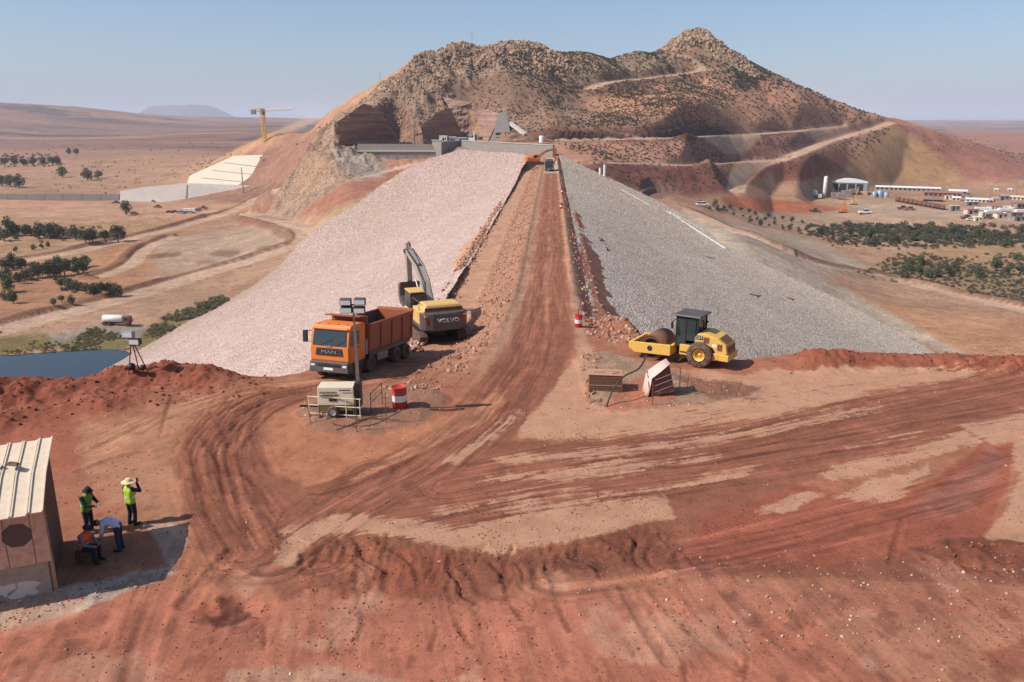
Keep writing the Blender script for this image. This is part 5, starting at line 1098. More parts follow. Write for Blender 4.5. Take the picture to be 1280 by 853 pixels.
# ---- the big excavator on the bench
t = empty('excavator'); tag(t, 'large yellow and grey tracked excavator with folded boom behind the orange truck', 'excavator')
for s in (-1, 1):
    pf = [(-2.3, .0), (2.3, .0), (2.75, .35), (2.75, .7), (2.35, 1.02), (-2.35, 1.02), (-2.75, .7), (-2.75, .35)]
    mb = MB(); mb.prism(pf, s*1.37-.3, s*1.37+.3); tr = mb.build('crawler_track', M['tyre'], t, .05)
    for i in range(26):
        x = -2.3+4.6*i/25; mb = MB(); mb.box(x-.03, x+.03, s*1.37-.31, s*1.37+.31, 1.02, 1.06); mb.build('track_shoe', M['tyre'], tr)
    mb = MB(); mb.box(-2.0, 2.0, s*1.37-.18, s*1.37+.18, .3, .75); mb.build('track_frame', M['dgrey'], tr)
mb = MB(); mb.box(-1.2, 1.2, -1.1, 1.1, .5, .95); mb.cyl((0, 0, .95), (0, 0, 1.25), .8, n=24); mb.build('undercarriage', M['dgrey'], t)
mb = MB(); mb.box(-3.1, 1.75, -1.55, 1.55, 1.22, 1.45); mb.build('slew_platform', M['dgrey'], t, .03)
# counterweight, curved back
pr = [(-2.55, -1.62), (-2.9, -1.62), (-3.25, -1.4), (-3.45, -.9), (-3.52, 0), (-3.45, .9), (-3.25, 1.4), (-2.9, 1.62), (-2.55, 1.62)]
mb = MB(); mb.prism(pr[::-1], 1.22, 2.42, axis='z'); cw_ = mb.build('counterweight', M['dgrey'], t, .09, 3)
text_part('VOLVO', .36, M['white'], cw_, (-3.535, -.15, 1.92), (R(90), 0, R(-90)), .03, sx=1.25)
for s in (-1, 1):
    mb = MB(); mb.box(-3.36, -3.28, s*1.22-.12, s*1.22+.12, 1.75, 2.05); mb.build('rear_lamp', M['redlens'], cw_)
    mb = MB(); mb.box(-3.32, -3.2, s*1.28-.16, s*1.28+.16, 2.14, 2.28); mb.build('reflector', M['volvo'], cw_)
mb = MB(); mb.box(-2.95, -.55, -1.55, 1.55, 1.45, 2.45, (.02, 0, .02, .02)); mb.box(-2.95, -1.0, -1.4, 1.4, 2.44, 2.86, (.15, .3, .22, .22)); hood = mb.build('engine_hood', M['volvo'], t, .06, 3)
mb = MB(); mb.box(-2.7, -1.4, -1.05, 1.05, 2.861, 2.875); mb.build('hood_panel', M['volvo'], hood, .01)
mb = MB(); mb.box(-2.95, -2.86, -1.3, 1.3, 2.47, 2.7); mb.build('hood_vent', M['rust'], hood, .02)
for s in (-1, 1):
    for i in range(3): mb = MB(); mb.box(-2.6+i*.7, -2.05+i*.7, s*1.552-.01, s*1.552+.012, 1.6, 2.3); mb.build('side_panel', M['volvo'], hood, .01)
mb = MB(); mb.box(-.55, 1.6, -1.55, -.6, 1.45, 2.2); mb.build('fuel_tank', M['volvo'], t, .05)
mb = MB(); mb.cyl((-1.1, -.9, 2.8), (-1.1, -.9, 3.2), .09); mb.build('exhaust', M['black'], t)
mb = MB(); mb.prism([(.0, 1.45), (1.75, 1.45), (1.85, 2.2), (1.6, 3.15), (.1, 3.15), (.0, 2.5)], .5, 1.5); cb = mb.build('cab', M['black'], t, .05)
mb = MB(); mb.box(.02, 1.66, .46, 1.54, 3.15, 3.25); mb.build('cab_roof', M['volvo'], cb, .04)
mb = MB(); mb.prism([(.12, 2.1), (.85, 2.1), (.85, 3.08), (.16, 3.08)], 1.495, 1.512); mb.build('side_window', M['glass'], cb)
mb = MB(); mb.prism([(.92, 1.6), (1.68, 1.6), (1.76, 2.2), (1.55, 3.08), (.92, 3.08)], 1.495, 1.512); mb.build('door', M['glass'], cb)
mb = MB(); mb.box(-.02, .012, .6, 1.4, 2.35, 3.05); mb.build('rear_window', M['glass'], cb)
mb = MB(); mb.box(.0, 1.7, 1.5, 1.525, 1.5, 2.0); mb.build('cab_side', M['volvo'], cb, .01)
mb = MB(); mb.tube([(-.5, 1.5, 2.45), (-.5, 1.5, 3.0), (-2.2, 1.5, 3.0), (-2.2, 1.5, 2.45)], .03, 6); mb.build('handrail', M['dgrey'], t)
# boom, stick, bucket (x forward, z up)
def az(z): return z if z < 2.3 else 2.3+(z-2.3)*.68
def beam(prof, y, hw): m_ = MB(); m_.prism([(a, az(b)) for a, b in prof], y-hw, y+hw); return m_
bm = beam([(.7, 1.75), (1.05, 1.6), (2.5, 3.55), (4.1, 4.95), (7.0, 6.18), (7.1, 6.4), (6.8, 6.5), (3.5, 5.35), (2.2, 4.2), (.75, 2.1)], -.15, .26).build('boom', M['arm_grey'], t, .04)
mb = MB(); mb.cyl((7.0, -.5, az(6.3)), (7.0, .2, az(6.3)), .17); mb.build('boom_pin', M['dgrey'], bm)
for s in (-.55, .25):
    mb = MB(); mb.cyl((1.45, s, az(1.55)), (2.5, s, az(2.9)), .13, n=12); mb.cyl((2.5, s, az(2.9)), (3.3, s, az(3.95)), .07, n=10); mb.build('boom_cylinder', M['steel'], bm)
mb = MB(); mb.cyl((3.6, -.15, az(5.55)), (5.4, -.15, az(6.45)), .14, n=12); mb.cyl((5.4, -.15, az(6.45)), (7.25, -.15, az(7.05)), .08, n=10); mb.build('stick_cylinder', M['steel'], bm)
for s in (-.42, .12): mb = MB(); mb.tube([(.9, s, 2.2), (2.1, s, az(4.35)), (3.5, s, az(5.55)), (6.6, s, az(6.65))], .035, 6); mb.build('hydraulic_hose', M['black'], bm)
stk = beam([(6.9, 7.25), (7.3, 7.1), (7.42, 6.2), (7.05, 2.9), (6.8, 2.75), (6.68, 3.0), (6.85, 6.0), (6.75, 6.5)], -.15, .2).build('stick', M['arm_grey'], t, .03)
mb = MB(); mb.cyl((7.75, -.15, az(6.4)), (7.6, -.15, az(4.6)), .12, n=12); mb.cyl((7.6, -.15, az(4.6)), (7.45, -.15, az(3.4)), .07, n=10); mb.build('bucket_cylinder', M['steel'], stk)
mb = MB(); mb.bar((7.45, -.15, az(3.4)), (7.3, -.15, az(2.3)), .12, .4); mb.build('bucket_link', M['dgrey'], stk)
mb = MB(); mb.cyl((6.9, -.15, az(7.3)), (6.9, -.15, az(7.45)), .1, n=12); mb.build('beacon', M['amber'], stk)
bk = beam([(6.6, 2.9), (7.35, 2.5), (7.55, 1.7), (7.1, 1.0), (6.3, .85), (5.7, 1.1), (6.35, 1.2), (6.85, 1.55), (6.95, 2.1)], -.15, .8).build('bucket', M['dgrey'], t, .03)
for y in (-.8, -.5, -.15, .2, .5): mb = MB(); mb.prism([(5.75, 1.07), (5.75, 1.17), (5.4, 1.12)], y-.06, y+.06); mb.build('bucket_tooth', M['steel'], bk)
EXC = t
p0 = on_z(538, 424, -1.6); p0.z = near_z(p0.x, p0.y)
place(t, (p0.x, p0.y+1.2, p0.z), (-math.sin(R(24)), math.cos(R(24)))); t.scale = (1.07, 1.07, 1.07)

# ---- the yellow roller
t = empty('road_roller'); tag(t, 'yellow single drum roller parked beside the grey rock slope', 'roller')
mb = MB(); r = .78; mb.lathe([(r*.72, -1.0), (r*.97, -1.04), (r, -1.06), (r, 1.06), (r*.97, 1.04), (r*.72, 1.0)], (1.55, 0, r), (0, 1, 0), 40); dr = mb.build('drum', M['rust'], t)
for s in (-1, 1): mb = MB(); mb.lathe([(.001, .86), (.3, .86), (.55, .80), (.6, .98)], (1.55, 0, r), (0, s, 0), 24); mb.build('drum_hub', M['black'], dr)
for s in (-1, 1):
    mb = MB(); pf = [(.25, .52), (2.55, .42), (2.95, .72), (2.95, 1.05), (.25, 1.18)]; mb.prism(pf, s*1.2-.07, s*1.2+.07); yk = mb.build('drum_frame', M['yellow'], t, .02)
    mb = MB(); mb.cyl((1.55, s*1.2, .8), (1.55, s*1.2+s*.078, .8), .17, n=20); mb.build('frame_hole', M['black'], yk)
mb = MB(); mb.box(2.75, 2.97, -1.13, 1.13, .68, 1.03); mb.build('front_beam', M['yellow'], t, .03)
mb = MB(); mb.box(.2, .42, -1.13, 1.13, .55, 1.1); mb.build('rear_beam', M['yellow'], t, .03)
mb = MB(); mb.box(-.55, .3, -.35, .35, .45, .85); mb.cyl((-.15, 0, .35), (-.15, 0, 1.0), .2); mb.build('articulation_joint', M['black'], t)
mb = MB(); mb.box(-1.0, -.2, -.95, .95, .62, 1.25); mb.build('front_chassis', M['yellow'], t, .03)
# cab
mb = MB()
for (x, y) in ((.12, -.78), (.12, .78), (-1.15, -.78), (-1.15, .78)): mb.bar((x, y, 1.15), (x-.03, y*.97, 2.95), .09, .09, (1, 0, 0))
mb.box(-1.2, .16, -.82, .82, 1.1, 1.3); mb.box(-1.2, .16, -.8, .8, 2.86, 2.94); cb = mb.build('cab', M['black'], t, .02)
mb = MB(); mb.box(-1.42, .3, -.95, .95, 2.94, 3.04, (.05, .05, .05, .05)); mb.build('cab_roof', M['dgrey'], cb, .03)
for s in (-1, 1):
    mb = MB(); mb.box(-.46, .06, s*.785-.012, s*.785+.012, 1.32, 2.84); mb.build('door', M['glass'], cb); mb = MB(); mb.box(-1.08, -.54, s*.785-.012, s*.785+.012, 1.5, 2.84); mb.build('side_window', M['glass'], cb)
    mb = MB(); mb.bar((-.5, s*.79, 1.3), (-.5, s*.785, 2.86), .05, .05, (1, 0, 0)); mb.build('door_post', M['black'], cb)
mb = MB(); mb.box(.09, .115, -.72, .72, 1.32, 2.84); mb.build('windscreen', M['glass'], cb); mb = MB(); mb.box(-1.17, -1.145, -.72, .72, 1.6, 2.84); mb.build('rear_window', M['glass'], cb)
mb = MB(); mb.box(-.75, -.3, -.25, .25, 1.3, 1.75); mb.box(-.8, -.68, -.25, .25, 1.75, 2.3); mb.build('seat', M['black'], t, .05)
mb = MB(); mb.bar((.05, .9, 2.8), (.25, 1.15, 2.6), .04, .04); mb.box(.2, .3, 1.08, 1.22, 2.2, 2.6); mb.build('mirror', M['black'], cb)
# hood: arched, falling to the rear
pf = [(-1.1, 1.0), (-1.05, 1.75), (-1.25, 2.02), (-1.7, 2.05), (-2.45, 1.85), (-2.95, 1.5), (-3.05, .98), (-2.6, .85), (-2.35, 1.0), (-2.15, 1.25), (-1.75, 1.42), (-1.4, 1.3)]
mb = MB(); mb.prism(pf[::-1], -.82, .82); hd = mb.build('engine_hood', M['yellow'], t, .05, 3)
for s in (-1, 1):
    for (a, b, c_, d_) in ((-1.95, -1.6, 1.5, 1.85), (-2.75, -2.45, 1.15, 1.55)): mb = MB(); mb.box(a, b, s*.825-.01, s*.825+.012, c_, d_); mb.build('hood_vent', M['rust'], hd, .02)
    text_part('CAT', .22, M['white'], hd, (-1.33, s*.84, 1.78), (R(90), 0, R(180) if s > 0 else 0), .012); mb = MB(); mb.box(-1.56, -1.1, s*.822-.008, s*.822+.01, 1.66, 1.9); mb.build('badge_plate', M['black'], hd)
    mb = MB(); mb.box(-2.42, -2.15, s*.825-.01, s*.83+.01, 1.32, 1.5); mb.build('sticker', M['white'], hd)
mb = MB(); mb.add([(-2.5, -.6, 1.845), (-2.5, .6, 1.845), (-2.9, .6, 1.56), (-2.9, -.6, 1.56)], [(0, 1, 2, 3)]); mb.build('top_grille', M['rust'], hd); hd.children[-1].location.z = .012
mb = MB(); mb.box(-3.075, -3.03, -.6, .6, 1.05, 1.42); mb.build('rear_grille', M['rust'], hd, .02)
mb = MB(); mb.box(-3.15, -2.55, -.85, .85, .55, .95); mb.prism([(-2.55, .58), (-1.9, .42), (-1.75, .6), (-2.2, .95), (-2.55, .95)], -.84, .84); mb.build('rear_bumper', M['yellow'], t, .04)
mb = MB(); mb.cyl((-1.25, -.55, 2.0), (-1.25, -.55, 2.4), .05); mb.cyl((-1.25, -.55, 2.4), (-1.36, -.55, 2.5), .05); mb.build('exhaust', M['black'], t)
for s in (-1, 1): wheel(t, -1.45, s*.82, .77, .58, M['yellow'], .42)
mb = MB(); mb.cyl((-1.45, -.7, .77), (-1.45, .7, .77), .16); mb.build('axle', M['black'], t)
mb = MB(); mb.box(-.7, -.25, .85, 1.0, .5, .55); mb.box(-.7, -.25, .85, 1.0, .8, .85); mb.build('step', M['black'], t)
p0 = on_near(853, 453); place(t, (p0.x, p0.y+.5, near_z(p0.x, p0.y)+.0), (-math.cos(R(30)), math.sin(R(30)))); ROLLER = t

# ---- light tower trailer
t = empty('light_tower'); tag(t, 'cream light tower trailer with tall mast and four floodlights behind a pipe rail', 'light tower')
mb = MB(); mb.box(-.95, .95, -.55, .55, .62, 1.6, (.02, .02, .06, .06)); cn = mb.build('generator_canopy', M['cream'], t, .04, 3)
mb = MB(); mb.box(.2, .8, -.565, -.548, 1.42, 1.47); mb.box(-.35, .05, -.568, -.548, .86, 1.0); mb.build('canopy_vent', M['black'], cn)
rg = random.Random(3)
for z, h in ((1.32, .09), (1.15, .08)):
    x = -.8
    while x < .1:
        wd = rg.uniform(.04, .09); mb = MB(); mb.box(x, x+wd, -.562, -.552, z-h/2, z+h/2); mb.build('print_mark', M['dgrey'], cn); x += wd+rg.uniform(.015, .035)
mb = MB(); mb.box(-.9, .9, -.52, .52, .3, .62); mb.build('fuel_base', M['olive'], t, .03)
for s in (-1, 1): wheel(t, -.15, s*.62, .3, .2, M['white'], .6, n=20)
mb = MB(); mb.bar((-.95, 0, .4), (-2.0, 0, .42), .1, .1); mb.build('tow_bar', M['black'], t)
for (x, y) in ((.9, .5), (.9, -.5), (-.9, .5), (-.9, -.5)): mb = MB(); mb.cyl((x, y, .05), (x, y, .7), .035); mb.cyl((x, y, 0), (x, y, .05), .1); mb.build('stabiliser', M['steel'], t)
mb = MB(); mb.box(.95, 1.25, -.35, .35, .4, 1.75); mb.build('mast_housing', M['black'], t, .02)
ms = MB().bar((1.1, 0, .5), (1.1, 0, 3.0), .16, .16, (1, 0, 0)).bar((1.1, 0, 3.0), (1.08, 0, 4.6), .12, .12, (1, 0, 0)).bar((1.08, 0, 4.6), (1.06, 0, 5.75), .09, .09, (1, 0, 0)).build('mast', M['steel'], t)
mb = MB(); mb.bar((.55, 0, 5.55), (1.6, 0, 5.55), .07, .07); mb.bar((.6, 0, 5.85), (1.6, 0, 5.85), .07, .07); mb.build('lamp_crossbar', M['black'], ms)
for x, z in ((.7, 6.0), (1.42, 6.02), (.72, 5.6), (1.38, 5.58)):
    mb = MB(); mb.prism([(-.2, -.16), (.12, -.2), (.12, .2), (-.2, .13)], x-.29, x+.29, axis='x'); lp = mb.build('floodlight', M['dgrey'], ms, .03); lp.location = (0, 0, z)
    mb = MB(); mb.box(x-.26, x+.26, -.218, -.2, -.12, .1); mb.build('lens', M['lamp'], lp)
p0 = on_near(420, 521); place(t, (p0.x, p0.y+.5, near_z(p0.x, p0.y)), (1, .07)); t.scale = (.93, .93, .93)

# ---- drums
def drum(px, py, h, d, label, name='traffic_drum'):
    p0 = on_near(px, py); t = empty(name, (p0.x, p0.y, p0.z-.03)); r = d/2
    pf = [(.001, 0), (r*.97, 0), (r, .02), (r, h*.31), (r*1.03, h*.32), (r*1.03, h*.335), (r, h*.345), (r, h*.65), (r*1.03, h*.66), (r*1.03, h*.675), (r, h*.685), (r, h*.98), (r*1.02, h), (r*.96, h), (r*.95, h*.97), (.001, h*.97)]
    MB().lathe(pf, n=28).build('barrel', M['red'], t); MB().lathe([(r*1.004, h*.355), (r*1.004, h*.64)], n=28).build('white_band', M['white'], t)
    tag(t, label, 'drum', 'red and white drums'); t.rotation_euler = (random.uniform(-.03, .03), random.uniform(-.03, .03), 0); return t
drum(500, 509, 1.12, .74, 'red drum with a white band standing beside the light tower')
drum(723, 409, .95, .52, 'red and white drum at the road edge opposite the excavator')
MB().bar((0, 0, .95), (0, 0, 1.35), .05, .05, (1, 0, 0)).build('lamp_stem', M['black'], bpy.data.objects['traffic_drum.001'])
drum(701.5, 261, .95, .5, 'small red and white drum on the crest road edge below the far white truck')
drum(702.5, 242, .95, .5, 'drum on the crest road edge closest to the far white truck')
# ---- pipe rail and rods round the light tower
def rod(name, pts, r, mat, label, cat, group=None): o = MB().tube(pts, r, 6).build(name, M[mat]); tag(o, label, cat, group); return o
a, b = on_near(386, 521), on_near(452, 524); t = empty('pipe_rail', (a.x, a.y, min(a.z, b.z))); L = (b-a); L.z = 0
tag(t, 'white painted pipe rail standing across the front of the light tower', 'railing')
for h in (1.05, .62, .2): MB().tube([(0, 0, h), tuple(L*.5+Vector((0, 0, h-.02))), tuple(L+Vector((0, 0, h-.03)))], .028, 6).build('rail', M['cream'], t)
for f in (0.02, .35, .72, .98): MB().tube([tuple(L*f+Vector((0, 0, -.1))), tuple(L*f+Vector((0, 0, 1.05)))], .028, 6).build('rail_post', M['cream'], t)
a, b = on_near(464, 517), on_near(478, 505); t = empty('pipe_rail', (a.x, a.y, a.z)); L = b-a
tag(t, 'short rusty pipe rail beside the red and white drum', 'railing')
for h in (1.0, .55): MB().tube([(0, 0, h), tuple(L+Vector((0, 0, h+.1)))], .025, 6).build('rail', M['rust'], t)
for f in (0, 1): MB().tube([tuple(L*f+Vector((0, 0, -.1))), tuple(L*f+Vector((0, 0, 1.08)))], .025, 6).build('rail_post', M['rust'], t)
for (x, y, h, tx, lab) in ((389, 529, 1.15, -.15, 'rusty rod stuck in the ground at the left end of the pipe rail'), (446, 540, 1.7, .02, 'tall thin rod in front of the light tower mast'), (482, 528, 1.5, .05, 'leaning rusty rod between the drum and the pipe rail')):
    q = on_near(x, y); rod('steel_rod', [(q.x, q.y, q.z-.15), (q.x+tx, q.y, q.z+h)], .022, 'rust', lab, 'rod', 'steel rods round the light tower')
rg = random.Random(9)
for i, (x0_, y0_, x1_, y1_) in enumerate([(415, 530, 480, 528), (420, 534, 500, 522), (408, 526, 470, 520), (430, 538, 510, 515)]):
    P_ = []
    for k in range(9):
        f = k/8; q = on_near(x0_+(x1_-x0_)*f, y0_+(y1_-y0_)*f+4*math.sin(f*6+i*1.7)); P_.append((q.x, q.y, q.z+.035))
    rod('power_cable', smooth_line(P_, 3), .016, 'cable', 'black cable snaking over the gravel in front of the light tower', 'cable', 'cables by the light tower')
q0, q1 = on_near(537, 513), on_near(580, 512)
rod('power_cable', [(q0.x, q0.y, q0.z+.05), ((q0.x+q1.x)/2, q0.y+.05, (q0.z+q1.z)/2+.05), (q1.x, q1.y, q1.z+.05)], .035, 'cable', 'dark bar lying at the road edge right of the drum', 'cable')

# ---- right island: wooden box, covered wedge, rods, bent pipe
a = on_near(757, 489); t = empty('wooden_box', (a.x, a.y+.45, a.z-.05), R(-4)); tag(t, 'dark wooden box with loose boards on its lid', 'box')
for i in range(5): MB().box(-.85, .85, -.52, -.48, .02+i*.18, .18+i*.18).build('plank', M['darkwood'], t)
MB().box(-.85, .85, -.48, .48, 0, .9).build('box_core', M['darkwood'], t, .01)
for s in (-1, 1): MB().box(s*.87-.03, s*.87+.03, -.5, .5, 0, .93).build('end_board', M['wood'], t)
MB().box(-.9, .9, -.55, .55, .931, .97).build('lid', M['wood'], t, .01)
for (x, y, r_, l, w_) in ((-.35, -.1, .1, .55, .12), (.35, .12, -.2, .7, .1), (.5, -.2, .5, .4, .12)):
    o = MB().box(-l/2, l/2, -w_/2, w_/2, 0, .05).build('loose_board', M['wood'], t); o.location = (x, y, .97); o.rotation_euler = (0, 0, r_)
MB().box(-.85, .85, -.545, -.525, .36, .39).build('rail_wire', M['wood'], t)
a = on_near(827, 496); t = empty('covered_wedge', (a.x, a.y+.5, a.z-.05), R(6)); tag(t, 'wedge shaped frame with pale pink sheet on one side and dull red panel', 'frame')
MB().add([(-.6, -.5, 0), (.62, -.5, .35), (.62, .6, .35), (-.6, .6, 0), (-.6, -.5, 1.05), (.35, -.1, 1.75), (.35, .6, 1.75), (-.6, .6, 1.05)], [(0, 1, 5, 4), (1, 2, 6, 5), (2, 3, 7, 6), (3, 0, 4, 7), (4, 5, 6, 7), (0, 3, 2, 1)]).build('panel', M['panel_red'], t)
vs, fs = [], []; nn = 9
for i in range(nn):
    f = i/(nn-1); y = -.55+1.2*f; wv = .06*math.sin(i*2.3)
    vs += [(.36, min(y+.25, .62), 1.79), (-.2+wv, y, 1.42), (-.64+wv, y, 1.07), (-.72+wv*1.5, y-.02, .5), (-.82+wv*2, y, .02)]
for i in range(nn-1):
    for j in range(4): k = i*5+j; fs.append((k, k+1, k+6, k+5))
sh = MB().add(vs, fs, True).build('sheet', M['cloth'], t); md = sh.modifiers.new('solid', 'SOLIDIFY'); md.thickness = .02
for h in (.35, .7, 1.02): MB().tube([(-.45, -.52-.02, h-.05), (.7, -.5, h+.38)], .025, 6).build('bar', M['steel'], t)
MB().tube([(.35, -.12, 1.8), (.9, -.35, 1.55), (.92, -.36, .2)], .025, 6).build('bar', M['rust'], t)
for (x, y, h, tx, lab) in ((815, 507, 1.2, 0, 'rod standing at the front foot of the pink covered wedge'), (858, 493, 1.0, .05, 'short rod just right of the pink covered wedge'), (919, 497, .9, .25, 'leaning white rod at the far end of the gravel island'), (901, 494, .7, 0, 'low stake in the middle of the gravel island')):
    q = on_near(x, y); rod('steel_rod', [(q.x, q.y, q.z-.15), (q.x+tx, q.y, q.z+h)], .02, 'rust', lab, 'rod', 'steel rods on the gravel island')
q0, q1 = on_near(757, 509), on_near(806, 462)
rod('bent_pipe', smooth_line([(q0.x, q0.y, q0.z-.1), (q0.x+.35, q0.y+.35, q0.z+.75), (q0.x+.95, q0.y+.9, q0.z+1.35), (q0.x+1.8, q0.y+1.7, q0.z+1.55), (q1.x, q1.y-.6, q1.z+1.05)], 4), .045, 'cable', 'long black pipe bending up from the gravel towards the roller', 'pipe')

# ---- small floodlight tripod on the earth bank
q = on_near(170, 470); t = empty('floodlight_stand', (q.x, q.y, q.z-.05)); tag(t, 'small floodlight stand on thin legs on top of the red earth bank', 'floodlight')
for (x, y) in ((-.35, -.1), (.75, .05), (-.1, .6)): MB().tube([(x, y, -.1), (x*.15, y*.15, 1.75)], .03, 6).build('leg', M['black'], t)
MB().cyl((0, 0, 1.6), (0, 0, 2.0), .04).build('mast', M['black'], t)
for (x, z, mm) in ((-.12, 2.25, 'bluegrey'), (.2, 1.85, 'black')):
    o = MB().prism([(-.16, -.2), (.16, -.16), (.16, .16), (-.16, .2)], x-.3, x+.3, axis='x').build('lamp_head', M[mm], t, .03); o.location = (0, 0, z)
    MB().box(x-.26, x+.26, -.178, -.162, -.13, .13).build('lens', M['lamp'], o)
for (x, z, r_) in ((-.2, .42, .22), (.42, .38, .17)): MB().lathe([(.001, -r_), (r_*.8, -r_*.7), (r_, 0), (r_*.8, r_*.7), (.001, r_)], (x, 0, z), (1, 0, 0), 14).build('ballast_box', M['black'], t)
# ---- the hut
O = on_z(66, 740, 0.0); t = empty('site_hut', (O.x, O.y, near_z(O.x, O.y)-.05), R(26)); HUT = t
tag(t, 'small hut with pale sheet roof, plywood front and whitewashed wall base', 'hut')
rg = random.Random(4)
MB().box(-6.5, -.0, 0, .25, 0, 1.12).build('wall_base', M['plaster'], t, .02)
for (cx, cz_, n_) in ((-1.15, .42, 9), (-.75, .28, 6), (-1.75, .3, 7), (-2.6, .4, 8)):
    vs = []; k = 14
    for i in range(k): a = 6.283*i/k; r_ = rg.uniform(.16, .46); vs.append((cx+math.cos(a)*r_*1.25, -.004, cz_+math.sin(a)*r_*.8))
    MB().add(vs, [tuple(range(k))]).build('whitewash_patch', M['whitewash'], t)
MB().box(-6.5, -.0, 3.1, 3.25, 0, 3.6).build('back_wall', M['darkwood'], t)
MB().box(-3.2, -3.1, .25, 2.3, 0, 3.0).build('side_wall', M['darkwood'], t)
for i in range(19): MB().prism([(.9+i*.115, .02), (.9+i*.115+.108, .02), (.9+i*.115+.108, 3.2+i*.018), (.9+i*.115, 3.18+i*.018)], -.04+rg.uniform(0, .02), .0, axis='x').build('side_plank', M['darkwood'], t)
for i in range(9): MB().box(-6.5, -1.36, .06+rg.uniform(0, .05), .2, 1.13+i*.175, 1.29+i*.175).build('wall_plank', M['wood'], t, .008)
pn = MB().box(-1.42, .12, -.045, -.005, 1.12, 2.95).build('plywood_panel', M['ply'], t, .006)
for x in (-.98, -.28): MB().box(x-.008, x+.008, -.052, -.046, 1.14, 2.93).build('panel_joint', M['darkwood'], pn)
vs = [(-.66+math.cos(6.283*i/8+.3)*.42, -.05, 2.15+math.sin(6.283*i/8+.3)*.4) for i in range(8)]; MB().add(vs, [tuple(range(8))]).build('dark_stain', M['stain'], pn)
MB().box(.04, .14, .05, .15, 0, 2.95).build('corner_post', M['wood'], t); MB().box(-.2, -.1, 3.26, 3.34, 0, 3.5).build('corner_post', M['wood'], t)
MB().box(-6.5, .1, .0, .1, 2.86, 2.95).build('roof_beam', M['wood'], t); MB().box(-6.5, .1, 3.12, 3.22, 3.6, 3.7).build('roof_beam', M['wood'], t)
x = .16; i = 0
while x > -6.4:
    w_ = rg.uniform(.38, .46); dz = rg.uniform(-.015, .015); e = rg.uniform(-.06, .06)
    a0, a1 = x-w_+.012, x-.006
    pf = [(-.32+e, 2.86+dz), (1.3, 3.46+dz), (3.5+e, 3.8+dz)]
    vs = [(xx, yy, zz+d) for d in (0, .025) for xx in (a0, a1) for yy, zz in pf]
    o = MB().add(vs, [(0, 3, 4, 1), (1, 4, 5, 2), (6, 7, 10, 9), (7, 8, 11, 10), (0, 1, 7, 6), (1, 2, 8, 7), (3, 9, 10, 4), (4, 10, 11, 5), (0, 6, 9, 3), (2, 5, 11, 8)]).build('roof_sheet', M['roofsheet'], t)
    for xs_ in (a0+.02, a1-.02): MB().bar((xs_, pf[0][0], pf[0][1]+.045), (xs_, pf[1][0], pf[1][1]+.045), .04, .05).bar((xs_, pf[1][0], pf[1][1]+.045), (xs_, pf[2][0], pf[2][1]+.045), .04, .05).build('seam', M['roofsheet'], o)
    x -= w_; i += 1
for (x, y, r_) in ((-1.35, 1.9, .5), (-.75, 1.7, -.6)): o = MB().add([(-.2, -.12, 0), (.2, -.12, 0), (.16, .1, 0), (-.18, .14, .02), (-.1, -.05, .12), (.12, 0, .1)], [(0, 1, 5, 4), (1, 2, 5), (2, 3, 4, 5), (3, 0, 4), (3, 2, 1, 0)]).build('scrap', M['stain'], t); o.location = (x, y, 3.74); o.rotation_euler = (0, 0, r_)

# ---- people
SKIN = mp('skin', (150, 104, 80), .6); CL = dict(black=mp('cloth_black', (34, 34, 40), .9, scale=8), navy=mp('cloth_navy', (48, 52, 66), .9, scale=8), hivis=mp('hi_vis_yellow', (176, 206, 60), .7, scale=8), green=mp('vest_green', (120, 150, 40), .8, scale=8), orange=mp('hi_vis_orange', (230, 92, 36), .7, scale=8), white=mp('shirt_pale', (196, 198, 208), .85, scale=8), grey=mp('cloth_grey', (110, 108, 108), .9, scale=8), straw=mp('straw_hat', (226, 196, 146), .85, scale=20), shoe=mp('shoe', (40, 32, 28), .8), tape=mp('reflective_tape', (214, 216, 210), .35))
def capsules(name, caps, vox, mat, parent, grow=0.0):   # tapered limbs fused into one continuous surface
    mb = MB()
    for p, r0, q, r1 in caps:
        p, q = Vector(p), Vector(q); r0 += grow; r1 += grow; L = (q-p).length; ax = (q-p)/L if L > 1e-6 else Vector((0, 0, 1))
        pf = [(max(.0004, r0*math.sin(a)), -r0*math.cos(a)) for a in (0, .5, 1.05)]+[(r0, 0), (r1, L)]+[(max(.0004, r1*math.cos(a)), L+r1*math.sin(a)) for a in (.5, 1.05, 1.57)]
        mb.lathe(pf, p, ax, 12)
    o = mb.build(name, mat, parent)
    m = o.modifiers.new('fuse', 'REMESH'); m.mode = 'VOXEL'; m.voxel_size = vox; m.use_smooth_shade = True
    m = o.modifiers.new('smooth', 'SMOOTH'); m.factor = .5; m.iterations = 3
    return o
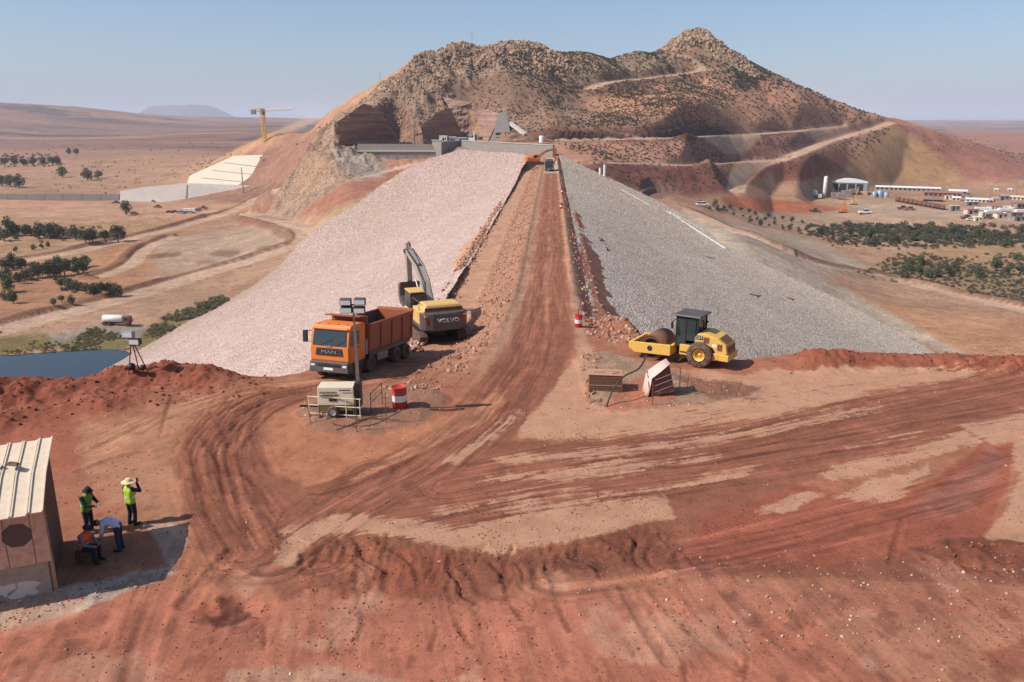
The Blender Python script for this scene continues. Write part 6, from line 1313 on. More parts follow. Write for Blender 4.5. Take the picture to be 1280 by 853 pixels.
def person(loc, rz, J, label, wear, hat, vest):
    """J: joints in metres, x forward, y left, z up from the ground under the figure"""
    t = empty('person', loc, rz); tag(t, label, 'person'); g = {k: Vector(v) for k, v in J.items()}
    lat = (g['shoulderl']-g['shoulderr']).normalized()
    torso = []
    for s in (-1, 0, 1):
        torso += [(g['pelvis']+lat*s*.075, .105, g['waist']+lat*s*.065, .098), (g['waist']+lat*s*.065, .098, g['chest']+lat*s*.09, .108)]
    torso += [(g['chest'], .1, g['neck']-(g['neck']-g['chest'])*.25, .07), (g['shoulderl'], .07, g['shoulderr'], .07)]
    arms, legs, hands, feet = [], [], [], []
    for s in 'lr':
        arms += [(g['shoulder'+s], .062, g['elbow'+s], .046), (g['elbow'+s], .046, g['wrist'+s], .032)]
        legs += [(g['hip'+s], .092, g['knee'+s], .062), (g['knee'+s], .062, g['ankle'+s], .043)]
        feet += [(g['ankle'+s], .045, g['ankle'+s]-Vector((.02, 0, .03)), .04), (g['ankle'+s]-Vector((0, 0, .035)), .042, g['toe'+s], .035)]
        d = (g['wrist'+s]-g['elbow'+s]).normalized(); side = d.orthogonal().normalized(); up = d.cross(side); pm = g['wrist'+s]+d*.05
        hands += [(g['wrist'+s], .028, pm, .03), (pm-side*.02, .022, pm+d*.04-side*.022, .018), (pm+side*.02, .022, pm+d*.04+side*.022, .018)]
        for off, ln in ((-.034, .062), (-.012, .078), (.011, .072), (.033, .055)):
            k = pm+d*.045+side*off; k2 = k+d*ln*.55+up*.012; hands += [(k, .0115, k2, .0105), (k2, .0105, k2+d*ln*.4+up*.025, .009)]
        k = pm+side*-.042; hands += [(pm-side*.02, .014, k+d*.015, .0125), (k+d*.015, .0125, k+d*.05+up*.012, .0105)]
    hu = (g['crown']-g['head']).normalized(); fw = Vector(J.get('face', (1, 0, 0))).normalized(); lf = hu.cross(fw).normalized(); fw = lf.cross(hu)
    hc = g['head'].lerp(g['crown'], .5)
    head = [(g['neck']-(g['neck']-g['chest'])*.2, .056, g['head'], .056), (hc+hu*.03-fw*.02, .095, hc+hu*.03+fw*.015, .088), (hc-hu*.03, .075, hc-hu*.055+fw*.035, .055), (hc+fw*.085+hu*.02, .012, hc+fw*.103-hu*.018, .016)]
    for s in (-1, 1): head.append((hc+lf*s*.083-hu*.01, .018, hc+lf*s*.092-hu*.03, .014))
    capsules('body', torso+arms+legs+hands+feet+head, .011, SKIN, t)
    capsules('shirt', torso+arms, .018, CL[wear[0]], t, .014)
    capsules('trousers', legs+[(g['pelvis']-lat*.075, .1, g['pelvis']+lat*.075, .1), (g['pelvis'], .1, g['hipl'], .092), (g['pelvis'], .1, g['hipr'], .092)], .018, CL[wear[1]], t, .017)
    for k in (0, 2): capsules('shoe', feet[k:k+2], .014, CL['shoe'], t, .01)
    if vest:
        vt = capsules('vest', torso[:-1]+[(g['shoulderl'].lerp(g['shoulderr'], .18), .06, g['shoulderl'].lerp(g['shoulderr'], .82), .06)], .02, CL[vest], t, .032)
        up = (g['chest']-g['waist']).normalized()
        o = MB().lathe([(.158, -.028), (.161, 0), (.158, .028)], (0, 0, 0), (0, 0, 1), 24).build('reflective_band', CL['tape'], t)
        o.location = g['waist'].lerp(g['chest'], .1); o.rotation_mode = 'QUATERNION'; o.rotation_quaternion = Matrix((up.cross(lat).normalized()*-1, lat, up)).transposed().to_quaternion(); o.scale = (.9, 1.27, 1)
    for s in (-1, 1): MB().lathe([(.001, -.004), (.012, 0), (.001, .007)], hc+fw*.088+lf*s*.034+hu*.02, fw, 8).build('eye', CL['black'], t)
    mo = MB().box(-.024, .024, -.004, .004, -.005, .005).build('mouth', CL['shoe'], t); mo.rotation_mode = 'QUATERNION'; mo.rotation_quaternion = Matrix((lf, fw, hu)).transposed().to_quaternion(); mo.location = hc+fw*.09-hu*.06
    top = hc+hu*.125
    if hat == 'straw': MB().lathe([(.25, -.03), (.2, -.012), (.118, -.0), (.112, .05), (.09, .085), (.001, .095)], top-hu*.06, hu, 24).lathe([(.25, -.036), (.118, -.012)], top-hu*.06, hu, 24).build('straw_hat', CL['straw'], t)
    elif hat == 'cap': MB().lathe([(.118, -.03), (.12, .02), (.095, .065), (.001, .08)], top-hu*.065, hu, 20).add([tuple(top-hu*.09+fw*a+lf*b) for a, b in ((.08, -.09), (.21, -.07), (.21, .07), (.08, .09))], [(0, 1, 2, 3)]).build('cap', CL['black'], t)
    elif hat == 'bucket': MB().lathe([(.175, -.045), (.12, -.005), (.115, .045), (.09, .08), (.001, .09)], top-hu*.055, hu, 20).build('sun_hat', CL['black'], t)
    else: MB().lathe([(.098, -.08), (.112, -.03), (.104, .03), (.07, .068), (.001, .08)], top-hu*.07-fw*.012, hu, 18).build('hair', CL['black'], t)
    return t
STAND = dict(pelvis=(0, 0, .93), waist=(0, 0, 1.1), chest=(.01, 0, 1.34), neck=(.01, 0, 1.5), head=(.03, 0, 1.6), crown=(.03, 0, 1.68), shoulderl=(0, .19, 1.42), shoulderr=(0, -.19, 1.42), elbowl=(-.05, .27, 1.14), elbowr=(-.02, -.26, 1.14), wristl=(.06, .26, .9), wristr=(.08, -.27, .9),
             hipl=(0, .095, .88), hipr=(0, -.095, .88), kneel=(.02, .11, .49), kneer=(.03, -.11, .49), anklel=(-.02, .12, .08), ankler=(-.02, -.12, .08), toel=(.16, .14, .04), toer=(.16, -.14, .04))
def gz(v): return (v.x, v.y, near_z(v.x, v.y))
# standing with one arm raised to the face
J = dict(STAND, elbowr=(.22, -.28, 1.28), wristr=(.24, -.16, 1.55), elbowl=(.05, .3, 1.16), wristl=(.2, .15, 1.12), anklel=(-.05, .14, .08), toel=(.12, .17, .04))
q = on_z(167, 656, 0.0); P1 = person(gz(q), R(70), J, 'person in a straw hat and yellow vest standing apart in the sun with hand raised', ('black', 'black'), 'straw', 'hivis')
MB().box(-.01, .01, -.04, .04, -.075, .075).build('phone', CL['black']); ph = bpy.data.objects['phone']; m4 = Matrix.Rotation(R(70), 4, 'Z'); hp = m4 @ Vector((.3, -.12, 1.66)); ph.location = Vector(gz(q))+hp; ph.rotation_euler = (0, R(-10), R(70)); tag(ph, 'small dark phone held up by the person in the straw hat', 'phone')
# standing in the lee of the hut, arms forward
J = dict(STAND, chest=(.06, 0, 1.33), neck=(.1, 0, 1.48), head=(.15, 0, 1.57), crown=(.17, 0, 1.65), shoulderl=(.05, .19, 1.41), shoulderr=(.05, -.19, 1.41), elbowl=(.2, .24, 1.17), elbowr=(.22, -.22, 1.17), wristl=(.43, .13, 1.16), wristr=(.45, -.1, 1.14))
q = on_z(104, 610, 1.74); person(gz(Vector((q.x, q.y, 0))), R(-14), J, 'person in dark sun hat and green vest reaching forward beside the hut roof edge', ('black', 'black'), 'bucket', 'green')
# bending over
J = dict(STAND, pelvis=(0, 0, .93), waist=(.13, 0, 1.03), chest=(.36, 0, 1.08), neck=(.52, 0, 1.08), head=(.62, 0, 1.04), crown=(.69, 0, 1.02), shoulderl=(.42, .18, 1.06), shoulderr=(.42, -.18, 1.06), elbowl=(.45, .22, .78), elbowr=(.46, -.2, .78), wristl=(.56, .14, .56), wristr=(.58, -.12, .56), hipl=(0, .1, .88), hipr=(0, -.1, .88), face=(.5, 0, -.8))
q = on_z(146, 650, 1.12); person(gz(Vector((q.x, q.y, 0))), R(186), J, 'person in a pale shirt bending over in the shade of the hut', ('white', 'navy'), 'hair', None)
# sitting
J = dict(pelvis=(0, 0, .5), waist=(.03, 0, .66), chest=(.1, 0, .88), neck=(.14, 0, 1.04), head=(.19, 0, 1.13), crown=(.21, 0, 1.21), shoulderl=(.08, .19, .96), shoulderr=(.08, -.19, .96), elbowl=(.2, .25, .7), elbowr=(.2, -.25, .7), wristl=(.42, .14, .62), wristr=(.42, -.12, .62), hipl=(.05, .1, .47), hipr=(.05, -.1, .47), kneel=(.46, .13, .5), kneer=(.46, -.13, .5), anklel=(.43, .13, .08), ankler=(.45, -.13, .08), toel=(.6, .15, .04), toer=(.62, -.15, .04))
q = on_z(101, 660, 1.2); pl = gz(Vector((q.x, q.y, 0))); person(pl, R(-8), J, 'person in an orange vest sitting in the shade against the hut', ('grey', 'black'), 'cap', 'orange')
MB().box(-.2, .22, -.22, .22, 0, .4).box(-.17, .19, -.19, .19, .4, .42).build('crate_seat', M['darkwood'], None, .02); o = bpy.data.objects['crate_seat']; o.location = pl; o.rotation_euler = (0, 0, R(-8)); tag(o, 'low dark crate under the sitting person in the orange vest', 'crate')
# ================================================================= far works, cars, poles
def lz(p): return land_z(float(p.x), float(p.y))
def spot(px, py):                                       # where the land is seen at a pixel, and metres per pixel there
    q = march(px, py, land_z, n=300)
    z_ = (q.x*_f[0]+q.y*_f[1]+(q.z-CAM_H)*_f[2]); return q, z_/FPX
def facing(q): return math.atan2(q.y, q.x)-math.pi/2    # local x to the right as seen, local y away
# ---- spillway at the far end of the dam
a, b = at_y(447, 204, 437), at_y(546, 204, 437)
t = empty('spillway_wall', ((a.x+b.x)/2, 437, -8.5)); hw = (b.x-a.x)/2; tag(t, 'long grey concrete spillway wall below the dark rock cut', 'wall')
MB().box(-hw, hw, 0, 3, 0, 7.2).build('lower_wall', M['gconcrete'], t); MB().box(-hw-.5, hw, -.6, 3.2, 7.2, 7.9).build('ledge', M['concrete'], t); MB().box(-hw, hw, 1.2, 3, 7.9, 11.2).build('upper_wall', M['gconcrete'], t)
for k in range(9): x = -hw+1+k*(2*hw-2)/8; MB().box(x-.12, x+.12, -.12, .02, .2, 7.2).build('joint_rib', M['gconcrete'], t)
for k in range(14): x = -hw+1+k*(2*hw-2)/13; MB().box(x-.06, x+.06, 1.4, 1.5, 11.2, 12.3).build('rail_post', M['steel'], t)
MB().box(-hw, hw, 1.4, 1.5, 12.2, 12.3).build('top_rail', M['steel'], t)
a, b = at_y(545, 203, 434), at_y(552, 203, 434); t = empty('spillway_pier', ((a.x+b.x)/2, 434, -10)); tag(t, 'pale concrete pier at the right end of the spillway wall', 'pier'); w_ = (b.x-a.x)/2
MB().prism([(-w_, 0), (w_, 0), (w_, 14.5), (-w_*2.2, 14.5), (-w_*2.2, 12.5), (-w_, 9)], 0, 2.5).build('pier', M['concrete'], t); MB().box(-w_*2.4, w_+.2, -.2, 2.7, 14.5, 15.0).build('cap', M['concrete'], t)
b2 = at_y(578, 190, 452); t = empty('wing_wall', (b.x, 436.6, -8)); tag(t, 'brown shaded wing wall running back from the spillway pier', 'wall'); d = Vector((b2.x-b.x, b2.y-436, 0))
MB().add([(0, 0, 0), (d.x, d.y, 0), (d.x+1, d.y+1.5, 0), (1, 1.5, 0), (0, 0, 12), (d.x, d.y, 12), (d.x+1, d.y+1.5, 12), (1, 1.5, 12)], [(0, 1, 5, 4), (1, 2, 6, 5), (2, 3, 7, 6), (3, 0, 4, 7), (4, 5, 6, 7), (3, 2, 1, 0)]).build('wall', M['gconcrete'], t); MB().bar((.5, .7, 12.1), (d.x+.5, d.y+.7, 12.1), 1.6, .35).build('coping', M['concrete'], t)
a, b = at_y(578, 188, 447), at_y(692, 190, 396); t = empty('crest_wall', (a.x, a.y, -2)); d = Vector((b.x-a.x, b.y-a.y, 0)); tag(t, 'low grey retaining wall along the far end of the pink slope', 'wall')
MB().bar((0, 0, 3.0), (d.x, d.y, 2.0), 1.2, 6.5).build('wall', M['gconcrete'], t); MB().bar((0, 0, 6.4), (d.x, d.y, 5.35), 1.7, .3).build('coping', M['concrete'], t)
for k in range(8): f = k/7; MB().bar((d.x*f, d.y*f, 6.4-f), (d.x*f, d.y*f, 7.6-f), .12, .12, (1, 0, 0)).build('rail_post', M['steel'], t)
q = at_y(628, 180, 462); t = empty('tunnel_portal', (q.x, q.y, q.z-2)); tag(t, 'grey concrete tunnel portal with a dark slot under the scrub hillside', 'portal')
MB().box(-9, 11, 0, 14, 0, 9, (4, 4, 4, 2)).box(-5, 4, 5, 14, 9, 19, (2, 2, 4, 1)).build('portal_block', M['gconcrete'], t); MB().box(-4, 4.2, 2.9, 3.6, 6.9, 8.0).build('slot', M['shade'], t)
a, b = at_y(631, 150, 478), at_y(657, 170, 456); o = MB().bar((0, 0, 0), tuple(b-a), 2.2, 1.6).build('drain_chute', M['concrete']); o.location = a+Vector((0, -1.5, .6)); tag(o, 'white concrete chute slanting down the slope beside the portal', 'chute')
q = at_y(612, 178, 466); t = empty('rock_facing', (q.x, q.y, q.z-3)); tag(t, 'pale sprayed concrete strip beside the tunnel portal', 'facing'); MB().add([(-4, 0, 0), (2, 0, 0), (5.5, 8, 14), (4.5, 9, 19), (2.5, 8, 14), (-4, 2, 0), (2, 2, 0), (5.5, 10, 14), (4.5, 11, 19), (2.5, 10, 14)], [(0, 1, 2, 4), (4, 2, 3), (5, 9, 7, 6), (9, 8, 7), (0, 4, 9, 5), (1, 6, 7, 2), (2, 7, 8, 3), (4, 3, 8, 9)]).build('sprayed_face', M['concrete'], t)
# excavated rock faces
M['cut_rock'] = mp('cut_rock_face', (156, 120, 104), .95, dirt=tuple(lin((116, 88, 78))), dirt_amt=.5, scale=.2, bump=.4)
nt, N, B = nodes(M['cut_rock']); src = B.inputs['Base Color'].links[0].from_socket; g_ = N('ShaderNodeNewGeometry'); vm = N('ShaderNodeVectorMath', operation='MULTIPLY'); vm.inputs[1].default_value = (.03, .03, .75); nt.links.new(g_.outputs['Position'], vm.inputs[0])
tn = N('ShaderNodeTexNoise'); tn.inputs['Scale'].default_value = 1.0; tn.inputs['Detail'].default_value = 4; nt.links.new(vm.outputs[0], tn.inputs['Vector']); mr = N('ShaderNodeMapRange'); mr.inputs[1].default_value = .35; mr.inputs[2].default_value = .65; mr.inputs[3].default_value = .68; mr.inputs[4].default_value = 1.22; nt.links.new(tn.outputs[0], mr.inputs[0])
vs_ = N('ShaderNodeVectorMath', operation='SCALE'); nt.links.new(src, vs_.inputs[0]); nt.links.new(mr.outputs[0], vs_.inputs['Scale']); nt.links.new(vs_.outputs[0], B.inputs['Base Color'])
def cut_face(pts, th, label):                           # a rough excavated face, solid to the back
    P_ = [at_y(*p) for p in pts]; n_ = len(P_); b = bmesh.new(); f_ = [b.verts.new(p) for p in P_]; k_ = [b.verts.new(p+Vector((0, th, -1.0))) for p in P_]
    fr_ = b.faces.new(f_); [b.faces.new((f_[(i+1) % n_], f_[i], k_[i], k_[(i+1) % n_])) for i in range(n_)]
    bmesh.ops.triangulate(b, faces=b.faces[:])
    for _ in range(4): bmesh.ops.subdivide_edges(b, edges=[e for e in b.edges if e.calc_length() > 2.2], cuts=1, use_grid_fill=True)
    for v in b.verts:
        q_ = v.co; v.co = q_+Vector((0, 1.6*(vn(np.array(q_.x*.35), np.array(q_.z*.5), 71)-.5)+.8*(vn(np.array(q_.x*1.1), np.array(q_.z*1.4), 72)-.5), .5*(vn(np.array(q_.x*.5), np.array(q_.z*.5), 73)-.5)))
    bmesh.ops.recalc_face_normals(b, faces=b.faces); me = bpy.data.meshes.new('rock_cut'); b.to_mesh(me); b.free()
    o = mesh_obj('rock_cut', me, M['cut_rock']); tag(o, label, 'rock face', kind='structure'); return o
cut_face([(421, 153, 446), (440, 140, 449), (455, 129, 453), (474, 139, 463), (485, 158, 472), (499, 181, 483), (424, 181, 447)], 6, 'dark shaded excavated rock face left of the spillway')
cut_face([(526, 158, 456), (548, 140, 465), (563, 136, 473), (572, 156, 480), (584, 181, 489), (530, 181, 457)], 6, 'dark shaded excavated rock face behind the spillway pier')
cut_face([(562, 136, 490), (553, 121, 498), (590, 129, 490), (604, 136, 484), (626, 142, 473), (618, 160, 468), (608, 181, 463), (584, 181, 488)], 6, 'sunlit excavated rock face beside the tunnel portal')
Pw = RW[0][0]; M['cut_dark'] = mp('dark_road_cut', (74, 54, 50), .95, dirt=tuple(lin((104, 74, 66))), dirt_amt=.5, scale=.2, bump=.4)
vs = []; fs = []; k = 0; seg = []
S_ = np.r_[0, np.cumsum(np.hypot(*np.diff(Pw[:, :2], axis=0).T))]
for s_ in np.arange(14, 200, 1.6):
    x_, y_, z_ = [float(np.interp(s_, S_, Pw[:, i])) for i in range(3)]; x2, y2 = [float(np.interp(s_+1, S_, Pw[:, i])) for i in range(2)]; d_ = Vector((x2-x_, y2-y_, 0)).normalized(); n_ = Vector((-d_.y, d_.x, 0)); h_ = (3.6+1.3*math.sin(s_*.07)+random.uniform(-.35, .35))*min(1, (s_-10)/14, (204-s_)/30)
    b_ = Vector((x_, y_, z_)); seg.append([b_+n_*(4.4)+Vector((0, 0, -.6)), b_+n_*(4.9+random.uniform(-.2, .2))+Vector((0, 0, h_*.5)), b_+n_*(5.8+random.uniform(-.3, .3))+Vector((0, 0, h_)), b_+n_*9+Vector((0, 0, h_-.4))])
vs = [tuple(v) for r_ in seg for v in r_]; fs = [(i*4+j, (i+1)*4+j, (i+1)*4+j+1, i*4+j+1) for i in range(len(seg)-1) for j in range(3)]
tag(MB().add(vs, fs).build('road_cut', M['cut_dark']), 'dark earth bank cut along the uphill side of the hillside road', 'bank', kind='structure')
# cabins, tank, crane on the spillway platform
def cabin(px, py, Yd, w_, h_, mat, label, name='site_cabin', dp=3.0, base=None):
    q = at_y(px, py, Yd); z = base if base is not None else q.z; t = empty(name, (q.x, q.y, z)); tag(t, label, 'cabin')
    MB().box(-w_/2, w_/2, 0, dp, 0, h_).build('wall', M[mat], t, .05); MB().box(-w_/2-.1, w_/2+.1, -.1, dp+.1, h_, h_+.18).build('roof', M['white'], t)
    MB().box(-w_*.1, w_*.12, -.04, .02, .1, h_*.75).build('door', M['shade'], t); MB().box(w_*.2, w_*.38, -.04, .02, h_*.4, h_*.75).build('window', M['glass'], t); return t
cabin(554, 180, 447, 4.2, 3.6, 'white', 'white site cabin on the platform right above the spillway pier', base=3.2)
cabin(565, 179, 449, 4.0, 3.2, 'bluegrey', 'dark grey site cabin between two white ones on the spillway platform', base=3.0)
cabin(576, 179, 449, 6.0, 2.8, 'bluegrey', 'long blue grey container at the foot of the dark cut', base=3.0, name='container')
q = at_y(589, 179, 450); t = empty('batching_hopper', (q.x, q.y, q.z-.8)); tag(t, 'small white hopper with a thin chimney on the spillway platform', 'hopper'); MB().box(-2.2, 2.2, 0, 3, 1.2, 3.6, (.4, .4, .4, .4)).build('bin', M['white'], t); MB().cyl((1.6, 1.5, 3), (1.6, 1.5, 7), .35).build('chimney', M['white'], t)
for x in (-1.8, 1.8): MB().bar((x, .4, 0), (x, .4, 1.4), .25, .25, (1, 0, 0)).build('leg', M['steel'], t)
q = at_y(599, 178.5, 451); t = empty('mobile_crane', (q.x, q.y, q.z-.5)); tag(t, 'mobile crane with a thin yellow boom against the cut face', 'crane')
MB().box(-2.5, 2.5, 0, 2.5, .8, 2.0).build('carrier', M['yellow'], t); MB().box(-.6, 1.8, .2, 2.3, 2.0, 3.6).build('cab', M['dgrey'], t); MB().bar((.5, 1.2, 3.0), (-5.2, 1.2, 18), .5, .7).build('boom', M['yellow'], t)
for x in (-1.8, -.3, 1.6): wheel(t, x, .2, .55, .4, n=12)
q = at_y(677, 178, 430); t = empty('water_tank', (q.x, q.y, q.z-.3)); tag(t, 'white round water tank beside the hillside road', 'tank'); MB().lathe([(1.3, 0), (1.3, 3.2), (1.1, 3.5), (.001, 3.6)], n=20).build('shell', M['white'], t); MB().cyl((0, 0, 3.5), (0, 0, 3.8), .35).build('hatch', M['steel'], t)
def pole(px, py, Yd, h, label, arms=False, r=.16):
    q = at_y(px, py, Yd); zl = lz(q); t = empty('utility_pole', (q.x, q.y, min(q.z, zl)-.5)); tag(t, label, 'pole'); MB().cyl((0, 0, 0), (0, 0, h+.5), r, r*.6, 8).build('post', M['steel'], t)
    if arms: MB().bar((-1.2, 0, h-.5), (1.2, 0, h-.5), .12, .12).build('crossarm', M['steel'], t)
    return t
pole(665, 178, 436, 12, 'slim lamp pole at the left end of the hillside road'); pole(694, 150, 500, 13, 'grey pole standing on the scrub slope'); pole(793, 176, 466, 9, 'slim pole beside the hillside road cut'); pole(475.5, 112, 510, 10, 'pole standing on the left ridge skyline', True); pole(590, 53, 572, 9, 'mast on the rocky left summit', True); pole(518, 172, 470, 14, 'white pole against the pale rock between the dark cuts', False, .3)
# far tipper and orange excavator on the crest
t = copy_tree(TRUCK); tag(t, 'far dump truck with dark front and white body on the crest road', 'truck'); q = on_near(686.5, 214); place(t, (q.x, q.y+2, q.z), (-.02, -1)); t.name = 'dump_truck'; t.rotation_euler[1] = 0
def repaint(o, mp_):
    for ch in o.children:
        if ch.type == 'MESH' and ch.data.materials and ch.data.materials[0] in mp_:
            ch.data = ch.data.copy(); ch.data.materials[0] = mp_[ch.data.materials[0]]
        repaint(ch, mp_)
for ch in list(t.children_recursive):
    if ch.name.split('.')[0] in ('lettering', 'badge'): bpy.data.objects.remove(ch)
repaint(t, {M['orange']: M['dgrey'], M['orange_body']: M['white']})
t = copy_tree(EXC); tag(t, 'far orange excavator reaching over the white truck on the crest', 'excavator'); q = on_near(681, 208); place(t, (q.x-3.6, q.y+9, q.z), (.96, .28)); t.scale = (1.0, 1.0, 1.0); repaint(t, {M['volvo']: M['orange'], M['arm_grey']: M['orange'], M['dgrey']: M['orange']})
for ch in list(t.children_recursive):
    if ch.name.split('.')[0] == 'lettering': bpy.data.objects.remove(ch)
for (x, y, lab, cl_) in ((653, 190.5, 'far worker standing on the wall side of the crest', 'black'),):
    pass
# white pipes and strips on the grey slope
def face_r(px, py):
    d = ray(px, py); a = -.75-(-43+.75)*(3.4/96.1)*1.0; k = (43-.5)/96.1
    # plane z = -.5 - (x-3.4)*k
    tt = (-.5+3.4*k-CAM_H)/(d[2]+k*d[0]); return Vector((d[0]*tt, d[1]*tt, CAM_H+d[2]*tt))
for i, (x0_, y0_, x1_, y1_, w_) in enumerate(((765, 232.5, 812, 258.5, 1.0), (832, 265, 868, 288, 1.0), (866, 287, 906, 312.5, 1.0), (836, 266, 880, 290, .7))):
    a, b = face_r(x0_, y0_), face_r(x1_, y1_); d = b-a; n_ = 6; t = empty('slope_drain', a+Vector((0, 0, .25)))
    for k in range(n_): MB().bar(tuple(d*(k/n_)), tuple(d*((k+.985)/n_)), w_, .35).build('kerb_piece', M['white'], t)
    tag(t, ('upper white concrete drain line on the grey slope', 'middle white concrete drain line on the grey slope', 'lowest white concrete drain line on the grey slope', 'thinner white drain line running beside the middle one')[i], 'drain')
for (x, y, h) in ((750, 222, 4.0), (755.5, 224, 6.0)):
    q = face_r(x, y); t = empty('vent_pipe', q-Vector((0, 0, 1))); tag(t, 'taller white vent pipe at the far edge of the grey slope' if h > 5 else 'shorter white vent pipe at the far edge of the grey slope', 'pipe', 'white vent pipes'); MB().cyl((0, 0, 0), (0, 0, h+1), .55, n=14).build('shaft', M['white'], t); MB().cyl((0, 0, h+1), (0, 0, h+1.25), .7, n=14).build('flange', M['steel'], t)
rg = random.Random(12)
for i, (x, y, lab) in enumerate(((749, 300, 'dark twisted scrap lying high on the grey slope near the crest'), (756, 312, 'bent black scrap strip below the twisted one on the grey slope'), (885, 322, 'dark board lying in the middle of the grey slope'), (942, 370, 'small dark board low on the grey slope'), (986, 374, 'dark post stub near the lower edge of the grey slope'))):
    q = face_r(x, y); P_ = [(q.x+rg.uniform(-.6, .6)+k*.35, q.y+rg.uniform(-.4, .4), q.z+.25-k*.15) for k in range(4)]; o = MB().tube(P_, .09, 6).build('scrap', M['cable']); tag(o, lab, 'scrap')
# ---- concrete structure on the left
def slab(name, pts, th, mat, parent=None):
    n_ = len(pts); P_ = [Vector(p) for p in pts]; return MB().add([tuple(p) for p in P_]+[tuple(p+Vector((0, th, -.5))) for p in P_], [tuple(range(n_)), tuple(range(2*n_-1, n_-1, -1))]+[((i+1) % n_, i, n_+i, n_+(i+1) % n_) for i in range(n_)]).build(name, M[mat], parent)
Yb = march(200, 252, land_z).y
t = empty('concrete_apron', (0, 0, 0)); tag(t, 'huge pale concrete apron stepped up the foot of the cliff', 'concrete wall')
M['apron'] = mp('pale_apron_concrete', (222, 206, 182), .9, dirt=tuple(lin((196, 178, 156))), dirt_amt=.3, scale=.04); M['apron2'] = mp('white_apron_concrete', (222, 214, 202), .9, dirt=tuple(lin((190, 184, 178))), dirt_amt=.4, scale=.05)
slab('lower_wall', [at_y(150, 254, Yb-3), at_y(232, 254, Yb-3), at_y(272, 253, Yb-3), at_y(312, 243, Yb-3), at_y(312, 232, Yb-2), at_y(234, 229, Yb-2), at_y(178, 234, Yb-2), at_y(150, 239, Yb-2)], 6, 'apron2', t)
def on_slope(px, py, z0_=-34.0, k=.8):
    d = ray(px, py); tt = (z0_-CAM_H-k*Yb)/(d[2]-k*d[1]); return Vector((d[0]*tt, d[1]*tt, CAM_H+d[2]*tt))
slab('upper_slope', [on_slope(*p_) for p_ in ((231, 236), (305, 246), (340, 228), (366, 206), (353, 193), (292, 195), (237, 220))], 8, 'apron', t)
for f in (.3, .55, .8):
    a0, a1 = on_slope(234+58*f, 234-38*f), on_slope(308+48*f, 240-36*f); MB().bar(tuple(a0+Vector((0, -.2, .1))), tuple(a1+Vector((0, -.2, .1))), .4, .3).build('pour_joint', M['concrete'], t)
slab('block_joint', [at_y(231, 252, Yb-3.4), at_y(232.5, 252, Yb-3.4), at_y(234, 231, Yb-2.4), at_y(232.8, 231, Yb-2.4)], .3, 'concrete', t)
t = empty('long_grey_wall', (0, 0, 0)); tag(t, 'long stained grey concrete wall left of the pale apron', 'wall'); Yw = Yb+4
for k in range(9): x0_ = -60+k*23.2; slab('wall_panel', [at_y(x0_, 254+.2*(k % 3), Yw), at_y(x0_+22.8, 254, Yw), at_y(x0_+22.8, 242.5+.4*math.sin(k), Yw), at_y(x0_, 242.5+.4*math.sin(k*2), Yw)], 3, 'gconcrete', t)
pole(304.5, 243, Yb-12, 19, 'dark post standing before the pale concrete apron', False, .5)
q = at_y(330, 163, 640); t = empty('tower_crane', (q.x, q.y, min(q.z, lz(q))-2)); tag(t, 'yellow tower crane rising behind the golden flank', 'crane'); h_ = at_y(330, 138, 640).z-t.location.z
def lattice(mb, p, q_, w_, n_):
    p, q_ = Vector(p), Vector(q_); ax = (q_-p).normalized(); s_ = ax.orthogonal().normalized(); u_ = ax.cross(s_); cs = [(s_*a+u_*b)*w_/2 for a, b in ((-1, -1), (1, -1), (1, 1), (-1, 1))]
    for c_ in cs: mb.bar(p+c_, q_+c_, w_*.16, w_*.16)
    for k in range(n_):
        a0, a1 = p.lerp(q_, k/n_), p.lerp(q_, (k+1)/n_)
        for i in range(4): mb.bar(a0+cs[i], a1+cs[(i+1) % 4], w_*.1, w_*.1)
    return mb
lattice(MB(), (0, 0, 0), (0, 0, h_), 2.4, 12).build('mast', M['yellow'], t); lattice(MB(), (0, 0, h_), (24.5, 0, h_+1.2), 1.6, 12).build('jib', M['white'], t); lattice(MB(), (0, 0, h_), (-8, 0, h_+.2), 1.6, 4).build('counter_jib', M['yellow'], t)
MB().box(-9, -5.5, -1.2, 1.2, h_-3.2, h_+.5).build('counterweight', M['gconcrete'], t); MB().box(-1.3, 1.6, -1.2, 1.2, h_-3.4, h_+1.2).build('cab', M['olive'], t)
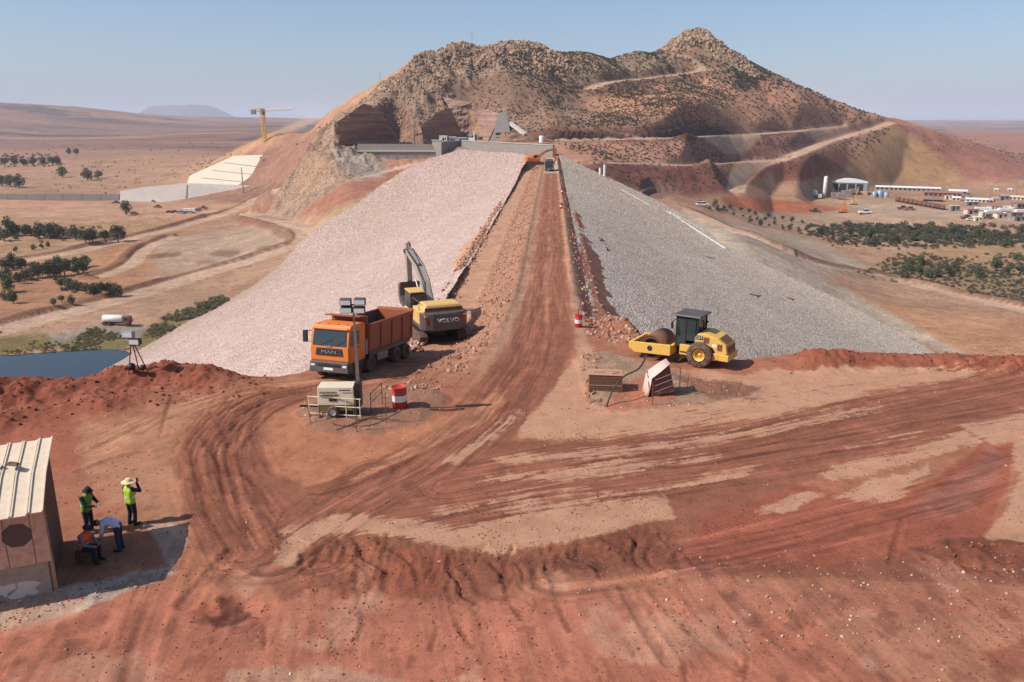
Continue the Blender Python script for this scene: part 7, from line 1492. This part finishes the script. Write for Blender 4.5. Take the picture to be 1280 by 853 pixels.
# ---- vehicles in the valley
def car(px, py, L_, col, label, group, kind='car', rz=None, grow=1.0):
    q, mpp = spot(px, py); t = empty({'car': 'parked_car', 'truck': 'parked_truck', 'pickup': 'pickup_truck'}[kind], (q.x, q.y, lz(q)), random.uniform(-.25, .25) if rz is None else rz); t.scale = (L_/4.5,)*3; tag(t, label, 'truck' if kind != 'car' else 'car', group)
    mt = M[col]
    if kind == 'car':
        MB().prism([(-2.2, .35), (2.2, .35), (2.25, .75), (1.3, .9), (-2.2, .95)], -.85, .85).build('body', mt, t, .06); MB().prism([(-1.7, .93), (1.1, .9), (.5, 1.45), (-1.4, 1.5)], -.76, .76).build('cabin', M['glass'], t, .05); MB().box(-1.35, .45, -.72, .72, 1.47, 1.54).build('roof', mt, t, .03)
    elif kind == 'pickup':
        MB().prism([(-2.3, .4), (2.3, .4), (2.3, .9), (1.2, 1.0), (-2.3, 1.0)], -.88, .88).build('body', mt, t, .05); MB().prism([(-.5, 1.0), (1.2, 1.0), (.8, 1.65), (-.4, 1.7)], -.8, .8).build('cab', M['glass'], t, .05); MB().box(-.4, .8, -.78, .78, 1.66, 1.74).build('roof', mt, t)
    else:
        MB().box(1.1, 2.2, -.62, .62, .45, 1.7).build('cab', mt, t, .05); MB().box(2.19, 2.22, -.55, .55, 1.05, 1.55).build('windscreen', M['glass'], t); MB().box(-2.2, 1.0, -.66, .66, .65, 1.5, (.25, 0, -.05, -.05)).build('tipper_body', M['rust'] if col != 'white' else M['white'], t, .03); MB().box(-2.1, 1.6, -.3, .3, .35, .6).build('chassis', M['black'], t)
    for x in (-1.35, 1.35):
        for s in (-1, 1): wheel(t, x, s*(.8 if kind != 'truck' else .52), .33, .25, M['steel'], n=12)
    return t
for (x, y, L_, c_, k_, lab) in ((168, 268, 5, 'dgrey', 'car', 'dark car parked under the lone shade tree'), (197, 260, 5.5, 'rust', 'pickup', 'dark red pickup alone on the pale ground before the apron'), (145, 254.5, 5.5, 'dgrey', 'pickup', 'dark pickup at the corner of the pale apron wall'), (212, 266.5, 4.6, 'black', 'car', 'black car at the start of the parked row'), (219, 266, 4.6, 'dgrey', 'car', 'dark grey car second in the parked row'), (227, 267, 5, 'blue', 'car', 'blue car in the parked row'), (237, 266.5, 8.5, 'white', 'truck', 'white truck in the parked row by the track junction'), (247, 264.5, 5, 'dgrey', 'car', 'grey car at the end of the parked row'), (192, 252.5, 4.5, 'dgrey', 'car', 'tiny dark car close to the foot of the apron'), (254, 262, 6, 'redroof', 'pickup', 'dull red pickup beside the end of the parked row')):
    car(x, y, L_, c_, lab, 'vehicles parked below the apron', k_)
q, mpp = spot(147, 407); t = empty('water_truck', (q.x, q.y, lz(q)), R(2)); tag(t, 'tanker truck with a silver barrel on the bank above the lake', 'truck')
MB().lathe([(.001, -2.9), (.9, -2.9), (1.05, -2.7), (1.05, 2.7), (.9, 2.9), (.001, 2.9)], (-.9, 0, 2.05), (1, 0, 0), 24).build('tank', M['white'], t); MB().box(-4, 3.8, -.45, .45, .7, 1.05).build('chassis', M['black'], t)
cb = MB().prism([(2.3, .8), (4.0, .8), (4.05, 1.7), (3.85, 2.7), (2.4, 2.75)], -1.15, 1.15).build('cab', M['rust'], t, .06); MB().add([(4.04, -1, 1.75), (4.04, 1, 1.75), (3.88, 1, 2.6), (3.88, -1, 2.6)], [(0, 1, 2, 3)]).build('windscreen', M['glass'], cb)
for s in (-1, 1): MB().box(2.7, 3.6, s*1.16-.02, s*1.16+.02, 1.75, 2.55).build('side_window', M['glass'], cb)
for x in (3.1, -1.9, -3.2):
    for s in (-1, 1): wheel(t, x, s*1.0, .5, .4, n=16)
MB().box(-4.3, -4.0, -.9, .9, .6, .9).build('spray_bar', M['steel'], t)
# ---- the works in the right valley
M['earth_pad'] = mp('earth_pad', (190, 150, 126), .95, bump=.3, scale=.4)
def hall(px, py, w_px, h_px, dp, wall, roof, label, name='shed', nw=6, arch=False, rz=0.0):
    q, k = spot(px, py); w_, h_ = w_px*k, h_px*k; zs_ = [land_z(float(q.x+a_), float(q.y)) for a_ in (-w_/2, 0, w_/2)]; t = empty(name, (q.x, q.y, sum(zs_)/3-.3), facing(q)+rz); tag(t, label, 'building')
    MB().box(-w_/2, w_/2, 0, dp, 0, h_*.72).build('wall', M[wall], t); MB().box(-w_/2-.6, w_/2+.6, -1.2, dp+.6, -4, 0).build('foundation', M['earth_pad'], t)
    if arch:
        n_ = 10; pf = [(-w_/2-.4+(w_+.8)*i/n_, h_*.72+h_*.28*math.sin(math.pi*i/n_)) for i in range(n_+1)]; MB().prism(pf+[(w_/2+.4, h_*.7), (-w_/2-.4, h_*.7)][::1], -.4, dp+.4).build('roof', M[roof], t)
        for i in range(4): x = -w_*.4+i*w_*.21; MB().box(x, x+w_*.17, -.15, .05, 0, h_*.6).build('bay_opening', M['shade'], t)
    else:
        MB().prism([(-.4, h_*.7), (dp+.4, h_*.7), (dp*.5, h_)], -w_/2-.4, w_/2+.4, axis='x').build('roof', M[roof], t)
        for i in range(nw): x = -w_/2+w_*(i+.25)/nw; MB().box(x, x+w_/nw*.5, -.12, .03, h_*.22, h_*.55).build('window', M['shade'], t)
    return t
hall(1058, 243, 46, 14, 16, 'bluegrey', 'white', 'large white hangar with an arched roof and dark bays', 'hangar', arch=True)
hall(1134, 238.5, 73, 5.5, 9, 'gconcrete', 'white', 'long low white roofed shed at the foot of the hill', nw=14)
hall(1178, 246, 42, 7, 10, 'redroof', 'redroof', 'brown red roofed shed next to the long white one', nw=8); hall(1197, 243, 20, 6, 9, 'gconcrete', 'white', 'white roofed shed at the end of the brown one', nw=4)
hall(1222, 253, 26, 5.5, 8, 'cream', 'white', 'cream office block with a flat white roof', 'office_block', nw=6); hall(1268, 250, 30, 5.5, 8, 'cream', 'cream', 'long cream barrack at the edge of the works', 'barrack', nw=7); hall(1195, 251, 9, 5.5, 6, 'cloth', 'white', 'small pink house between sheds and offices', 'small_house', nw=2); hall(1246, 262.5, 14, 7, 7, 'cloth', 'redroof', 'pink house with a dark front beside the white lorries', 'small_house', nw=3); hall(1272, 259, 16, 6, 7, 'cloth', 'redroof', 'reddish house at the far end of the works', 'small_house', nw=3)
hall(1166, 252, 22, 4, 6, 'shade', 'redroof', 'low dark open shelter behind the parked tippers', 'shelter', nw=5)
for (x, y) in ((1245, 239), (1262, 239)): hall(x, y, 4, 3.5, 4, 'white', 'white', 'tiny white hut on the slope above the works' if x < 1250 else 'tiny white hut further along the slope above the works', 'small_hut', nw=1)
q, k = spot(1030, 248); t = empty('cement_silo', (q.x, q.y, lz(q))); tag(t, 'tall white cement silo beside the hangar', 'silo'); r_ = 2.3*k; h_ = 27*k
MB().lathe([(.4, h_*.12), (r_, h_*.25), (r_, h_*.95), (r_*.5, h_), (.001, h_)], n=20).build('shell', M['white'], t)
for a_ in (.8, 2.4, 3.9, 5.5): MB().bar((math.cos(a_)*r_*.9, math.sin(a_)*r_*.9, 0), (math.cos(a_)*r_*.9, math.sin(a_)*r_*.9, h_*.3), .3, .3, (1, 0, 0)).build('leg', M['steel'], t)
MB().bar((r_+.3, 0, 0), (r_+.3, 0, h_), .5, .2, (1, 0, 0)).build('ladder', M['steel'], t)
q, k = spot(1018, 247); t = empty('batching_plant', (q.x, q.y, lz(q))); tag(t, 'grey batching plant with hoppers and a slanting conveyor left of the silo', 'plant'); s_ = k
MB().box(-4*s_, 4*s_, 0, 4, 3.5*s_, 9*s_, (1*s_, 1*s_, .5, .5)).build('hopper', M['bluegrey'], t); MB().bar((-14*s_, 1, .5), (-2*s_, 1, 11*s_), .9, .7).build('conveyor', M['steel'], t); MB().box(5*s_, 9*s_, 0, 4, 0, 4*s_).build('control_cabin', M['white'], t); MB().cyl((-8*s_, 2, 0), (-8*s_, 2, 4.5*s_), 1.4*s_).build('drum', M['white'], t)
for x in (-3.5, 0, 3.5):
    for y in (.4, 3.6): MB().bar((x*s_, y, 0), (x*s_, y, 4*s_), .3, .3, (1, 0, 0)).build('leg', M['steel'], t)
for i, (x, y) in enumerate(((1046, 249), (1052, 250), (1060, 246), (1068, 244))):
    q, k = spot(x, y); t = empty('machine_shed', (q.x, q.y, lz(q))); tag(t, ('grey aggregate bin nearest the silo', 'second grey aggregate bin from the silo', 'low steel bin in front of the hangar', 'small steel bin at the hangar corner')[i], 'bin'); MB().box(-2.5, 2.5, 0, 4, 1.4, 4, (-.5, -.5, 0, 0)).build('bin', M['gconcrete'], t)
    for xx in (-2.2, 2.2): MB().bar((xx, .5, 0), (xx, .5, 1.6), .25, .25, (1, 0, 0)).build('leg', M['steel'], t)
q, k = spot(1054, 266); t = empty('drilling_rig', (q.x, q.y, lz(q))); tag(t, 'upright orange drilling rig standing on the pale yard', 'rig'); MB().box(-1.6, 1.6, -.8, .8, .4, 2.2).build('base', M['orange'], t); lattice(MB(), (0, 0, 2), (0, 0, 16*k), 1.1, 7).build('mast', M['orange'], t); MB().box(-2.2, 2.2, -1.3, 1.3, 0, .5).build('tracks', M['black'], t)
q, k = spot(1067, 256); t = empty('drilling_rig', (q.x, q.y, lz(q))); tag(t, 'thin yellow rig with a slanting boom on the pale yard', 'rig'); MB().box(-1.4, 1.4, -.8, .8, .5, 2.4).build('base', M['yellow'], t); MB().bar((0, 0, 2), (1.8, 0, 11), .35, .35).build('mast', M['yellow'], t); MB().bar((0, 0, 2), (-2, 0, 9), .25, .25).build('strut', M['rust'], t); MB().box(-2, 2, -1.2, 1.2, 0, .55).build('tracks', M['black'], t)
q, k = spot(1098, 247); t = empty('silver_tanks', (q.x, q.y, lz(q))); t.name = 'tank_cluster'; tag(t, 'pale blue silver tank cluster with dark vehicles round its foot', 'tanks')
for x, y, r_, h_ in ((-3, 0, 1.8, 3.4), (1, .8, 2.0, 4.2), (5, 0, 1.7, 3.0)): MB().lathe([(r_, 0), (r_, h_), (r_*.6, h_*1.15), (.001, h_*1.2)], (x, y, 0), n=16).build('tank', M['bluegrey'], t)
for i in range(11): car(1122+i*5.6, 252.2+i*1.0, 7.5, ('rust', 'redroof', 'orange_body')[i % 3], ('rust red dump truck in the parked line by the sheds', 'dull brown dump truck in the parked line by the sheds', 'orange dump truck in the parked line by the sheds')[i % 3], 'dump trucks parked in a line', 'truck', R(60))
for i, (x, y, L_, c_, k_, lab) in enumerate(((1228, 266, 9, 'white', 'truck', 'white lorry at the head of the lorry park'), (1240, 270, 9, 'white', 'truck', 'white lorry in front of the pink house'), (1256, 267, 9, 'white', 'truck', 'white lorry behind the rubble at the lorry park'), (1262, 272, 8, 'white', 'truck', 'white lorry on the open ground below the lorry park'), (1234, 274, 6, 'rust', 'pickup', 'rusty pickup below the white lorries'), (1277, 268, 8, 'white', 'truck', 'white lorry at the outer end of the lorry park'), (1208, 274, 6, 'rust', 'pickup', 'dark red pickup alone on the pale yard'), (1214, 276, 5, 'white', 'car', 'white car beside the lone red pickup'), (1128, 262, 6, 'rust', 'pickup', 'rusty pickup in front of the parked tippers'), (1137, 263, 6, 'redroof', 'pickup', 'dull red pickup in front of the parked tippers'), (1081, 268, 7, 'white', 'pickup', 'white pickup beside the orange drilling rig'), (1018, 265, 6, 'dgrey', 'pickup', 'dark pickup below the red cut bank'), (878, 258, 6, 'white', 'car', 'white car at the start of the orchard rows'), (902, 265, 5, 'dgrey', 'car', 'dark car parked among the orchard rows'))): car(x, y, L_, c_, lab, 'vehicles at the works', k_)
rg = random.Random(31)
for i in range(16):
    x, y = rg.uniform(1185, 1278), rg.uniform(246, 277); q, k = spot(x, y); w_, h_, d_ = rg.uniform(3.5, 8), rg.uniform(2.2, 3.2), rg.uniform(2.5, 4); t = empty('site_cabin', (q.x, q.y, lz(q)-.1), rg.uniform(-.4, .4)); tag(t, 'small pale cabin among the clutter beside the offices', 'cabin', 'cabins scattered about the works')
    MB().box(-w_/2, w_/2, 0, d_, 0, h_).build('wall', M[rg.choice(('white', 'cream', 'cloth', 'bluegrey', 'gconcrete'))], t); MB().box(-w_/2-.15, w_/2+.15, -.15, d_+.15, h_, h_+.15).build('roof', M[rg.choice(('white', 'redroof', 'steel'))], t); MB().box(-w_*.3, -w_*.1, -.05, .02, .1, h_*.8).build('door', M['shade'], t); MB().box(w_*.1, w_*.35, -.05, .02, h_*.4, h_*.75).build('window', M['glass'], t)
for i in range(7):
    q, k = spot((1040, 1090, 1112, 1165, 1204, 1236, 1270)[i], (252, 249, 244, 262, 258, 256, 246)[i]); t = empty('utility_pole', (q.x, q.y, lz(q)-.5)); tag(t, 'slim pole standing about the works', 'pole', 'poles about the works'); MB().cyl((0, 0, 0), (0, 0, 9), .18, .12, 8).build('post', M['steel'], t); MB().bar((-1, 0, 8.3), (1, 0, 8.3), .15, .15).build('crossarm', M['steel'], t)
